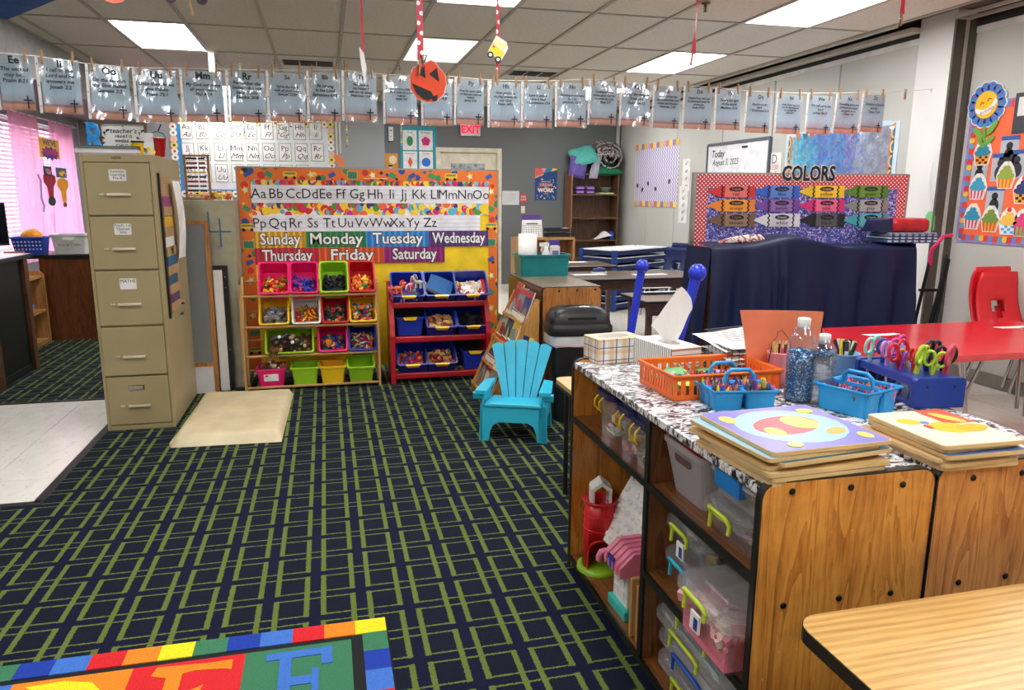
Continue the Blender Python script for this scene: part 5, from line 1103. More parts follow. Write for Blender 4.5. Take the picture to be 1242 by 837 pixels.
for r in range(NR):
    for c_ in range(3):
        c, nm = MG[(r*3+c_*2+R.randrange(2)) % 8]; c2 = MG[(r+c_*3+4) % 8][0]
        M = Matrix.Translation(Vector((.99, 4.60, 0))) @ MS @ Matrix.Translation((.02+.175*c_+R.uniform(-.012, .012), r*.185+.010, .006+.007*c_)) @ Matrix.Rotation(R.uniform(-.08, .08), 4, 'Z') @ Matrix.Rotation(radians(4), 4, 'X')
        w_, h_ = R.uniform(.155, .175), R.uniform(.215, .25)
        b = thing('magazine', '%s covered magazine in the %s place of the rack\'s %s row' % (nm, colsn[c_], rows[r]), 'magazine', (0, 0, 0)); b.matrix_world = M
        MB().box(0, 0, 0, w_, h_, .006).obj('pages', PAPER, b)
        MB().box(-.0005, -.0005, .006, w_, h_, .0068).obj('cover', flat(c, .3), b); MB().box(.006, h_-.045, .0068, w_-.006, h_-.01, .0074).obj('title_band', flat((196, 50, 50) if r % 2 else (226, 220, 200), .3), b)
        MB().prism([(w_*.08, h_*.06), (w_*.9, h_*.06), (w_*.9, h_*R.uniform(.2, .5)), (w_*R.uniform(.4, .6), h_*R.uniform(.5, .72)), (w_*.08, h_*R.uniform(.25, .6))], .0068, .0074, 'z').obj('cover_picture', flat(c2, .3), b); MB().prism([(w_*R.uniform(.2, .5), h_*.1), (w_*R.uniform(.55, .85), h_*.12), (w_*R.uniform(.6, .8), h_*R.uniform(.3, .5)), (w_*R.uniform(.3, .45), h_*R.uniform(.35, .6))], .0074, .008, 'z').obj('cover_picture', flat(MG[(r*2+c_+6) % 8][0], .3), b)
b = thing('book', 'thin navy and yellow book standing in front of the rack behind the aqua chair', 'book', (1.145, 4.66, .30), radians(-70), None, (radians(-12), radians(8), radians(-60)))
MB().box(0, 0, 0, .16, .012, .22).obj('cover', flat((36, 54, 110)), b); MB().box(.12, -.001, .0, .16, .013, .221).obj('spine_band', flat((226, 206, 90)), b)
# trash can
t = thing('trash_can', 'black rectangular plastic trash can with a domed swing lid', 'trash can', (1.515, 4.36, 0), radians(-4))
mb = MB()
def rr(w, d, z, r=.05): return [(x, y, z) for x, y in rrect(-w/2, -d/2, w/2, d/2, r, 4)]
def loft(mb, rings, mi=0, cap=True):
    n = len(rings[0]); mb.add([p for q in rings for p in q], [(j*n+i, j*n+(i+1) % n, (j+1)*n+(i+1) % n, (j+1)*n+i) for j in range(len(rings)-1) for i in range(n)], mi, True)
    if cap: mb.add(rings[0], [tuple(range(n))[::-1]], mi); mb.add(rings[-1], [tuple(range(n))], mi)
    return mb
loft(MB(), [rr(.31, .20, 0), rr(.31, .20, .01), rr(.385, .25, .545), rr(.385, .25, .55)]).obj('body', BLKPL, t)
M_LINER = plain('bag_liner', (206, 204, 204), .35)
def lin_ring(w, d, z, amp): return [(x*(1+amp*sin(i*2.3)), y*(1+amp*cos(i*1.7)), z+amp*.5*sin(i*1.3)) for i, (x, y, q) in enumerate(rr(w, d, z))]
loft(MB(), [lin_ring(.385, .25, .49, .012), lin_ring(.392, .256, .51, .008), lin_ring(.388, .252, .56, .002)], cap=False).obj('bag_liner', M_LINER, t); MB().tube([(-.19, -.125, .497), (0, -.131, .485), (.19, -.125, .492)], .002, 5).obj('liner_string', flat((214, 90, 100)), t)
lid = loft(MB(), [rr(.40, .265, .555), rr(.405, .27, .565), rr(.405, .27, .61), rr(.385, .25, .625), rr(.385, .25, .63), rr(.37, .235, .67), rr(.33, .20, .705), rr(.25, .15, .722), rr(.10, .06, .727)]).obj('lid', BLKPL, t)
MB().lathe([(.034, 0), (.034, .002), (0, .002)], 24, sy=.62).obj('round_sticker', WHITE, lid, (.03, -.045, .7235), (radians(10), 0, 0)); MB().box(-.09, -.122, .655, .09, -.112, .672).obj('finger_slot', plain('slot_black', (8, 8, 9), .8), lid, bevel=.003)
# ================================================================== ON THE OAK CABINET
CZ = .8165
a, b = onZ(616, 333, CZ), onZ(661, 333, CZ)
t = thing('storage_bin', 'teal plastic bin of art supplies on the oak cabinet', 'bin', (1.565, 5.36, CZ), 0)
MB().pan(.40, .26, .16, .02, .004, rim=.012).obj('body', plain('teal_bin', (12, 124, 128), .35), t)
t = thing('paper_towel_roll', 'roll of white paper towel standing in the teal bin', 'roll', (1.46, 5.37, CZ+.006)); MB().lathe([(.02, 0), (.07, 0), (.07, .30), (.02, .30), (.02, .0)], 28).obj('paper', PAPER, t)
t = thing('spray_bottle', 'white spray bottle standing in the teal bin beside the towel roll', 'bottle', (1.59, 5.32, CZ+.006)); MB().lathe([(0, 0), (.035, 0), (.036, .14), (.016, .19), (.014, .21), (0, .21)], 18).obj('body', plain('white_bottle', (232, 232, 228), .35), t); MB().box(-.05, -.012, .21, .02, .012, .235).tube([(-.03, 0, .21), (-.04, 0, .18), (-.035, 0, .17)], .006, 6).obj('trigger', WHITE, t)
for i, (x, y, w_, h, c, nm) in enumerate(((1.66, 5.33, .07, .21, (232, 230, 226), 'white carton'), (1.68, 5.42, .08, .25, (70, 50, 130), 'purple carton'), (1.62, 5.44, .05, .23, (226, 160, 150), 'pink striped box'))):
    t = thing('carton', '%s standing in the teal bin' % nm, 'box', (x, y, CZ+.006)); MB().box(-w_/2, -.02, 0, w_/2, .02, h).obj('body', flat(c), t, bevel=.002); MB().box(-w_*.35, -.0215, h*.5, w_*.35, -.02, h*.85).obj('paper_label', flat((240, 200, 190) if i else (120, 120, 170)), t)
t = thing('pen_cup', 'orange cup of pens and brushes on the shelf behind the towel roll', 'cup', (1.70, 5.475, CZ)); MB().lathe([(0, 0), (.03, 0), (.034, .10), (.03, .10), (.028, .01), (0, .01)], 18).obj('body', flat((220, 84, 40)), t)
for i in range(7): put('pen', PENC[list(PENC)[i]], t, (.012*cos(i), .012*sin(i), .02), (R.uniform(-.25, .25), R.uniform(-.25, .25), 0))
# ================================================================== BACK RIGHT OF THE ROOM
M_DKW = wood('dark_bookcase', (112, 78, 50), (92, 62, 38), (66, 42, 26), 'z', .45, 1.0, .1); M_BRL = wood('brown_table_laminate', (112, 90, 72), (94, 74, 58), (74, 56, 44), 'x', .3, 1.0, .2)
KX0, KX1, KY = 3.74, 4.54, 11.2
t = thing('bookcase', 'tall dark brown open bookcase in the back right corner', 'bookcase', (KX0, KY, 0)); KW = KX1-KX0; KH = 1.76
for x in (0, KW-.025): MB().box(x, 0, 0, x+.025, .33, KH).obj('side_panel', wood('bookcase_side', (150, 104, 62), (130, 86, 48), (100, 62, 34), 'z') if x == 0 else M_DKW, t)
MB().box(.025, .31, 0, KW-.025, .325, KH).obj('back_panel', M_DKW, t)
for z in (.06, .42, .70, 1.05, 1.415, KH-.025): MB().box(.025, .005, z, KW-.025, .31, z+.022).obj('shelf_board', M_DKW, t)
for i, (x, z) in enumerate(((.16, 1.438), (.33, 1.438), (.33, 1.50), (.16, 1.50))):
    b = thing('pouch', 'purple zip pouch on the top bookcase shelf, %s' % ('lower left', 'lower right', 'upper right', 'upper left')[i], 'pouch', (KX0+x, KY+.10, z), 0, 'purple pouches on the bookcase'); MB().box(-.07, -.08, 0, .07, .08, .052).obj('body', plain('purple_cloth', (110, 74, 150), .7), b, bevel=.02); MB().box(-.06, -.082, .022, .06, -.078, .03).obj('zip', flat((190, 170, 210)), b)
b = thing('bowl', 'grey green bowl on the top bookcase shelf', 'bowl', (KX0+.62, KY+.12, 1.46)); MB().lathe([(0, 0), (.05, 0), (.09, .08), (.085, .085), (.045, .01), (0, .01)], 20).obj('dish', plain('grey_green', (90, 110, 96), .5), b)
b = thing('tray', 'pale green tray under the bowl on the bookcase', 'tray', (KX0+.60, KY+.13, 1.438)); MB().pan(.26, .22, .02, .01, .003).obj('body', flat((206, 220, 170)), b)
b = thing('cloth', 'crumpled white and blue cloth on the middle bookcase shelf', 'cloth', (KX0+.60, KY+.12, .722)); MB().grid(12, 8, lambda u, v: (-.17+.30*u, -.10+.2*v, .002+.10*(.5+.5*sin(u*8+v*5))*sin(pi*u)*sin(pi*v)+.07*u)).obj('white_part', WHITE, b); MB().box(.08, -.08, 0, .16, .08, .13).obj('blue_part', flat((40, 66, 150)), b, bevel=.02)
def pillow(name, label, cat, c, s, m, rot, amp=.012, n=16):
    def f(u, v):
        e = 1-abs(2*v-1); return None
    mb = MB(); q = 0
    for sg in (1, -1): mb.grid(n, n, lambda u, v: ((u-.5)*s[0], (v-.5)*s[1], sg*s[2]*.5*((sin(pi*u)*sin(pi*v))**.35)+amp*sin(u*11)*sin(v*9)))
    return tag(mb.obj(name, m, None, c, rot), label, cat)
def pat(name, a, b, c):
    k = NT(name); n = k.noise(16, detail=3, dist=1.6); k.col(k.ramp(n.outputs[0], [(.42, a), (.47, b), (.56, c), (.6, a)], 'CONSTANT')); k.rough(.9); return k.m
kx = lambda x, y: onY(x, y, KY+.08)
pillow('pillow', 'purple pillow hanging over the bookcase top edge', 'pillow', kx(701, 203), (.28, .34, .16), plain('purple_fabric', (96, 78, 150), .85), (radians(75), radians(12), 0))
pillow('pillow', 'teal mint pillow on top of the bookcase', 'pillow', kx(709, 189)+Vector((0, .05, 0)), (.42, .34, .16), plain('mint_fabric', (80, 170, 156), .85), (radians(50), radians(-14), 0))
pillow('blanket', 'grey folded blanket between the pillows and the rolled quilt', 'blanket', kx(722, 201)-Vector((0, .02, 0)), (.14, .46, .10), plain('grey_fleece', (150, 146, 158), .9), (radians(60), radians(0), radians(-40)))
pillow('blanket', 'dark green blanket under the rolled quilt on the bookcase', 'blanket', kx(737, 206)+Vector((0, .06, 0)), (.46, .34, .14), plain('green_fleece', (16, 104, 70), .9), (radians(20), 0, 0))
b = thing('quilt', 'rolled black and white patterned quilt on top of the bookcase', 'quilt', kx(741, 193)+Vector((-.02, .12, 0)), 0, None, (radians(78), 0, radians(-8)))
MQ = pat('quilt_print', (34, 32, 34), (200, 192, 186), (150, 130, 126))
sp = [((.03+.0145*a)*cos(a), (.03+.0145*a)*sin(a)) for a in [i*.45 for i in range(34)]]
MB().grid(33, 6, lambda u, v: (sp[int(round(u*33))][0], sp[int(round(u*33))][1], -.17+.34*v)).obj('roll', MQ, b).modifiers.new('s', 'SOLIDIFY').thickness = .02
pillow('quilt', 'patterned black quilt bundle above the rolled quilt', 'quilt', kx(741, 181)+Vector((.02, .14, 0)), (.42, .34, .18), MQ, (radians(40), radians(8), 0))
# low cubby shelf
LX0, LX1, LY = 2.66, 3.55, 10.4
t = thing('cubby_shelf', 'low light wood cubby shelf in front of the dark bookcase', 'shelf', (LX0, LY, 0)); LW_ = LX1-LX0; lz = .81
M_LPINE = wood('light_pine', (196, 150, 92), (176, 128, 72), (146, 100, 54), 'z', .45)
MB().box(0, 0, lz-.035, LW_, .34, lz).obj('top_board', M_LPINE, t, bevel=.003); MB().box(0, .32, .0, LW_, .34, lz-.035).obj('back_panel', M_LPINE, t)
for x in (0, LW_*.5, LW_-.03): MB().box(x, 0, 0, x+.03, .32, lz-.035).obj('side_panel', M_LPINE, t)
for z in (.05, .43): MB().box(.03, .01, z, LW_-.03, .32, z+.02).obj('shelf_board', M_LPINE, t)
b = thing('caddy', 'dark purple caddy in the right cubby of the low shelf', 'caddy', (LX0+LW_*.75, LY+.10, .452)); MB().pan(.20, .14, .12, .01, .003).box(-.004, -.07, .05, .004, .07, .12).obj('body', plain('dark_purple', (70, 34, 96), .4), b); MB().tube([(-.05, 0, .11), (-.05, 0, .16), (.05, 0, .16), (.05, 0, .11)], .01, 6).obj('handle', plain('dark_purple', (70, 34, 96)), b)
for i, (c, nm) in enumerate((((190, 40, 60), 'red'), ((60, 90, 140), 'blue'), ((190, 180, 170), 'cream'))):
    b = thing('folder', '%s folder lying in the left cubby of the low shelf' % nm, 'folder', (LX0+.10+.02*i, LY+.04, .452+.022*i)); MB().box(0, 0, 0, .26, .22, .018).obj('cover', flat(c), b)
b = thing('desk_calendar', 'white desk calendar with a purple back on the low shelf', 'calendar', onY(638, 288, LY+.14)-Vector((.05, 0, 0))); b.location.z = lz
ch = onY(638, 267, LY+.14).z-lz
MB().prism([(0, 0), (.10, 0), (.05, ch)], .0, .30, 'x').obj('stand', WHITE, b)
MB().box(-.0, -.004, .01, .30, .0, ch).obj('page', PAPER, b, rot=(radians(-12), 0, 0)); mb = MB()
for r_ in range(6): mb.box(.02, -.006, .02+.03*r_, .28, -.004, .023+.03*r_)
for c_ in range(8): mb.box(.02+.037*c_, -.006, .02, .023+.037*c_, -.004, .17)
mb.box(.06, -.006, .185, .24, -.004, .205); mb.obj('calendar_print', flat((90, 90, 94)), b, rot=(radians(-12), 0, 0))
MB().box(.0, .07, ch-.02, .28, .085, ch+.075).obj('purple_back', flat((96, 60, 140)), b)
b = thing('paper_tray', 'black two level letter tray of papers on the low shelf', 'tray', (onY(678, 285, LY+.12).x-.20, LY+.03, lz))
for z in (.0, .075): MB().pan(.36, .26, .055, .004, .003).obj('tray_level', BLKPL, b, (.18, .13, z))
MB().tube([(0, 0, 0), (0, 0, .13)], .006, 5).tube([(.36, 0, 0), (.36, 0, .13)], .006, 5).obj('post', BLKPL, b); MB().grid(6, 6, lambda u, v: (.03+.3*u, .02+.22*v, .10+.03*u*u)).obj('papers', PAPER, b)
# dark tables
def dtable(label, x0, y0, x1, y1, z, legs=True, ap=.09, m=None):
    t = thing('table', label, 'table', (x0, y0, 0)); w_, d_ = x1-x0, y1-y0
    MB().box(0, 0, z-.022, w_, d_, z).obj('table_top', m or M_BRL, t, bevel=.004); MB().box(-.003, -.003, z-.024, w_+.003, d_+.003, z-.006).obj('edge_band', M_BAND, t)
    MB().box(.05, .05, z-.022-ap, w_-.05, .07, z-.024).box(.05, d_-.07, z-.022-ap, w_-.05, d_-.05, z-.024).obj('apron', wood('table_apron', (92, 62, 44), (76, 48, 34), (58, 36, 24), 'x'), t)
    for x in (.07, w_-.07):
        for y in (.09, d_-.09): MB().box(x-.022, y-.022, 0, x+.022, y+.022, z-.024).obj('leg', wood('table_apron', (92, 62, 44), (76, 48, 34), (58, 36, 24)), t)
    return t
dtable('near dark brown long table with white papers, beyond the oak cabinet', 2.26, 6.42, 3.56, 7.12, .65)
dtable('far dark brown table in front of the low cubby shelf', 2.30, 7.66, 3.12, 8.30, .65)
dtable('lower grey brown table with a black keyboard strip, nearest the aisle', 2.52, 5.55, 3.05, 6.10, .56, ap=.11, m=plain('grey_brown_laminate', (140, 126, 110), .3))
def paper_on(label, pxs, z, w_, d_, rz=0): tag(MB().box(-w_/2, -d_/2, 0, w_/2, d_/2, .0015).obj('paper_sheet', PAPER, None, tuple(onZ(*pxs, z)), (0, 0, rz)), label, 'paper')
paper_on('long white paper on the far dark table', (694, 318), .651, .34, .14); paper_on('white paper on the left of the near dark table', (714, 333), .651, .34, .12, .05); paper_on('white paper on the right of the near dark table', (788, 333), .651, .34, .12, .05); paper_on('white paper strip on the grey brown table', (795, 349), .561, .30, .07)
b = thing('keyboard', 'black toy keyboard on the lower grey brown table', 'keyboard', (2.66, 5.92, .561)); MB().box(0, 0, 0, .34, .10, .018).obj('body', BLKPL, b); mb = MB()
for q in range(9): MB().box(.012+.036*q, .008, .018, .040+.036*q, .06, .022).obj('key', WHITE, b)
b = thing('toy_shoe', 'small navy and white toy shoe on the near dark table', 'toy', onZ(727, 331, .651)); MB().tube([(-.07, 0, .02), (0, 0, .03), (.06, 0, .025)], [.02, .03, .018], 8).obj('upper', flat((40, 50, 110)), b); MB().box(-.08, -.025, 0, .07, .025, .012).obj('sole', WHITE, b)
# cots
M_COTB = plain('cot_blue', (24, 62, 130), .5); M_COTW = plain('cot_sheet', (214, 214, 210), .7)
cC, cL, cR = onZ(748, 303, .76), onZ(713, 293, .80), onZ(791, 300, .77)
def cot(i):
    t = thing('cot', ['blue stacking cot at the floor under all others', 'blue stacking cot second from the floor', 'blue stacking cot third from the floor', 'blue stacking cot fourth from the floor', 'blue stacking cot fifth from the floor', 'blue stacking cot sixth from the floor'][min(i, 5)] if i < 6 else ['blue stacking cot second from the top', 'topmost stacking cot with a white sheet'][i-6], 'cot', (3.40, 8.45, .004+.094*i), radians(30), 'stacked blue cots')
    Lc, Wc = 1.15, .56
    MB().grid(10, 6, lambda u, v: (.03+u*(Lc-.06), .03+v*(Wc-.06), .086-.012*sin(pi*u)*sin(pi*v))).obj('cot_sheet', M_COTW if i in (7,) else plain('cot_navy_fabric', (28, 40, 84), .8), t)
    MB().tube([(.02, .02, .083), (Lc-.02, .02, .083)], .011, 6).tube([(.02, Wc-.02, .083), (Lc-.02, Wc-.02, .083)], .011, 6).tube([(.02, .02, .083), (.02, Wc-.02, .083)], .011, 6).tube([(Lc-.02, .02, .083), (Lc-.02, Wc-.02, .083)], .011, 6).obj('rail', plain('cot_rail', (206, 210, 214), .4), t)
    MB().box(.05, .004, .03, Lc-.05, .012, .082).box(.05, Wc-.012, .03, Lc-.05, Wc-.004, .082).box(.004, .05, .03, .012, Wc-.05, .082).box(Lc-.012, .05, .03, Lc-.004, Wc-.05, .082).obj('fabric_skirt', plain('cot_navy_fabric', (28, 40, 84), .8), t)
    for x in (.02, Lc-.02):
        for y in (.02, Wc-.02): MB().box(x-.03, y-.03, 0, x+.03, y+.03, .092).obj('leg', M_COTB, t, bevel=.008)
for i in range(8): cot(i)
# navy stacking chairs
def school_chair(label, loc, rz, c, sc=1.0, group=None):
    t = thing('school_chair', label, 'chair', loc, rz, group); t.scale = (sc,)*3
    def shell(u, v):   # v 0..1 from seat front to back top
        w_ = .19*(1-.08*v); x = (u-.5)*2*w_
        if v < .5: q = v/.5; y = -.20+.38*q; z = .44-.025*sin(pi*q)+(.02*(2*u-1)**2)
        else: q = (v-.5)/.5; y = .18+.07*q+.03*sin(pi*q)-.03*(2*u-1)**2*-1*.0; z = .44+.36*q; x *= 1-.10*q
        if v > .92: x *= 1-.9*(v-.92)**.9*1.2
        return (x, y, z)
    mb = MB(); nu, nv = 12, 20; vs = [shell(i/nu, j/nv) for j in range(nv+1) for i in range(nu+1)]
    fs = [(j*(nu+1)+i, j*(nu+1)+i+1, (j+1)*(nu+1)+i+1, (j+1)*(nu+1)+i) for j in range(nv) for i in range(nu) if not (j in (13, 14) and 4 <= i <= 7) and not (j == 12 and 5 <= i <= 6)]
    o = mb.add(vs, fs, 0, True).obj('shell', plain('chair_'+str(c[0]), c, .35, var=.03), t); m = o.modifiers.new('s', 'SOLIDIFY'); m.thickness = .012
    for sx in (-1, 1):
        MB().tube([(sx*.19, -.19, .0), (sx*.16, -.14, .40), (sx*.15, .10, .415), (sx*.19, .22, 0)], .011, 8).obj('leg', CHROME, t)
    return t
school_chair('front navy school chair in the stack by the partition wall', (3.90, 8.10, 0), radians(-60), (30, 48, 92)); school_chair('navy school chair behind in the stack by the partition wall', (3.99, 8.15, .05), radians(-60), (28, 45, 88))
# ================================================================== RED TABLE AND CHAIRS
RZ = .60
t = thing('table', 'red topped activity table with chrome legs by the right wall', 'table', (2.72, 3.06, 0)); TW, TD = 1.55, .89
M_REDT = plain('red_laminate', (206, 36, 46), .22, var=.05, scale=3)
tpoly = [(.24, 0), (TW, 0), (TW+.2, TD), (.28, TD), (.02, .50), (0, .40), (.05, .16)]
MB().prism(tpoly, RZ-.004, RZ, 'z').obj('table_top', M_REDT, t); MB().prism([(TW/2+(x-TW/2)*1.006, TD/2+(y-TD/2)*1.01) for x, y in tpoly], RZ-.032, RZ-.0035, 'z').obj('edge_band', plain('coral_edge', (224, 84, 80), .4), t, bevel=.006)
for lx_, sx in ((.42, 1), (TW-.30, -1)):
    for ly, sy in ((.18, 1), (TD-.18, -1)):
        MB().tube([(lx_+.07*sx, ly, RZ-.032), (lx_+.03*sx, ly-.02*sy, .40), (lx_-.07*sx, ly-.05*sy, .02), (lx_-.07*sx, ly-.05*sy, 0)], .012, 8).tube([(lx_+.14*sx, ly+.04*sy, RZ-.032), (lx_+.08*sx, ly, .38), (lx_-.055*sx, ly-.045*sy, .06)], .010, 8).obj('leg', CHROME, t)
for i, (x, y, nm) in enumerate(((1070, 406, 'near its left end'), (1228, 397, 'near its right end'))):
    p = onZ(x, y, RZ); b = tag(MB().prism([(-.10, -.02), (.02, -.03), (.12, -.008), (.10, .025), (-.02, .02), (-.12, .03)], 0, .002, 'z').obj('paper_scrap', PAPER, None, p), 'torn white paper scrap on the red table ' + nm, 'paper')
for i, (x, y, rz_) in enumerate(((4.60, 3.93, 3), (4.62, 4.01, 3))):
    school_chair(('front red school chair with a triangular hole, behind the red table', 'second red school chair stacked behind the front red one')[i], (x, y, 0.0+.03*i), radians(rz_), (214, 30, 42), 1.12)
# ================================================================== COLORS BOARD AND NAVY COVERED SHELVES
cA = Vector((2.66, 5.06, 0)); cB = Vector((4.26, 4.80, 0)); d = cB-cA; CAng = atan2(d.y, d.x); CBW = d.length; CBZ = 1.566
t = thing('bulletin_board', 'freestanding colours board with a red checked border and paper crayons', 'board', cA, CAng)
k = NT('glitter_blue_paper'); v = k.n('TexVoronoi', {'Vector': k.obj(), 'Scale': 110.0}); s_ = k.n('SeparateColor', {0: v.outputs['Color']})
k.col(k.ramp(s_.outputs[0], [(0, (50, 52, 130)), (.3, (84, 86, 170)), (.5, (130, 100, 176)), (.66, (70, 112, 200)), (.8, (204, 190, 226))], 'CONSTANT')); k.rough(.35)
MB().box(0, 0, .10, CBW, .03, CBZ).obj('backing', k.m, t)
k = NT('red_check_border'); x, y, z = k.xyz(); u_ = k.math('FRACT', k.math('DIVIDE', k.math('ADD', x, z), .030)); v_ = k.math('FRACT', k.math('DIVIDE', k.math('SUBTRACT', x, z), .030))
k.col(k.mix(k.math('MULTIPLY', k.math('LESS_THAN', u_, .52), k.math('LESS_THAN', v_, .52)), (206, 30, 44), (246, 226, 226))); k.rough(.5)
bwc = .085
MB().box(0, -.003, CBZ-.10, CBW, .001, CBZ).box(0, -.003, .1, bwc, .001, CBZ-.10).box(CBW-bwc*.8, -.003, .1, CBW, .001, CBZ-.10).obj('border', k.m, t)
MB().box(-.03, -.004, 0, 0, .034, CBZ+.012).box(CBW, -.004, 0, CBW+.015, .034, CBZ+.01).box(0, .0, CBZ, CBW, .034, CBZ+.012).obj('metal_edge', plain('alu_edge', (170, 165, 155)), t)
def onC(px, py):   # pixel -> local x, z on this board
    r_ = _ray(px, py); n_ = Vector((-sin(CAng), cos(CAng), 0)); q = EYE+r_*((cA-EYE).dot(n_)/r_.dot(n_)); return (q-cA).dot(d.normalized()), q.z
xx, zz = onC(980, 212)
L_ = text('COLORS', .150, BLACK, t, (xx, -.012, zz+.004), bold=.0045, sx=.70); text('COLORS', .150, PAPER, t, (xx, -.006, zz+.004), bold=.011, sx=.70)
CR = [('red', (214, 50, 50), (236, 120, 110), 0, 0), ('blue', (50, 100, 200), (90, 140, 210), 0, 1), ('yellow', (236, 200, 30), (246, 206, 60), 0, 2), ('green', (84, 130, 40), (110, 150, 60), 0, 3),
      ('orange', (240, 140, 40), (250, 164, 50), 1, 0), ('purple', (120, 70, 160), (150, 110, 180), 1, 1), ('pink', (222, 40, 120), (240, 110, 150), 1, 2), ('gray', (140, 140, 140), (176, 174, 176), 1, 3),
      ('brown', (124, 90, 66), (160, 126, 104), 2, 0), ('white', (226, 224, 228), (214, 206, 216), 2, 1), ('black', (34, 32, 34), (96, 90, 92), 2, 2), ('teal', (70, 170, 180), (110, 190, 196), 2, 3)]
rowz = [((225, 240)), ((242, 257)), ((259, 275))]; colx = [(857, 915), (914, 969), (969, 1023), (1023, 1076)]
for nm, c, lc, r_, c_ in CR:
    x0_, z1_ = onC(colx[c_][0], rowz[r_][0]+1.5*0); x1_, z0_ = onC(colx[c_][1], rowz[r_][1]); h = z1_-z0_; w_ = x1_-x0_
    cr = MB().box(x0_+w_*.27, -.006, z0_, x1_, -.001, z1_).prism([(x0_+w_*.27, z0_+h*.08), (x0_+w_*.27, z1_-h*.08), (x0_+w_*.06, z0_+h*.62), (x0_, z0_+h*.5), (x0_+w_*.06, z0_+h*.38)], -.006, -.001, 'y').obj('paper_crayon', flat(c), t, label=nm+' paper crayon')
    MB().box(x0_+w_*.38, -.0075, z0_+h*.03, x1_-w_*.13, -.0055, z1_-h*.03).obj('wrapper', flat(lc), cr)
    for bx in (.32, .35+.5):
        zz_ = [(x0_+w_*(bx+.018*(1 if q % 2 else -1)), z0_+h*q/6) for q in range(7)]
        MB().prism([(p[0]-w_*.012, p[1]) for p in zz_]+[(p[0]+w_*.02, p[1]) for p in zz_[::-1]], -.0085, -.007, 'y').obj('wavy_band', BLACK, cr)
    MB().prism(circ(x0_+w_*.61, z0_+h*.72, w_*.155, 18, 1, h*.20/(w_*.155)), -.0088, -.007, 'y').obj('oval_print', BLACK, cr)
    text('Crayola', h*.28, flat(lc), cr, (x0_+w_*.61, -.0092, z0_+h*.72), sx=.85); text(nm, h*.42, BLACK, cr, (x0_+w_*.61, -.0092, z0_+h*.30))
# shelves under a navy cloth
NX0, NX1, NY0, NY1, NZ = 2.60, 4.02, 4.44, 4.78, 1.075
a = onY(856, 297, 4.5); b = onY(1112, 292, 4.45)
NX0, NX1 = a.x, b.x-.02
t = thing('bookshelf', 'shelf unit hidden under the navy cloth in front of the colours board', 'shelf', (NX0+.03, NY0+.03, 0)); MB().box(0, 0, 0, .03, NY1-NY0-.05, NZ-.02).box(NX1-NX0-.12, 0, 0, NX1-NX0-.09, NY1-NY0-.05, NZ-.02).obj('side_panel', M_CABD, t); MB().box(0, 0, NZ-.05, NX1-NX0-.09, NY1-NY0-.05, NZ-.016).obj('top_board', M_CABD, t); MB().box(.03, .02, .42, NX1-NX0-.12, NY1-NY0-.05, .44).obj('shelf_board', M_CABD, t)
kn = NT('navy_satin'); kn.col((15, 25, 60)).rough(.5); kn.b.inputs['Specular IOR Level'].default_value = .25; kn.bump(kn.noise(420).outputs[0], .08)
def cloth(u, v):
    # v: 0 back edge .. .28 front edge of top .. 1 hem ; u left..right
    w_ = NX1-NX0; x = NX0+w_*u
    bumpz = .065*math.exp(-((u-.42)/.16)**2)*(1 if v < .4 else math.exp(-((v-.4)/.1)**2)) + .012*sin(u*5.2+1)
    if v < .28:
        q = v/.28; return (x, NY1-(NY1-NY0)*q, NZ+bumpz+.012*sin(u*13+q*4)*q+.008*sin(q*5))
    q = (v-.28)/.72
    f = (.034 if u < .34 else .022)*sin(u*31+.6*sin(u*9)+1.0*q)*min(1, q*3)*(1.2-.5*sin(u*4.5)) + .012*sin(u*74+q*2)*min(1, q*2)*(1 if u < .34 else .4)
    fold = -.05*math.exp(-((u-.335)/.018)**2)*min(1, q*4) - .035*math.exp(-((u-.30)/.012)**2)*min(1, q*4) + .02*math.exp(-((u-.62)/.02)**2)*q
    hem = .30+.02*sin(u*7)
    return (x+.01*sin(q*6+u*20)*q-.05*q*(u < .05)*(1-u*20), NY0-.012-.05*sqrt(q)-f+fold-.02*q, NZ+bumpz*(1-min(1, q*5))-.01-(NZ-hem)*q)
o = MB().grid(150, 60, cloth, 0).obj('tablecloth', kn.m); tag(o, 'navy satin cloth draped to low folds over the shelf before the colours board', 'cloth')
def side(u, v):
    q = v; y = NY0-.01+(NY1-NY0)*u
    return (NX1+.015*sin(u*9+q*4)*q+.05*q*(1-q)*2+.02*q, y+.02*sin(q*7), NZ+.01-(.60+.30*sin(u*2.6+.4))*q)
tag(MB().grid(16, 24, side).obj('tablecloth', kn.m), 'loose corner of navy cloth hanging at the right end of the covered shelf', 'cloth')
def sideL(u, v): q = v; return (NX0+.015*sin(u*9+q*4)*q-.05*q, NY0-.012+(NY1-NY0)*u, NZ-.003-(NZ-.30)*q)
tag(MB().grid(10, 16, sideL).obj('tablecloth', kn.m), 'navy cloth end hanging down the left side of the covered shelf', 'cloth')
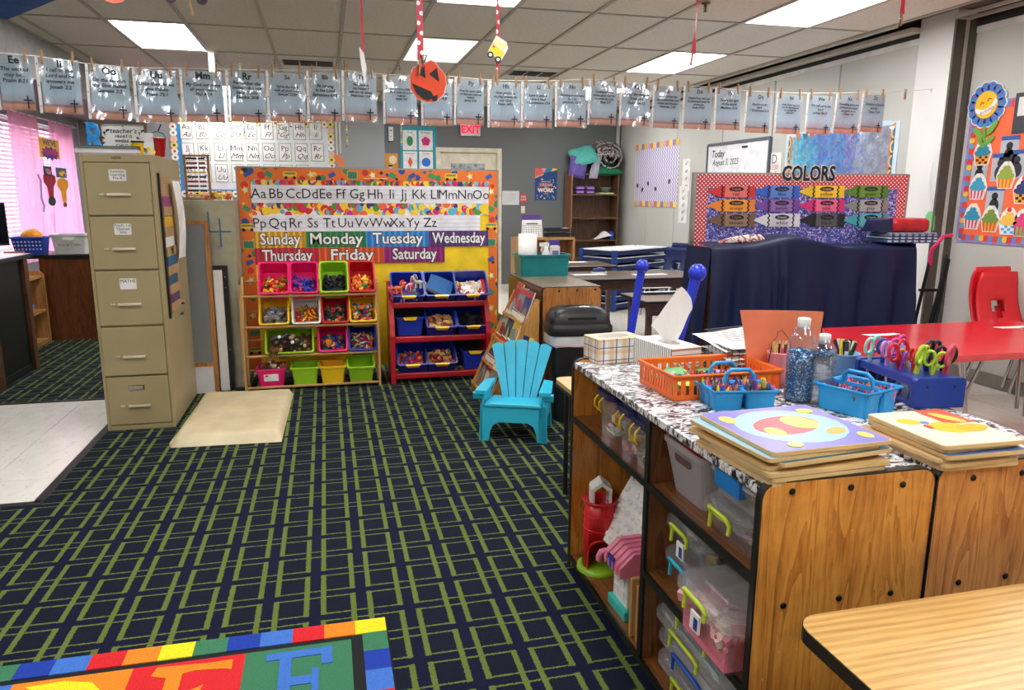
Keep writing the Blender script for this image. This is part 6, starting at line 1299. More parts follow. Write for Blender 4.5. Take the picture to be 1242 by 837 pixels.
# things on it
p = onZ(900, 294, NZ+.02)
b = thing('paper_bag', 'crumpled printed plastic bag lying on the left of the navy cloth', 'bag', (p.x, 4.60, NZ+.012), radians(-6))
MB().tube([(-.17, 0, .01), (-.12, 0, .016), (-.03, .0, .026), (.05, .01, .03), (.13, 0, .03), (.18, 0, .012)], [.008, .018, .028, .034, .036, .012], 10, flatz=.8).obj('body', pat('printed_bag', (214, 206, 196), (170, 60, 60), (110, 100, 96)), b)
p0 = onY(1092, 272, 4.6)
b = thing('bag', 'shiny red cushioned bag with a navy end on folded plaid cloth', 'bag', (4.06, 4.60, 1.16), radians(-8))
MB().box(-.13, -.11, 0, .17, .11, .10).obj('body', plain('red_vinyl', (176, 28, 36), .25, var=.12, scale=16), b, bevel=.035, seg=3); MB().prism([(-.23, 0), (-.12, -.0), (-.12, .10), (-.20, .085)], -.10, .10, 'y').obj('navy_end', plain('navy_vinyl', (24, 34, 70), .25), b, bevel=.012)
b = thing('folded_cloth', 'folded blue plaid cloth under the red bag', 'cloth', (4.07, 4.60, 1.085), radians(-8)); k = NT('plaid_cloth'); x, y, z = k.xyz(); f1 = k.math('FRACT', k.math('DIVIDE', x, .05)); f2 = k.math('FRACT', k.math('DIVIDE', z, .02)); k.col(k.mix(k.math('LESS_THAN', f1, .4), k.mix(k.math('LESS_THAN', f2, .5), (196, 204, 214), (90, 110, 140)), (60, 80, 120))); k.rough(.8)
for i in range(3): MB().box(-.19+.01*i, -.14, .025*i, .20, .14, .025*i+.022).obj('fold_layer', k.m, b, bevel=.01)
# black folding cart with pink strap, beside the post
b = thing('folding_cart', 'black folding cart frame with a pink handle beside the white post', 'cart', (4.42, 4.70, 0), radians(-10))
for x in (.0, .14): MB().tube([(x-.06, -.02, 0), (x-.03, 0, .5), (x+.03, 0, .95)], .013, 8).obj('frame_tube', STEELD, b)
MB().tube([(.03, -.0, .90), (.02, -.02, 1.02), (.10, -.02, 1.12), (.17, -.02, 1.13)], .014, 8).obj('handle', plain('hot_pink', (224, 36, 110), .4), b); MB().tube([(.14, -.03, .98), (.10, -.04, .7), (.05, -.05, .45), (.09, -.05, .35), (.12, -.04, .6), (.16, -.03, .95)], .012, 6).obj('strap', BLKPL, b)
MB().box(-.05, -.01, .40, .12, .01, .42).box(-.03, -.01, .70, .15, .01, .72).obj('crossbar', STEELD, b); MB().lathe([(.03, -.01), (.03, .01)], 14).obj('wheel', BLKPL, b, (-.06, -.02, .03), (0, pi/2, 0))
b = thing('fly_swatter', 'green fly swatter hanging by a string on the white post', 'fly swatter', onX(1128, 268, XR-.03))
MB().prism([(-.05, -.07), (.045, -.075), (.05, .04), (.02, .075), (-.02, .075), (-.045, .04)], -.003, .003, 'x').obj('blade', flat((120, 200, 130)), b); top = onX(1132, 196, XR-.03)-b.location; MB().tube([(0, 0, .07), (top.x, top.y-.005, top.z*.6), tuple(top), (top.x, top.y+.02, top.z*.7), (0, .008, .08)], .0025, 5).obj('string', WHITE, b)
# ================================================================== CLOTHESLINE OF VERSE SHEETS
LA_ = atan2(.08, 1); LN = Vector((-sin(LA_), cos(LA_), 0)); LP = Vector((-1.55, 4.64, 0))
def onL(px, py): r_ = _ray(px, py); return EYE+r_*((LP-EYE).dot(LN)/r_.dot(LN))
tops = [(-60, 62), (-10, 64), (42, 69), (103, 78), (160, 83), (217, 84), (273, 85), (322, 86), (371, 86), (414, 86), (464, 91), (510, 94), (551, 94), (591, 98), (632, 99), (673, 99), (714, 97), (752, 99), (792, 103), (829, 105), (867, 107), (905, 111), (942, 113), (979, 114), (1014, 114), (1046, 113), (1080, 113), (1130, 108)]
hook = onX(1131, 108, XR-.02)
cord = [onL(x, y-1) for x, y in tops[:-1]]+[hook]
tag(MB().tube([tuple(p) for p in cord], .002, 5).obj('clothesline', plain('white_cord', (222, 216, 202), .7)), 'thin white clothesline strung across the room to the post', 'line')
b = thing('wall_hook', 'small metal hook in the white post holding the clothesline', 'hook', hook+Vector((.02, 0, 0))); MB().tube([(0, 0, 0), (-.03, 0, 0), (-.035, 0, -.015), (-.02, 0, -.02)], .003, 6).obj('hook_body', CHROME, b)
k = NT('verse_paper'); x, y, z = k.xyz(); n = k.noise(14, k.map((1, 1, .25)), 2); zz = k.math('ADD', z, k.math('MULTIPLY', k.math('SUBTRACT', n.outputs[0], .5), .012))
k.col(k.ramp(k.math('DIVIDE', k.math('ADD', zz, .29), .29), [(.0, (150, 84, 60)), (.06, (196, 124, 92)), (.12, (206, 140, 110)), (.165, (110, 84, 96)), (.19, (160, 156, 172)), (.35, (166, 194, 212)), (.7, (160, 182, 196)), (1, (166, 180, 184))])); k.rough(.6); M_VERSE = k.m
k = NT('sheet_sleeve'); L_ = k.t.links
nb = k.noise(7, k.map((1, 1, .4)), 2, .5, 1.0); bp = k.n('Bump', {'Height': nb.outputs[0], 'Strength': .65, 'Distance': .02})
tr = k.n('BsdfTransparent', {0: (1, 1, 1, 1)}); gl = k.n('BsdfGlossy', {0: (1, 1, 1, 1), 'Roughness': .13, 'Normal': bp.outputs[0]}); df = k.n('BsdfDiffuse', {0: C((230, 232, 235))})
m1 = k.n('MixShader', {0: .05}); L_.new(tr.outputs[0], m1.inputs[1]); L_.new(df.outputs[0], m1.inputs[2]); m2 = k.n('MixShader', {0: .13}); L_.new(m1.outputs[0], m2.inputs[1]); L_.new(gl.outputs[0], m2.inputs[2]); L_.new(m2.outputs[0], k.out.inputs[0]); M_SLV = k.m
M_HOLE = plain('sleeve_strip', (226, 226, 222), .5)
SH = [(-10, 38, 'Ee', 'The wicked\nmay be...\nPsalm 8:21'), (42, 97, 'Ii', 'I call to the\nLord and he\nanswers me\nJonah 2:2'), (103, 157, 'Oo', 'On the seventh\nday God rested\nGenesis 2:2'), (160, 215, 'Uu', 'Unto thee do we\ngive thanks\nPsalm 75:1'), (217, 271, 'Mm', 'My God will meet\nall your needs\nPhil 4:19'),
      (273, 322, 'Rr', 'Remember the\nSabbath day and\nkeep it holy\nExodus 20:8'), (322, 371, 'Ss', 'Serve the Lord\nwith all your heart\nSamuel 12:20'), (371, 414, 'Bb', 'Be strong\nin the Lord\nEphesians 6:10'), (414, 458, 'Tt', 'The Lord is\nmy helper I\nwill not be afraid\nHebrews 13:6'), (464, 507, 'Ff', 'For to us a child is\nborn unto us a son\nis given\nIsaiah 9:6'),
      (510, 550, 'Gg', 'God is love\n1 John 4:8'), (551, 589, 'Pp', 'Pray for each other\nso that you may be\nhealed\nJames 5:16'), (591, 633, 'Hh', 'How good it is\nto sing praises to\nour God\nPsalm 147:1'), (632, 672, 'Ll', 'Love is patient\nlove is kind\n1 Corinthians 13:4'), (673, 713, 'Nn', 'Nothing is too hard\nfor you\nJeremiah 32:17'),
      (714, 751, 'Cc', 'Casting all your\ncares upon him for\nhe cares for you\n1 Peter 5:7'), (752, 791, 'Kk', 'Keep thy tongue\nfrom evil\nPsalm 34:13'), (792, 828, 'Jj', 'Jesus Christ the\nsame yesterday and\ntoday and forever\nHebrews 13:8'), (829, 866, 'Dd', 'Depart from evil and\ndo good and dwell for\nevermore\nPsalm 37:27'), (867, 901, 'Yy', 'Ye are the light\nof the world\nMatthew 5:14'),
      (905, 938, 'Qq', 'Quench not the\nSpirit\n1 Thessalonians 5:19'), (942, 976, 'Vv', 'Verily verily I say unto\nyou he that believeth\non me hath life\nJohn 6:47'), (979, 1012, 'Ww', 'We will serve the\nLord\nJoshua 24:15'), (1014, 1046, 'Xx', 'Exceeding great and\nprecious promises\nare given to us\n2 Peter 1:4'), (1046, 1076, 'Zz', 'Zealous of good\nworks\nTitus 2:14')]
td = dict(tops); slv = None; pin = None
pinm = plain('clothespin_wood', (158, 116, 72), .6); M_INK = plain('marker_ink', (28, 32, 40), .6)
def clothespin(label, loc, rz, tilt=0, group='wooden clothespins on the line'):
    global pin
    if pin is None:
        pin = thing('clothespin', label, 'clothespin', loc, 0, group)
        for sy in (-1, 1): MB().prism([(-.0045, -.040), (.0045, -.040), (.0045, .034), (-.0045, .034)], sy*.002, sy*.007, 'y').obj('prong', pinm, pin, rot=(radians(3*sy), 0, 0))
        MB().tube([(-.006, -.008, 0), (-.006, .008, 0), (.006, .008, .001), (.006, -.008, .001)], .0014, 5).obj('spring', CHROME, pin); p = pin
    else: p = dup(pin, loc, None, label, group)
    p.location = loc; p.rotation_euler = (0, tilt, rz); return p
R = random.Random(77)
for i, (pa, pb_, ttl, verse) in enumerate(SH):
    a, b = onL(pa, td[pa]), onL(pb_, td[pa]); w_ = (b-a).length-.004; h_ = .287
    t = thing('verse_sheet', 'hanging verse sheet headed %s in a clear sleeve on the clothesline' % ttl, 'sheet', a, 0, 'verse sheets on the clothesline', (R.uniform(-.02, .05), R.uniform(0, .02), LA_))
    sw = .020; pw = w_-sw-.006
    amp = R.uniform(.002, .006); ph = R.random()*6
    wob = lambda u, v: amp*sin(u*5+ph)*sin(v*4+ph*.7)
    MB().grid(8, 8, lambda u, v: (sw+pw*u, wob(u, v), -.004-(h_-.010)*v)).obj('printed_paper', M_VERSE, t)
    MB().grid(10, 10, lambda u, v: (w_*u, wob(u, v)-.004-.003*sin(u*9+ph)*sin(v*13), -h_*v)).obj('clear_sleeve', M_SLV, t)
    st = MB().box(0, -.007, -h_, sw*.7, -.0055, 0).obj('hole_strip', M_HOLE, t)
    for z in (-.035, -.145, -.25): MB().prism(circ(sw*.35, z, .003, 8), -.0078, -.007, 'y').obj('punched_hole', BLACK, st)
    cx = sw+pw*.80; MB().box(cx-.003, -.009, -h_+.012, cx+.003, -.0075, -h_+.078).box(cx-.02, -.0092, -h_+.053, cx+.02, -.0078, -h_+.060).obj('cross_print', BLACK, t)
    text(ttl, .052 if i < 6 else .036, M_INK, t, (sw+pw*.5, -.010, -.030), bold=.0014 if i < 6 else .0004, depth=.0002)
    n_ = max(len(q) for q in verse.split('\n')); sz = min(.0275, pw*1.95/n_)
    text(verse, sz, M_INK, t, (sw+pw*.49, -.010, -.105), shear=.15, depth=.0002, line=1.05, bold=.0004)
    for q, f in enumerate((.16, .84)):
        clothespin('wooden clothespin on the %s corner of the sheet headed %s' % (('left', 'right')[q], ttl), a+Vector((cos(LA_)*w_*f, sin(LA_)*w_*f, .004)), LA_, R.uniform(-.12, .12))
clothespin('lone wooden clothespin on the line near the white post', onL(1098, 114), LA_, 0)
# ================================================================== HANGING DECORATIONS
M_RIB = NT('polka_ribbon'); x, y, z = M_RIB.xyz(); zz = M_RIB.math('DIVIDE', z, .045)
fz = M_RIB.math('SUBTRACT', M_RIB.math('FRACT', zz), .5); par = M_RIB.math('MODULO', M_RIB.math('FLOOR', M_RIB.math('ADD', zz, 400.0)), 2.0)
dx_ = M_RIB.math('SUBTRACT', x, M_RIB.math('MULTIPLY_ADD', par, .016, -.008)); dz_ = M_RIB.math('MULTIPLY', fz, .045)
dd_ = M_RIB.math('SQRT', M_RIB.math('ADD', M_RIB.math('MULTIPLY', dx_, dx_), M_RIB.math('MULTIPLY', dz_, dz_)))
M_RIB.col(M_RIB.mix(M_RIB.math('LESS_THAN', dd_, .0105), (196, 24, 52), (240, 236, 232))); M_RIB.rough(.5); M_RIB = M_RIB.m
M_RED2 = plain('red_ribbon', (196, 22, 56), .5)
def ribbon(label, x, y, z0, w_, m, tw=.3, lean=0): 
    H_ = CEIL-z0; o = MB().grid(2, 14, lambda u, v: ((u-.5)*w_*cos(tw*sin(v*5))+lean*v*.0, (u-.5)*w_*sin(tw*sin(v*5)), H_*v)).obj('ribbon', m, None, (x, y, z0), (0, lean, 0)); return tag(o, label, 'ribbon')
# pumpkin
PY = 3.80; pc = onY(520, 99, PY); s_ = 45/895*3.95/2
t = thing('paper_pumpkin', 'orange paper jack-o-lantern hanging from a red polka dot ribbon', 'decoration', pc, 0, None, (0, radians(6), radians(-6)))
out = [(-.02, s_*.86), (-.045, s_*.72), (-.08, s_*.55), (-.093, s_*.1), (-.085, -s_*.45), (-.05, -s_*.85), (0, -s_*.98), (.045, -s_*.88), (.078, -s_*.5), (.086, 0), (.075, s_*.45), (.045, s_*.7), (.02, s_*.96), (.0, s_*1.0)]
MB().prism(out, -.002, .002, 'y').obj('face_card', flat((222, 72, 32)), t); MB().prism([(x*1.03, z*1.03) for x, z in out], .001, .0035, 'y').obj('back_card', PAPER, t)
for pl in ([(-.055, .03), (-.028, .075), (-.016, .012)], [(.0, .035), (.034, .07), (.052, .005)]): MB().prism(pl, -.004, -.002, 'y').obj('eye', BLACK, t)
MB().prism([(-.082, -.018), (-.02, -.035), (.015, -.045), (.03, -.065), (.05, -.055), (.048, -.085), (.03, -.09), (.02, -.078), (.008, -.09), (-.02, -.085), (-.055, -.065)], -.004, -.002, 'y').obj('mouth', BLACK, t)
MB().tube([(-.035, -.006, s_*.8), (-.05, -.008, s_*1.15), (-.02, -.008, s_*1.2), (-.03, -.006, s_*.9)], .004, 6).obj('stem', plain('stem_green', (40, 70, 50), .7), t); MB().tube([(-.055+.016*cos(a*.7), -.006, s_*1.12+.016*sin(a*.7)) for a in range(10)], .0018, 5).obj('ring', CHROME, t)
top = onY(512, 74, PY); ribbon('wide red polka dot ribbon holding the paper pumpkin', top.x-.008, PY-.005, top.z-.03, .030, M_RIB, .15)
clothespin('wooden clothespin gripping the paper pumpkin', (onY(509, 80, PY).x, PY-.008, onY(509, 80, PY).z), 0, .1, None)
# school bus
bc = onY(603, 62, PY); t = thing('paper_bus', 'yellow paper school bus hanging on a narrow polka dot ribbon', 'decoration', bc, 0, None, (0, radians(28), 0))
MB().prism([(-.040, -.030), (.040, -.030), (.042, .04), (.02, .062), (-.038, .062)], -.002, .002, 'y').obj('bus_card', PAPER, t); MB().prism([(-.036, -.026), (.036, -.026), (.036, .012), (-.036, .020)], -.003, -.0015, 'y').obj('yellow_body', flat((244, 208, 30)), t)
for x in (-.022, .022): MB().prism(circ(x, -.034, .016, 14), -.0045, -.002, 'y').prism(circ(x, -.034, .008, 12), -.0055, -.004, 'y', 1).obj('wheel', [BLACK, PAPER], t)
MB().box(-.034, -.0035, .024, .03, -.002, .05).obj('window_print', flat((236, 226, 150)), t); MB().box(-.03, -.0045, .004, -.02, -.003, .014).obj('red_light', flat((220, 60, 40)), t)
ribbon('narrow red polka dot ribbon with the paper bus on it', bc.x+.005, PY+.008, onY(604, 90, PY).z, .017, M_RIB, .2); clothespin('wooden clothespin under the paper bus', onY(603, 93, PY), 0, 0, None)
p = onY(443, 92, PY); ribbon('thin dark red ribbon hanging over the sheet headed Tt', p.x-.004, PY, p.z, .010, M_RED2, .1, radians(-1))
tag(MB().prism([(-.016, .07), (.006, .04), (.018, -.03), (.006, -.10), (-.008, -.02)], -.001, .001, 'y').obj('paper_strip', PAPER, None, onY(440, 75, PY)), 'torn white paper strip on the thin red ribbon', 'paper')
p = onY(841, 66, 4.0); t = ribbon('long red ribbon hanging below the right light panel', p.x, 4.0, p.z, .03, M_RED2, .9, radians(2.2)); clothespin('wooden clothespin at the tip of the long red ribbon', onY(839, 71, 4.0), 0, .1, None)
p = onY(1094, 17, 4.0); ribbon('short red ribbon hanging at the top right near the post', p.x, 4.0, p.z, .034, M_RED2, .2); clothespin('wooden clothespin below the short red ribbon at top right', onY(1093, 23, 4.0), 0, 0, None)
p = onY(138, 0, 3.8); tag(MB().prism(circ(0, 0.02, .045, 14, 1.2, .75), -.002, .002, 'y').obj('paper_shape', flat((250, 120, 90)), None, p), 'coral paper shape hanging at the top edge above the left light panel', 'decoration')
p = onY(229, 0, 3.8); t = thing('paper_shape', 'dark paper shape with two round ends clipped by a clothespin, top left', 'decoration', p)
for x in (-.075, .055): MB().prism(circ(x, .006, .024, 14), -.002, .002, 'y').obj('round_end', flat((50, 32, 44)), t)
MB().box(-.09, -.001, .02, .07, .002, .09).obj('card', flat((60, 40, 60)), t); clothespin('wooden clothespin clipped to the dark paper shape at top left', onY(232, 8, 3.79), 0, -.15, None)
tag(MB().tube([(0, 0, CEIL-p.z), (0, 0, .08)], .0015, 5).obj('string', WHITE, None, p), 'string holding the dark paper shape at top left', 'string'); p = onY(138, 0, 3.8); tag(MB().tube([(0, 0, CEIL-p.z), (0, 0, .05)], .0015, 5).obj('string', WHITE, None, p), 'string holding the coral paper shape at top left', 'string')
# cords, feather, beads behind the sheets
def bead(label, px, y0, y1, Yd):
    a, b = onY(px, y0, Yd), onY(px+2, y1, Yd); t = thing('bead_string', label, 'beads', (a.x, Yd, CEIL)); mb = MB(); n_ = int((CEIL-b.z)/.028)
    MB().tube([(0, 0, 0), (0, 0, b.z-CEIL)], .0012, 4).obj('thread', WHITE, t)
    me = [MB().cyl((0, 0, 0), (0, 0, .022), .009, n=6).mesh('bead', flat(c)) for c in ((240, 220, 80), (110, 190, 220), (230, 110, 70), (150, 210, 120))]
    for q in range(n_): put('bead', me[q % 4], t, (0, 0, -.02-.028*q))
bead('string of coloured beads hanging right of the alphabet poster', 418, 90, 180, 8.1); bead('string of coloured beads hanging beside the shapes poster', 485, 90, 178, 8.1); bead('string of coloured beads hanging across the letter P of the alphabet poster', 334, 90, 167, 8.1); bead('string of coloured beads hanging across the letter D of the alphabet poster', 292, 90, 172, 8.1)
for q, (px, y1) in enumerate(((409, 190), (413, 186))):
    a = onY(px, y1, 8.1); tag(MB().tube([(0, 0, CEIL-a.z), (0, 0, 0)], .008, 6).obj('cord', plain('white_cord', (222, 216, 202)), None, a), ('white cord with an orange feather hanging by the alphabet poster', 'plain white cord hanging by the alphabet poster')[q], 'cord')
a = onY(411, 195, 8.09); tag(MB().prism([(-.055, .065), (.01, .06), (.055, .0), (.06, -.075), (.015, -.06), (-.035, -.015)], -.002, .002, 'y').obj('feather', flat((246, 140, 90)), None, a), 'orange paper feather at the end of a white cord', 'feather')
b1, b2, b3 = onZ(9, 22, CEIL-.02), onZ(63, 0, CEIL-.02), onZ(0, 24, CEIL-.02)
d = (b2-b1).normalized(); far = b1+d*2.6
tag(MB().prism([(-2.37, b1.y-.05), tuple((b1+d*.0)[:2]), tuple(far[:2]), (-2.37, far.y)], CEIL-.03, CEIL-.018, 'z').obj('ceiling_cloth', plain('royal_blue_cloth', (50, 98, 170), .8)), 'royal blue cloth panel fixed under the ceiling at the top left corner', 'cloth')

a, b = onZ(256, 62, CEIL), onY(256, 104, onZ(256, 62, CEIL).y)
t = thing('pole', 'short white pole hanging from the ceiling behind the sheet headed Mm', 'pole', a); MB().box(-.028, -.02, b.z-a.z, .028, .02, 0).obj('shaft', WHITE, t); MB().box(-.05, -.04, -.012, .05, .04, 0).obj('flange', WHITE, t)
# ================================================================== BACK WALL
WL = BACK-.12
def onB(px, py, Yw=BACK): p = onY(px, py, Yw); return p
def wall_thing(name, label, cat, p, Yw): return thing(name, label, cat, (p.x, Yw, p.z))
# alphabet poster with scalloped border
a, b = onB(209, 146, WL), onB(404, 236, WL); t = thing('alphabet_poster', 'wide alphabet poster of letter cards with a scalloped dotted border', 'poster', (a.x, WL-.004, b.z)); PW, PH = b.x-a.x, a.z-b.z
MB().box(0, -.004, 0, PW, 0, PH).obj('blue_backing', flat((60, 140, 196)), t); 
l2 = onB(219, 150, WL).x-a.x; r2 = onB(397, 150, WL).x-a.x; MB().box(l2, -.007, .06, r2, -.004, PH-.05).obj('white_sheet', flat((222, 226, 226)), t)
SCM = [flat(c) for c in ((240, 234, 210), (236, 220, 100), (240, 190, 180), (250, 244, 236))]; DTM = [flat(c) for c in ((200, 40, 50), (60, 60, 60), (230, 190, 60), (90, 150, 90))]
sc = [MB().prism(circ(0, 0, .048, 12), -.006, -.002, 'y').prism(circ(0, 0, .018, 8), -.008, -.006, 'y', 1).mesh('scallop', [SCM[i], DTM[i]]) for i in range(4)]
n_ = int(PW/.082)
for i in range(n_+1): put('scallop', sc[i % 4], t, (PW*i/n_, 0, PH)); put('scallop', sc[(i+2) % 4], t, (PW*i/n_, 0, 0))
n_ = int(PH/.082)
for i in range(1, n_): put('scallop', sc[(i+1) % 4], t, (0, 0, PH*i/n_)); put('scallop', sc[(i+3) % 4], t, (PW, 0, PH*i/n_))
rows_ = [(147.5, 169, 0, 9), (173, 195, 9, 18), (199, 221, 18, 26)]
M_OLV = flat((130, 140, 70))
for y0, y1, i0, i1 in rows_:
    for i in range(i0, i1):
        c_ = i-i0; x0 = 217.5+19.6*c_+(0 if i0 == 0 else 2.5 if i0 == 9 else 4); p, q = onB(x0, y0+.4*c_*.3, WL), onB(x0+16.5, y1+.4*c_*.3, WL)
        cx, w_, z0, z1 = p.x-a.x, q.x-p.x, q.z-b.z, p.z-b.z
        cd = MB().box(cx, -.010, z0, cx+w_, -.007, z1).box(cx+.008, -.011, z0+.008, cx+w_-.008, -.0095, z1-.008, 1).obj('letter_card', [M_OLV, PAPER], t)
        L = 'ABCDEFGHIJKLMNOPQRSTUVWXYZ'[i]; hh = z1-z0
        text(L+L.lower(), hh*.42, BLACK, cd, (cx+w_/2, -.0115, z0+hh*.70)); text(L+L.lower(), hh*.40, BLACK, cd, (cx+w_/2, -.0115, z0+hh*.27), shear=.45, sx=1.1)
def flat_box(name, label, cat, pa, pb_, Yw, col, th=.006):
    p, q = onB(*pa, Yw), onB(*pb_, Yw); t = thing(name, label, cat, (p.x, Yw, q.z)); w_, h = q.x-p.x, p.z-q.z
    MB().box(0, -th, 0, w_, 0, h).obj('sheet', flat(col) if isinstance(col, tuple) else col, t); return t, w_, h
t, w_, h = flat_box('shapes_poster', 'teal poster with four white shape cards beside the door', 'poster', (485, 153), (530, 209), BACK, (24, 150, 170))
for i, (cx, cz, nm, c) in enumerate(((.26, .70, 'Oval', (30, 130, 70)), (.70, .70, 'Pentagon', (200, 30, 110)), (.26, .24, 'Diamond', (220, 84, 40)), (.70, .24, 'Circle', (40, 110, 200)))):
    x, z = w_*cx, h*cz; cd = MB().box(x-w_*.19, -.008, z-h*.215, x+w_*.19, -.006, z+h*.215).obj('card', PAPER, t)
    pl = [circ(x, z-h*.02, h*.10, 18, .72, 1.1), [(x+h*.11*sin(2*pi*k_/5), z-h*.02+h*.11*cos(2*pi*k_/5)) for k_ in range(5)], [(x, z-h*.14), (x+h*.055, z-h*.02), (x, z+h*.10), (x-h*.055, z-h*.02)], circ(x, z-h*.02, h*.10, 20)][i]
    MB().prism(pl, -.0095, -.008, 'y').obj('shape_print', flat(c), cd); text(nm, .042, BLACK, cd, (x, -.0085, z+h*.17))
t, w_, h = flat_box('picture_card', 'small orange picture card on the grey wall left of the shapes poster', 'card', (467, 186), (483, 212), BACK, (214, 140, 40)); MB().prism(blob(w_*.6, h*.7, w_*.3, h*.2), -.008, -.006, 'y').prism(blob(w_*.4, h*.4, w_*.15, h*.1), -.008, -.006, 'y').obj('cream_print', flat((232, 214, 170)), t); MB().prism(blob(w_*.4, h*.42, w_*.18, h*.06), -.010, -.008, 'y').obj('dark_print', flat((70, 50, 30)), t)
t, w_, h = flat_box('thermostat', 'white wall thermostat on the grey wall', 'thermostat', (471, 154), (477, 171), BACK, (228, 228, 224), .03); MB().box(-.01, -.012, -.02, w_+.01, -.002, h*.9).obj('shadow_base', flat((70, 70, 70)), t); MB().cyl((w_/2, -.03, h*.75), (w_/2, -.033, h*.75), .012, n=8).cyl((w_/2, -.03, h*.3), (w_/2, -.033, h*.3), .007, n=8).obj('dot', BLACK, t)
p, q = onB(558, 150), onB(582, 165.5); t = thing('exit_sign', 'lit white EXIT sign with red letters above the door', 'sign', (p.x, BACK, q.z)); w_, h = q.x-p.x, p.z-q.z
MB().box(0, -.05, 0, w_, 0, h).obj('housing', plain('exit_face', (216, 208, 206), .4), t, bevel=.006); text('EXIT', h*.88, emit('exit_red', (255, 30, 64), 1.3), t, (w_/2, -.052, h*.5), bold=.006, sx=.92)
t, w_, h = flat_box('poster', 'navy poster with confetti and colourful slogan on the dark grey wall', 'poster', (649, 204), (675, 243), BACK, (24, 66, 124))
for pl, c in (([(0, h), (w_*.30, h), (w_*.38, h*.83), (0, h*.72)], (220, 96, 90)), ([(w_*.3, h), (w_*.52, h), (w_*.38, h*.86)], (236, 140, 180)), ([(w_*.52, h), (w_*.8, h), (w_*.72, h*.91), (w_*.38, h*.83)], (30, 130, 150)), ([(w_*.8, h), (w, h) if False else (w_, h), (w_, h*.95), (w_*.72, h*.9)], (240, 190, 80)), ([(0, h*.72), (w_*.4, h*.83), (w_*.36, h*.79), (0, h*.69)], (246, 196, 110))): MB().prism(pl, -.008, -.006, 'y').obj('colour_print', flat(c), t)
R = random.Random(4); mb = MB()
for i in range(40):
    x, z = R.uniform(.02, w_-.02), R.uniform(.02, h*.66)
    if not (w_*.2 < x < w_*.8 and h*.16 < z < h*.6): mb.prism(circ(x, z, .008+.006*R.random(), 6), -.0075, -.006, 'y', R.randrange(3))
tag(mb.obj('confetti_print', [PAPER, flat((110, 180, 210)), flat((130, 100, 190))], t), kind='stuff')
text('MAKE THE', .032, PAPER, t, (w_/2, -.008, h*.58)); text('DREAM', .066, flat((236, 150, 130)), t, (w_/2, -.008, h*.48), bold=.003); text('AND', .03, PAPER, t, (w_/2, -.008, h*.40)); text('WORK', .085, flat((246, 220, 190)), t, (w_/2, -.008, h*.31), bold=.004); text('HARD', .03, flat((240, 190, 90)), t, (w_/2, -.008, h*.2))
t, w_, h = flat_box('notice', 'white notice sheet on the wall right of the door', 'notice', (609, 231.5), (629.5, 248.5), BACK, (214, 214, 210)); mb = MB()
for i in range(5): mb.box(.03, -.007, h*.2+.03*i, w_-.05-.02*(i % 2), -.006, h*.2+.004+.03*i)
mb.obj('print_lines', flat((170, 170, 170)), t)
t, w_, h = flat_box('notice', 'small red notice card beside the white notice sheet', 'notice', (631, 235), (638.5, 246), BACK, (196, 70, 80)); text('FIRE\nEXIT', .045, PAPER, t, (w_/2, -.007, h/2))
t, w_, h = flat_box('light_switch', 'cream light switch plate under the red notice', 'switch', (632, 250), (636.5, 258.5), BACK, (226, 220, 186), .008); MB().box(w_*.35, -.018, h*.38, w_*.65, -.008, h*.62).obj('toggle', flat((240, 236, 210)), t)
# ================================================================== PARTITION WALL (faces -x): local x runs along -Y
def rwall(name, label, cat, pa, pb_, Xw):
    p, q = onX(*pa, Xw), onX(*pb_, Xw); t = thing(name, label, cat, (Xw-.001, p.y, q.z), -pi/2); return t, p.y-q.y, p.z-q.z
t, w_, h = rwall('pattern_chart', 'lavender wavy pattern chart with a striped edge on the partition wall', 'chart', (772, 178), (821, 250), XR)
k = NT('lavender_wave'); x, y, z = k.xyz(); f = k.math('FRACT', k.math('DIVIDE', k.math('ADD', x, k.math('MULTIPLY', k.math('SINE', k.math('MULTIPLY', z, 110.0)), .016)), .075))
k.col(k.ramp(f, [(.0, (226, 220, 234)), (.45, (226, 220, 234)), (.55, (150, 138, 176)), (.8, (180, 168, 204))])); k.rough(.6)
MB().box(0, -.004, 0, w_, 0, h).obj('sheet', k.m, t); n_ = 14; SC_ = [(240, 190, 60), (224, 130, 110), (150, 130, 180), (190, 176, 210), (236, 220, 120)]
for i in range(n_):
    for z0 in (-.02, h-.06): MB().box(w_*i/n_, -.006, z0, w_*(i+1)/n_, -.004, z0+.08).obj('edge_stripe', flat(SC_[(i*3+(z0 > 0)) % 5]), t)
for i, (x, z) in enumerate(((.08, .33), (.2, .26), (.34, .36), (.52, .27), (.82, .38))): MB().prism(blob(w_*x, h*z, .035, .03, i), -.008, -.004, 'y').obj('dark_sticker', flat((70, 40, 60)), t)
t, w_, h = rwall('number_strip', 'tall white strip of handwritten signs beside the lavender chart', 'strip', (829, 193), (836, 232), XR); MB().box(0, -.004, 0, w_, 0, h).obj('sheet', PAPER, t)
for i in range(4): text('s%d' % (7+i), .07, BLACK, t, (w_*.5, -.005, h*(.86-.24*i)), shear=.2)
t, w_, h = rwall('number_strip', 'lower white strip of handwritten signs beside the lavender chart', 'strip', (825, 226), (833, 271), XR); MB().box(0, -.006, 0, w_, -.002, h).obj('sheet', PAPER, t)
for i in range(5): text('q%d' % (1+i), .07, BLACK, t, (w_*.5, -.007, h*(.88-.19*i)), shear=.2)
t, w_, h = rwall('whiteboard', 'dark framed whiteboard with a handwritten date on the partition wall', 'whiteboard', (861, 178), (931, 228), XR)
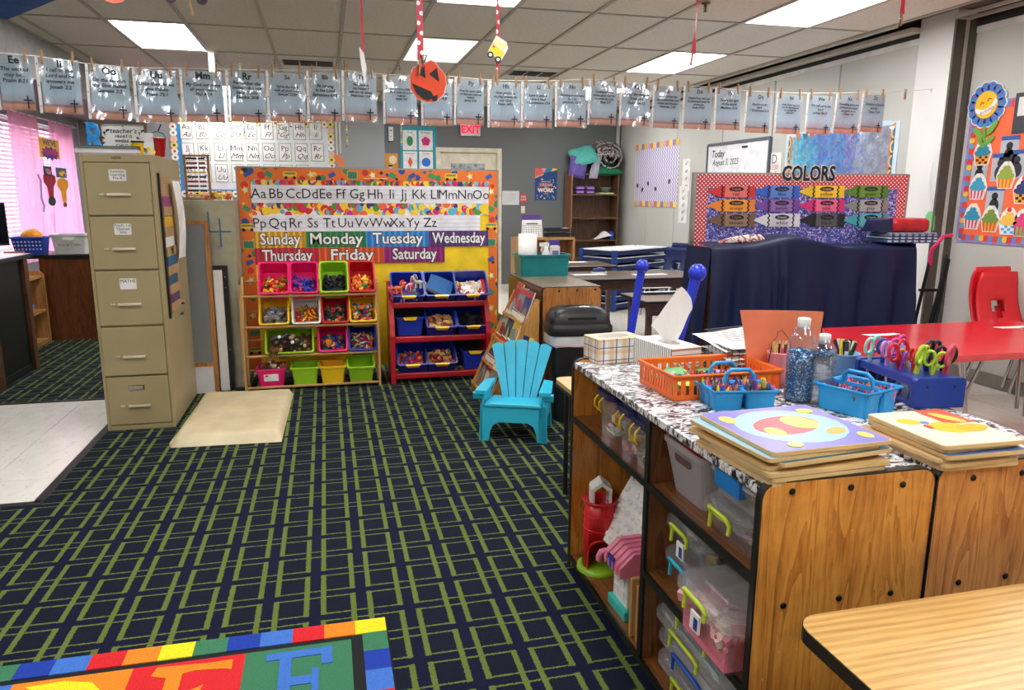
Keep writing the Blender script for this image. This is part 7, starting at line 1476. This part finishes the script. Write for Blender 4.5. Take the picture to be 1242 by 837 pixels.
MB().box(0, -.015, 0, w_, 0, h).obj('writing_surface', plain('whiteboard_white', (236, 238, 240), .2), t); MB().box(-.02, -.03, -.02, 0, .0, h+.02).box(w_, -.03, -.02, w_+.03, 0, h+.02).box(0, -.03, h, w_, 0, h+.03).box(0, -.03, -.02, w_, 0, 0).obj('frame', flat((86, 94, 100)), t)
text('Today', .12, BLACK, t, (.24, -.016, h*.80), shear=.2, bold=.002); text('August 5, 2025', .10, BLACK, t, (.42, -.016, h*.60), shear=.2); text('is Tuesday', .10, BLACK, t, (.62, -.016, h*.22), shear=.2); MB().box(w_*.6, -.03, h-.06, w_*.68, -.015, h-.04).obj('clip', BLACK, t)
t, w_, h = rwall('notice', 'white notice with red print between the whiteboard and the foil chart', 'notice', (934, 186), (946, 222), XR); MB().box(0, -.004, 0, w_, 0, h).obj('sheet', PAPER, t); text('D', .14, flat((90, 90, 94)), t, (w_*.45, -.006, h*.78)); text('12:30\n2:45', .07, flat((210, 70, 80)), t, (w_*.45, -.006, h*.4))
# foil chart
t, w_, h = rwall('foil_chart', 'iridescent blue foil pocket chart with a rainbow border', 'chart', (957, 167), (1080, 222), XR)
k = NT('iridescent_foil'); x, y, z = k.xyz(); n = k.noise(7, None, 3, .6, 1.5); v = k.n('TexVoronoi', {'Vector': k.obj(), 'Scale': 34.0}); s_ = k.n('SeparateColor', {0: v.outputs['Color']})
f = k.math('ADD', k.math('MULTIPLY', x, .52), k.math('ADD', k.math('MULTIPLY', n.outputs[0], .32), k.math('MULTIPLY', s_.outputs[0], .14)))
k.col(k.ramp(f, [(.18, (196, 226, 222)), (.32, (110, 210, 232)), (.45, (60, 170, 226)), (.55, (96, 120, 220)), (.62, (90, 180, 230)), (.72, (120, 112, 214)), (.82, (170, 190, 210)), (.95, (150, 152, 170))])); k.rough(.3); k.b.inputs['Metallic'].default_value = .35; k.bump(n.outputs[0], .5, .02)
MB().box(0, -.006, 0, w_, 0, h).obj('foil_sheet', k.m, t); k2 = clear('clear_film', (240, 240, 245), .06, .1, .35)
MB().box(-.03, -.005, -.02, .06, -.002, h+.03).box(w_-.06, -.005, -.02, w_+.05, -.002, h+.03).box(.06, -.005, h, w_-.06, -.002, h+.04).obj('pale_border', flat((206, 226, 236)), t)
for i in range(7):
    for j in range(2): MB().grid(4, 4, lambda u, v_, i=i, j=j: (w_*(i+.06+.88*u)/7, -.010-.006*sin(u*6+i)*sin(v_*5+j), h*(j+.05+.9*v_)/2)).obj('pocket', k2, t)
for i in range(4):
    for x_ in (.02, w_):
        for q, c in enumerate(((220, 120, 60), (230, 200, 120), (40, 120, 150))): MB().prism([(x_+(.055-.016*q)*cos(pi*a_/8-pi/2), h*(i+.5)/4+(.075-.02*q)*sin(pi*a_/8-pi/2)) for a_ in range(9)] if x_ < .1 else [(x_-(.055-.016*q)*cos(pi*a_/8-pi/2), h*(i+.5)/4+(.075-.02*q)*sin(pi*a_/8-pi/2)) for a_ in range(9)], -.009-.001*q, -.005, 'y').obj('rainbow_print', flat(c), t)
for i in range(3): MB().prism([(w_*.08+.11*i, h+.02), (w_*.08+.11*i+.05, h-.04), (w_*.08+.11*i+.10, h+.02)], -.009, -.005, 'y').obj('heart_print', flat([(220, 120, 60), (40, 110, 140), (220, 90, 110)][i]), t)
# ================================================================== CUPCAKE BULLETIN BOARD on the near partition
XB = XN-.001
p0 = onX(1187, 129, XB); p1 = onX(1162, 289, XB); ybr = 3.55
t = thing('bulletin_board', 'orange birthday bulletin board of cupcakes and photos on the right wall', 'board', (XB, p1.y, p1.z), -pi/2); w_, h = p1.y-ybr, p0.z-p1.z
MB().box(0, -.004, 0, w_, 0, h).obj('orange_paper', flat((244, 108, 62)), t)
SB = [(236, 190, 60), (214, 60, 56), (110, 130, 200), (226, 70, 60), (100, 160, 190)]
me = [MB().prism(circ(0, 0, .024, 10), -.008, -.003, 'y').mesh('scallop', flat(c)) for c in SB]; me2 = [MB().box(-.026, -.006, -.026, .026, -.002, .026).mesh('edge_tile', flat(c)) for c in ((150, 140, 210), (120, 150, 200), (170, 110, 170))]
for i in range(int(w_/.04)):
    for z in (0, h): put('scallop', me[i % 5], t, (.02+.04*i, 0, z+(.012 if z == 0 else -.012))); put('edge_tile', me2[i % 3], t, (.02+.04*i, 0, z))
for i in range(int(h/.04)): put('scallop', me[(i+2) % 5], t, (.026, 0, .02+.04*i)); put('edge_tile', me2[i % 3], t, (.006, 0, .02+.04*i))
def onBB(px, py): p = onX(px, py, XB); return p1.y-p.y, p.z-p1.z
def cupcake(px, py, base, c2, frost, kind, s=.082):
    x, z = onBB(px, py); q = MB().prism([(x-s*.72, z+s*.8), (x-s*1.0, z+s*.05), (x-s*.70, z-s*1.08), (x+s*.70, z-s*1.08), (x+s*1.0, z+s*.05), (x+s*.72, z+s*.8), (x+s*.3, z+s*1.3), (x-s*.3, z+s*1.3)], -.009, -.005, 'y').obj('cupcake_cutout', PAPER, t)
    MB().prism([(x-s*.85, z), (x-s*.62, z-s), (x+s*.62, z-s), (x+s*.85, z)], -.0105, -.009, 'y').obj('wrapper', flat(base), q)
    mb = MB()
    if kind == 's':
        for i in range(4): mb.prism([(x-s*.75+s*.42*i, z), (x-s*.55+s*.42*i, z), (x-s*.50+s*.34*i, z-s), (x-s*.62+s*.34*i, z-s)], -.0115, -.0105, 'y')
    else:
        for i in range(4):
            for j in range(4):
                if (i+j) % 2: mb.box(x-s*.62+s*.31*i, -.0115, z-s*.95+s*.235*j, x-s*.33+s*.31*i, -.0105, z-s*.73+s*.235*j)
    mb.obj('wrapper_print', flat(c2), q)
    MB().prism(circ(x, z+s*.05, s*.9, 14, 1, .35), -.012, -.0105, 'y').prism(circ(x, z+s*.38, s*.66, 14, 1, .45), -.013, -.0105, 'y').prism(circ(x+s*.05, z+s*.75, s*.36, 12, 1, .6), -.014, -.0105, 'y').obj('frosting', flat(frost), q)
    MB().prism(circ(x, z+s*1.12, s*.2, 10), -.015, -.0105, 'y').obj('cherry', flat((220, 50, 70) if kind != 's' else (240, 230, 200)), q)
for args in ((1193, 186, (240, 150, 40), (60, 40, 30), (40, 130, 150), 'c'), (1187, 228, (236, 220, 220), (216, 40, 80), (60, 160, 190), 's'), (1221, 214, (240, 170, 70), (226, 120, 30), (150, 170, 60), 's'), (1180, 264, (236, 220, 220), (216, 40, 60), (50, 150, 180), 's'), (1202, 267, (240, 160, 60), (200, 90, 30), (120, 150, 60), 's'), (1224, 270, (230, 240, 244), (80, 170, 210), (244, 196, 80), 'c'), (1241, 272, (120, 200, 80), (220, 60, 120), (220, 70, 130), 's'), (1242, 232, (240, 170, 40), (30, 30, 30), (40, 60, 110), 'c')): cupcake(*args)
for px, py, sw in ((1225, 182, .075), (1214, 203, .075), (1234, 199, .085), (1189, 206, .07), (1207, 243, .075)):
    x, z = onBB(px, py); q = MB().box(x-sw, -.007, z-.10, x+sw, -.0045, z+.10).obj('photo_print', flat((180, 184, 190)), t); MB().prism(blob(x, z-.04, sw*.55, .055), -.0085, -.007, 'y').prism(circ(x, z+.03, .028, 10), -.0085, -.007, 'y').obj('figure_print', flat((40, 40, 46)), q); MB().box(x-sw, -.0085, z+.07, x+sw, -.007, z+.10).obj('blue_strip', flat((50, 90, 160)), q)
x, z = onBB(1240, 137); MB().box(x-.06, -.009, z-.14, x+.12, -.005, z+.14).obj('checked_card', flat((60, 60, 64)), t); MB().box(x-.03, -.011, z-.02, x+.12, -.009, z+.11).obj('white_card', PAPER, t)
# smiling flower pinned over the corner
p = onX(1197, 127, XB-.012); t = thing('paper_flower', 'blue petalled paper flower with a smiling yellow face on the right wall', 'decoration', p, -pi/2); rf_ = .115
mb = MB()
for i in range(14): a_ = 2*pi*i/14; mb.prism(circ(rf_*1.12*cos(a_), rf_*1.12*sin(a_), .045, 10), .000, .004, 'y')
mb.obj('white_outline', PAPER, t)
pt = MB().prism(circ(0, 0, .037, 10), -.003, .0, 'y').prism(circ(0, .01, .009, 6), -.0045, -.003, 'y', 1).mesh('petal', [flat((60, 124, 200)), flat((200, 60, 90))])
for i in range(14): a_ = 2*pi*i/14; put('petal', pt, t, (rf_*1.1*cos(a_), 0, rf_*1.1*sin(a_)))
f_ = MB().prism(circ(0, 0, rf_*.86, 22), -.007, -.001, 'y').obj('yellow_face', flat((250, 190, 30)), t); R2 = radians(22)
pts = [rot2((rf_*.85*(i/8*2-1)*.95, -.02-.05*(1-(i/8*2-1)**2)), R2) for i in range(9)]
MB().prism(pts+[(q[0]-.014, q[1]+.036) for q in pts[::-1]], -.0095, -.007, 'y').obj('smile_banner', PAPER, f_); text('Birthdays', .032, flat((150, 120, 110)), f_, (rot2((.0, -.045), R2)[0], -.010, rot2((.0, -.045), R2)[1]), rot=(pi/2, -R2, 0))
for x in (-.03, .035): MB().tube([(*rot2((x-.016, .024), R2),), ][:0] or [(rot2((x-.016, .02), R2)[0], -.008, rot2((x-.016, .02), R2)[1]), (rot2((x, .032), R2)[0], -.008, rot2((x, .032), R2)[1]), (rot2((x+.016, .02), R2)[0], -.008, rot2((x+.016, .02), R2)[1])], .003, 5).obj('closed_eye', BLACK, f_)
MB().tube([(.0, 0, -.14), (.012, 0, -.20), (.02, 0, -.27)], .010, 6).prism(blob(-.045, -.20, .06, .022, -.6), -.004, 0, 'y').prism(blob(.075, -.17, .065, .022, .9), -.004, 0, 'y').prism(blob(-.01, -.27, .05, .02, -.9), -.003, 0, 'y').prism(blob(.06, -.26, .05, .02, .6), -.003, 0, 'y').obj('stem_leaves', flat((110, 170, 60)), t)
# ================================================================== LEFT CORNER
k = NT('pink_sheer'); k.col((250, 186, 210)).rough(.85); tl_ = k.n('BsdfTranslucent', {0: C((252, 196, 218))}); trp = k.n('BsdfTransparent', {0: C((255, 214, 230))}); m1 = k.n('MixShader', {0: .55}); m2 = k.n('MixShader', {0: .24})
k.t.links.new(k.b.outputs[0], m1.inputs[1]); k.t.links.new(tl_.outputs[0], m1.inputs[2]); k.t.links.new(m1.outputs[0], m2.inputs[1]); k.t.links.new(trp.outputs[0], m2.inputs[2]); k.t.links.new(m2.outputs[0], k.out.inputs[0]); M_SHEER = k.m
XC = XL+.07
def curtain(label, y0, y1, y0b, y1b, z0, z1):
    n_ = int((y1-y0)/.011)
    f = lambda u, v: (XC+.022*sin(u*(y1-y0)*52+v)*(.55+.45*v)+.012*sin(u*23), (y0+(y1-y0)*u)*(1-v)+(y0b+(y1b-y0b)*u)*v, z1-(z1-z0)*v)
    o = MB().grid(n_, 20, f).obj('curtain', M_SHEER); return tag(o, label, 'curtain')
ya, yb_, yc, yd = [onX(x, y, XC).y for x, y in ((7, 130), (44, 140), (58, 143), (86, 150))]
curtain('left pink sheer curtain at the window, nearer the desk', ya, yb_, ya-.05, yb_+.25, .66, 2.25); curtain('right pink sheer curtain at the window, with the bright signs', yc, yd, yc-.35, yd+.12, .66, 2.25)
b = thing('curtain_rod', 'white curtain rod above the window', 'rod', (XC, 8.1, 2.245)); MB().cyl((0, 0, 0), (0, 3.05, 0), .010, n=8).obj('rod', WHITE, b); MB().box(-.07, .1, -.02, 0, .13, .02).box(-.07, 2.9, -.02, 0, 2.93, .02).obj('bracket', WHITE, b)
def lwall(name, label, cat, pa, pb_, Xw):
    p, q = onX(*pa, Xw), onX(*pb_, Xw); t = thing(name, label, cat, (Xw, p.y, q.z), pi/2); return t, q.y-p.y, p.z-q.z
XS = XC+.05
t, w_, h = lwall('sign', 'yellow and purple comic style sign pinned on the pink curtain', 'sign', (46, 166), (73, 196), XS)
MB().box(0, -.004, h*.1, w_, 0, h).obj('yellow_card', flat((246, 184, 24)), t); MB().prism([(w_*.5+(w_*.46 if i % 2 else w_*.36)*cos(2*pi*i/22), h*.32+(h*.34 if i % 2 else h*.22)*sin(2*pi*i/22)) for i in range(22)], -.008, -.004, 'y').obj('purple_burst', flat((90, 40, 150)), t)
text("WE'VE", h*.36, flat((40, 60, 140)), t, (w_*.5, -.006, h*.80), bold=.002, sx=1.75); text('POWER!', h*.36, flat((240, 60, 120)), t, (w_*.5, -.010, h*.36), bold=.002, sx=1.5)
for (pa, pb_, c, c2, c3, lb) in (((52, 201), (63, 214), (60, 60, 90), (226, 110, 110), (120, 150, 170), 'small dark comic card pinned on the curtain, left of a pair'), ((67, 203), (81, 216), (30, 110, 120), (240, 190, 50), (210, 50, 50), 'small teal and yellow comic card pinned on the curtain, right of a pair')):
    t, w_, h = lwall('card', lb, 'card', pa, pb_, XS); MB().box(0, -.004, 0, w_, 0, h).obj('card_face', flat(c), t); MB().prism(blob(w_*.55, h*.45, w_*.3, h*.28), -.006, -.004, 'y').obj('burst_print', flat(c2), t); MB().prism(blob(w_*.35, h*.65, w_*.18, h*.12), -.0075, -.004, 'y').prism(blob(w_*.7, h*.3, w_*.1, h*.12), -.0075, -.004, 'y').obj('spot_print', flat(c3), t)
for (px, py, c, c2, lb, nm) in ((61, 227, (170, 14, 50), (20, 60, 50), 'dark red paper microphone with a green ball on the curtain', 'red'), (77, 232, (244, 166, 20), (120, 80, 40), 'orange paper maraca on the curtain', 'orange')):
    p = onX(px, py, XS); t = thing('paper_shape', lb, 'decoration', p, pi/2); MB().prism([(-.07, -.13), (-.10, .0), (-.20, .06), (-.19, .13), (0, .17), (.19, .13), (.20, .06), (.10, .0), (.07, -.13)], -.004, 0, 'y').obj('body', flat(c), t); MB().prism(circ(0, -.16, .055 if nm == 'red' else .03, 14, 2.2), -.006, -.001, 'y').obj('end_ball', flat(c2), t)
p = onX(50, 232, XS); tag(MB().tube([(0, -.04, .18), (0, .02, .12), (0, 0, .02), (0, -.02, -.08), (0, .04, -.16), (0, 0, -.22)], .012, 6).obj('paper_streamer', flat((150, 160, 190)), None, p), 'grey blue paper streamer curling on the curtain', 'streamer')
M_DBR_ = wood('desk_post', (104, 62, 34), (82, 46, 24), (56, 30, 14), 'z', .35)
# strip of words in the corner, brown cabinet, baskets, desk, small shelf
p, q = onB(78, 133, WL), onB(91, 178, WL); t = thing('word_strip', 'white strip with red and black symbols hanging in the back left corner', 'strip', (p.x, WL-.02, q.z)); MB().box(0, -.004, 0, .15, 0, p.z-q.z).obj('sheet', PAPER, t); text('D', .16, flat((210, 50, 60)), t, (.075, -.006, (p.z-q.z)*.72)); text('&', .10, BLACK, t, (.08, -.006, (p.z-q.z)*.42)); MB().prism([(.02, .02), (.13, .02), (.08, .14)], -.007, -.004, 'y').obj('triangle_print', flat((226, 130, 40)), t)
t = thing('cabinet', 'brown wooden cabinet with a black top holding baskets, behind the filing cabinet', 'cabinet', (-2.66, 7.90, 0)); MB().box(0, 0, 0, .72, .55, .79).obj('body', wood('reddish_brown', (118, 66, 34), (98, 52, 24), (72, 36, 16), 'z', .35), t); MB().box(-.40, 0, 0, -.36, .55, .79).obj('leg', M_DBR_, t); MB().box(-.42, -.015, .79, .735, .56, .825).obj('top', BLKPL, t, bevel=.004)
def basket(label, p, w_, d_, h, m, holes=True):
    t = thing('basket', label, 'basket', p); MB().pan(w_, d_, h, .03, .004, rim=.01).obj('body', m, t)
    if holes:
        me = MB().prism(circ(0, 0, .008, 8), -.001, .001, 'y').mesh('hole', flat((210, 214, 230)))
        for i in range(8):
            for j in range(3): put('hole', me, t, (-w_*.36+w_*.72*i/7, -d_/2+.022-.006*j, .05+.035*j), (radians(-10), 0, 0))
    return t
bq = onY(44, 305, 8.05); basket('blue perforated plastic basket holding an orange ball on the brown cabinet', (-2.76, 8.06, .826), .30, .22, .165, plain('basket_blue', (34, 72, 190), .4))
tag(MB().ball((0, 0, 0), .075, 16, 10, sc=(1.25, 1, 1)).obj('ball', flat((246, 160, 40)), None, (-2.75, 8.07, .99)), 'orange ball sitting in the blue basket', 'ball')
t = basket('white plastic bin with a hand hole and gold lettering on the brown cabinet', (-2.40, 8.06, .826), .33, .24, .19, plain('bin_white', (226, 218, 214), .4), False); MB().prism(rrect(-.05, .135, .05, .165, .014), -.121, -.112, 'y').obj('hand_hole', flat((250, 240, 244)), t); text('Box of Odds', .038, flat((150, 120, 60)), t, (0, -.112, .09), shear=.2)
t = thing('desk', 'black desk with brown wood posts at the left edge of the picture', 'desk', (-3.05, 5.92, 0)); DW, DD, DZ_ = .735, .72, .93
M_DBR = wood('desk_post', (104, 62, 34), (82, 46, 24), (56, 30, 14), 'z', .35)
MB().box(-.02, -.03, DZ_-.035, DW+.02, DD+.06, DZ_).obj('desk_top', plain('black_desk_top', (40, 38, 42), .3), t, bevel=.006); MB().box(.02, .03, .06, DW-.025, DD-.03, DZ_-.035).obj('body_panel', plain('black_laminate', (18, 16, 18), .3), t)
for x in (0, DW-.05):
    for y in (0, DD-.08): MB().box(x, y, 0, x+.05, y+(.08 if y else .05), DZ_-.035).obj('post', M_DBR, t, bevel=.003)
MB().box(DW-.045, .05, 0, DW-.02, DD-.08, .06).obj('plinth', BLKPL, t)
t = thing('monitor', 'black computer monitor at the left edge on the black desk', 'monitor', (-2.545, 6.30, DZ_), radians(40)); MB().box(-.24, -.02, .08, .24, .02, .40).obj('screen_case', BLKPL, t, bevel=.006); MB().box(-.23, -.024, .10, .23, -.02, .39).obj('screen', plain('dark_screen', (20, 22, 30), .1), t); MB().cyl((0, .01, .01), (0, .01, .1), .02).box(-.11, -.08, 0, .11, .09, .012).obj('stand', BLKPL, t)
t = thing('bookshelf', 'small pine bookshelf with a green bin between the black desk and brown cabinet', 'shelf', (-2.98, 6.85, 0))
for z in (.02, .30, .62): MB().box(0, 0, z, .36, .98, z+.02).obj('shelf_board', M_LPINE, t)
MB().box(.33, 0, 0, .355, .98, .02).box(0, 0, 0, .02, .98, .66).obj('back_panel', M_LPINE, t)
for y in (-.02, .98): MB().prism(rrect(0, 0, .37, .68, .05, corners=(0, 0, 1, 0)), y, y+.02, 'y').obj('side_panel', M_LPINE, t)
b = thing('storage_bin', 'green plastic bin on top of the small pine bookshelf', 'bin', (-2.77, 7.22, .64)); MB().pan(.26, .46, .14, .02, .004).obj('body', flat((24, 140, 70)), b)
b = thing('book', 'orange book standing behind the green bin', 'book', (-2.84, 7.62, .64)); MB().box(0, 0, 0, .16, .03, .24).obj('cover', flat((226, 110, 70)), b)
for i, (c, nm) in enumerate((((120, 190, 50), 'lime'), ((230, 230, 226), 'white'), ((110, 120, 180), 'lilac'))):
    b = thing('book', nm+' book lying on the middle board of the small pine bookshelf', 'book', (-2.90+.01*i, 7.30+.015*i, .321+.026*i)); MB().box(0, 0, 0, .26, .24, .024).obj('cover', flat(c), b)
for i, (c, nm) in enumerate((((180, 170, 160), 'grey'), ((130, 150, 120), 'green'), ((230, 190, 70), 'yellow'), ((200, 210, 220), 'pale blue'))):
    b = thing('box', nm+' picture box stacked on the bottom board of the small pine bookshelf', 'box', (-2.88, 7.28, .041+.058*i)); MB().box(0, 0, 0, .23, .26, .056).obj('carton', flat(c), b, bevel=.003)
# ================================================================== ALPHABET RUG
rx1, ry1 = .142, 2.292; t = thing('alphabet_rug', 'bright alphabet rug with a coloured block border on the carpet', 'rug', (rx1-2.4, ry1-1.6, 0)); RW_, RD_ = 2.4, 1.6
def pile(name, c):
    if name in _M: return _M[name]
    k = NT(name); n = k.noise(340, detail=2); k.col(k.ramp(n.outputs[0], [(.3, tuple(v*.82 for v in c)), (.7, tuple(min(255, v*1.1) for v in c))])); k.rough(.95); k.bump(n.outputs[0], .6, .003); _M[name] = k.m; return k.m
RC = {'yellow': pile('rug_yellow', (250, 224, 20)), 'green': pile('rug_green', (56, 122, 84)), 'navy': pile('rug_navy', (16, 56, 160)), 'blue': pile('rug_blue', (62, 116, 200)), 'red': pile('rug_red', (218, 26, 34)), 'orange': pile('rug_orange', (250, 136, 20)), 'black': pile('rug_black', (18, 18, 18))}
MB().box(0, 0, .0005, RW_, RD_, .006).obj('backing', RC['black'], t)
seq = ['yellow', 'orange', 'red', 'blue', 'navy', 'green']; bwd = .078; pl_ = .0985; mk = {}
def patch(c, x0, y0, x1, y1): return MB().box(x0, y0, .004, x1, y1, .0095).obj('border_block', RC[c], t)
x = RW_-.006
for i in range(24): patch(seq[i % 6], max(.006, x-pl_), RD_-bwd-.006, x, RD_-.006); x -= pl_
y = RD_-bwd-.006
for i in range(15): patch(['green', 'navy', 'blue', 'red', 'orange', 'yellow'][i % 6], RW_-bwd-.006, max(.006, y-pl_), RW_-.006, y); patch(seq[(i+2) % 6], .006, max(.006, y-pl_), bwd+.006, y); y -= pl_
x = RW_-.12; ylim = RD_-.108; sqw = .318
rc = ['green', 'red', 'orange', 'blue', 'green', 'red', 'orange']; lc = ['blue', 'orange', 'yellow', 'red', 'yellow', 'blue', 'green']; lets = 'FEDCBAZ'
for r in range(4):
    for i in range(7):
        x1 = x-sqw*i; x0 = x1-sqw; y1 = ylim-.42*r; y0 = max(.1, y1-.42)
        if x0 < .08 or y1 < .2: continue
        ci = (i+r*2) % 7 if r else i
        sq = MB().box(x0, y0, .004, x1, y1, .009).obj('letter_square', RC[rc[ci]], t)
        ch = lets[i] if r == 0 else 'LKJIHGM'[i] if r == 1 else 'RQPONST'[i]
        cx, cy = (x0+x1)/2, (y0+y1)/2+.035; m = RC[lc[ci]]
        if ch == 'F':   # slab serif capital built from strokes
            s_ = [(-.055, -.15, -.02, .15), (-.095, .115, .10, .15), (.068, .065, .10, .12), (-.095, -.15, .02, -.118), (-.055, -.02, .055, .02), (.04, -.055, .06, .05)]
            mb = MB()
            for q, (a0, b0, a1, b1) in enumerate(s_): mb.box(cx+a0, cy+b0, .008, cx+a1, cy+b1, .0112+.0001*q)
            mb.obj('letter', m, sq)
        elif ch == 'E':
            mb = MB().box(cx-.055, cy-.15, .008, cx-.012, cy+.15, .0112).prism([(cx-.10, cy+.12), (cx-.055, cy+.10), (cx+.02, cy+.12), (cx+.10, cy+.11), (cx+.125, cy+.10), (cx+.125, cy+.15), (cx+.06, cy+.148), (cx-.09, cy+.16)], .008, .0113, 'z').prism([(cx-.02, cy-.03), (cx+.045, cy+.0), (cx+.055, cy+.045), (cx+.03, cy+.03), (cx-.02, cy+.012)], .008, .0114, 'z').prism([(cx-.10, cy-.15), (cx+.10, cy-.15), (cx+.125, cy-.08), (cx+.09, cy-.11), (cx-.05, cy-.115)], .008, .0115, 'z'); mb.obj('letter', m, sq)
        elif ch == 'D':
            mb = MB().prism([(cx-.12, cy+.15), (cx-.02, cy+.155), (cx+.06, cy+.13), (cx+.11, cy+.06), (cx+.115, cy-.03), (cx+.07, cy-.12), (cx-.02, cy-.155), (cx-.12, cy-.15), (cx-.09, cy-.12), (cx-.085, cy+.12)], .008, .0112, 'z').obj('letter', m, sq); MB().prism([(cx-.035, cy+.105), (cx+.03, cy+.09), (cx+.06, cy+.03), (cx+.055, cy-.05), (cx+.02, cy-.10), (cx-.035, cy-.11)], .0112, .0116, 'z').obj('counter', RC[rc[ci]], sq)
        else: text(ch, .36, m, sq, (cx, cy, .0105), (0, 0, 0), name='letter', bold=.008, depth=.0008)
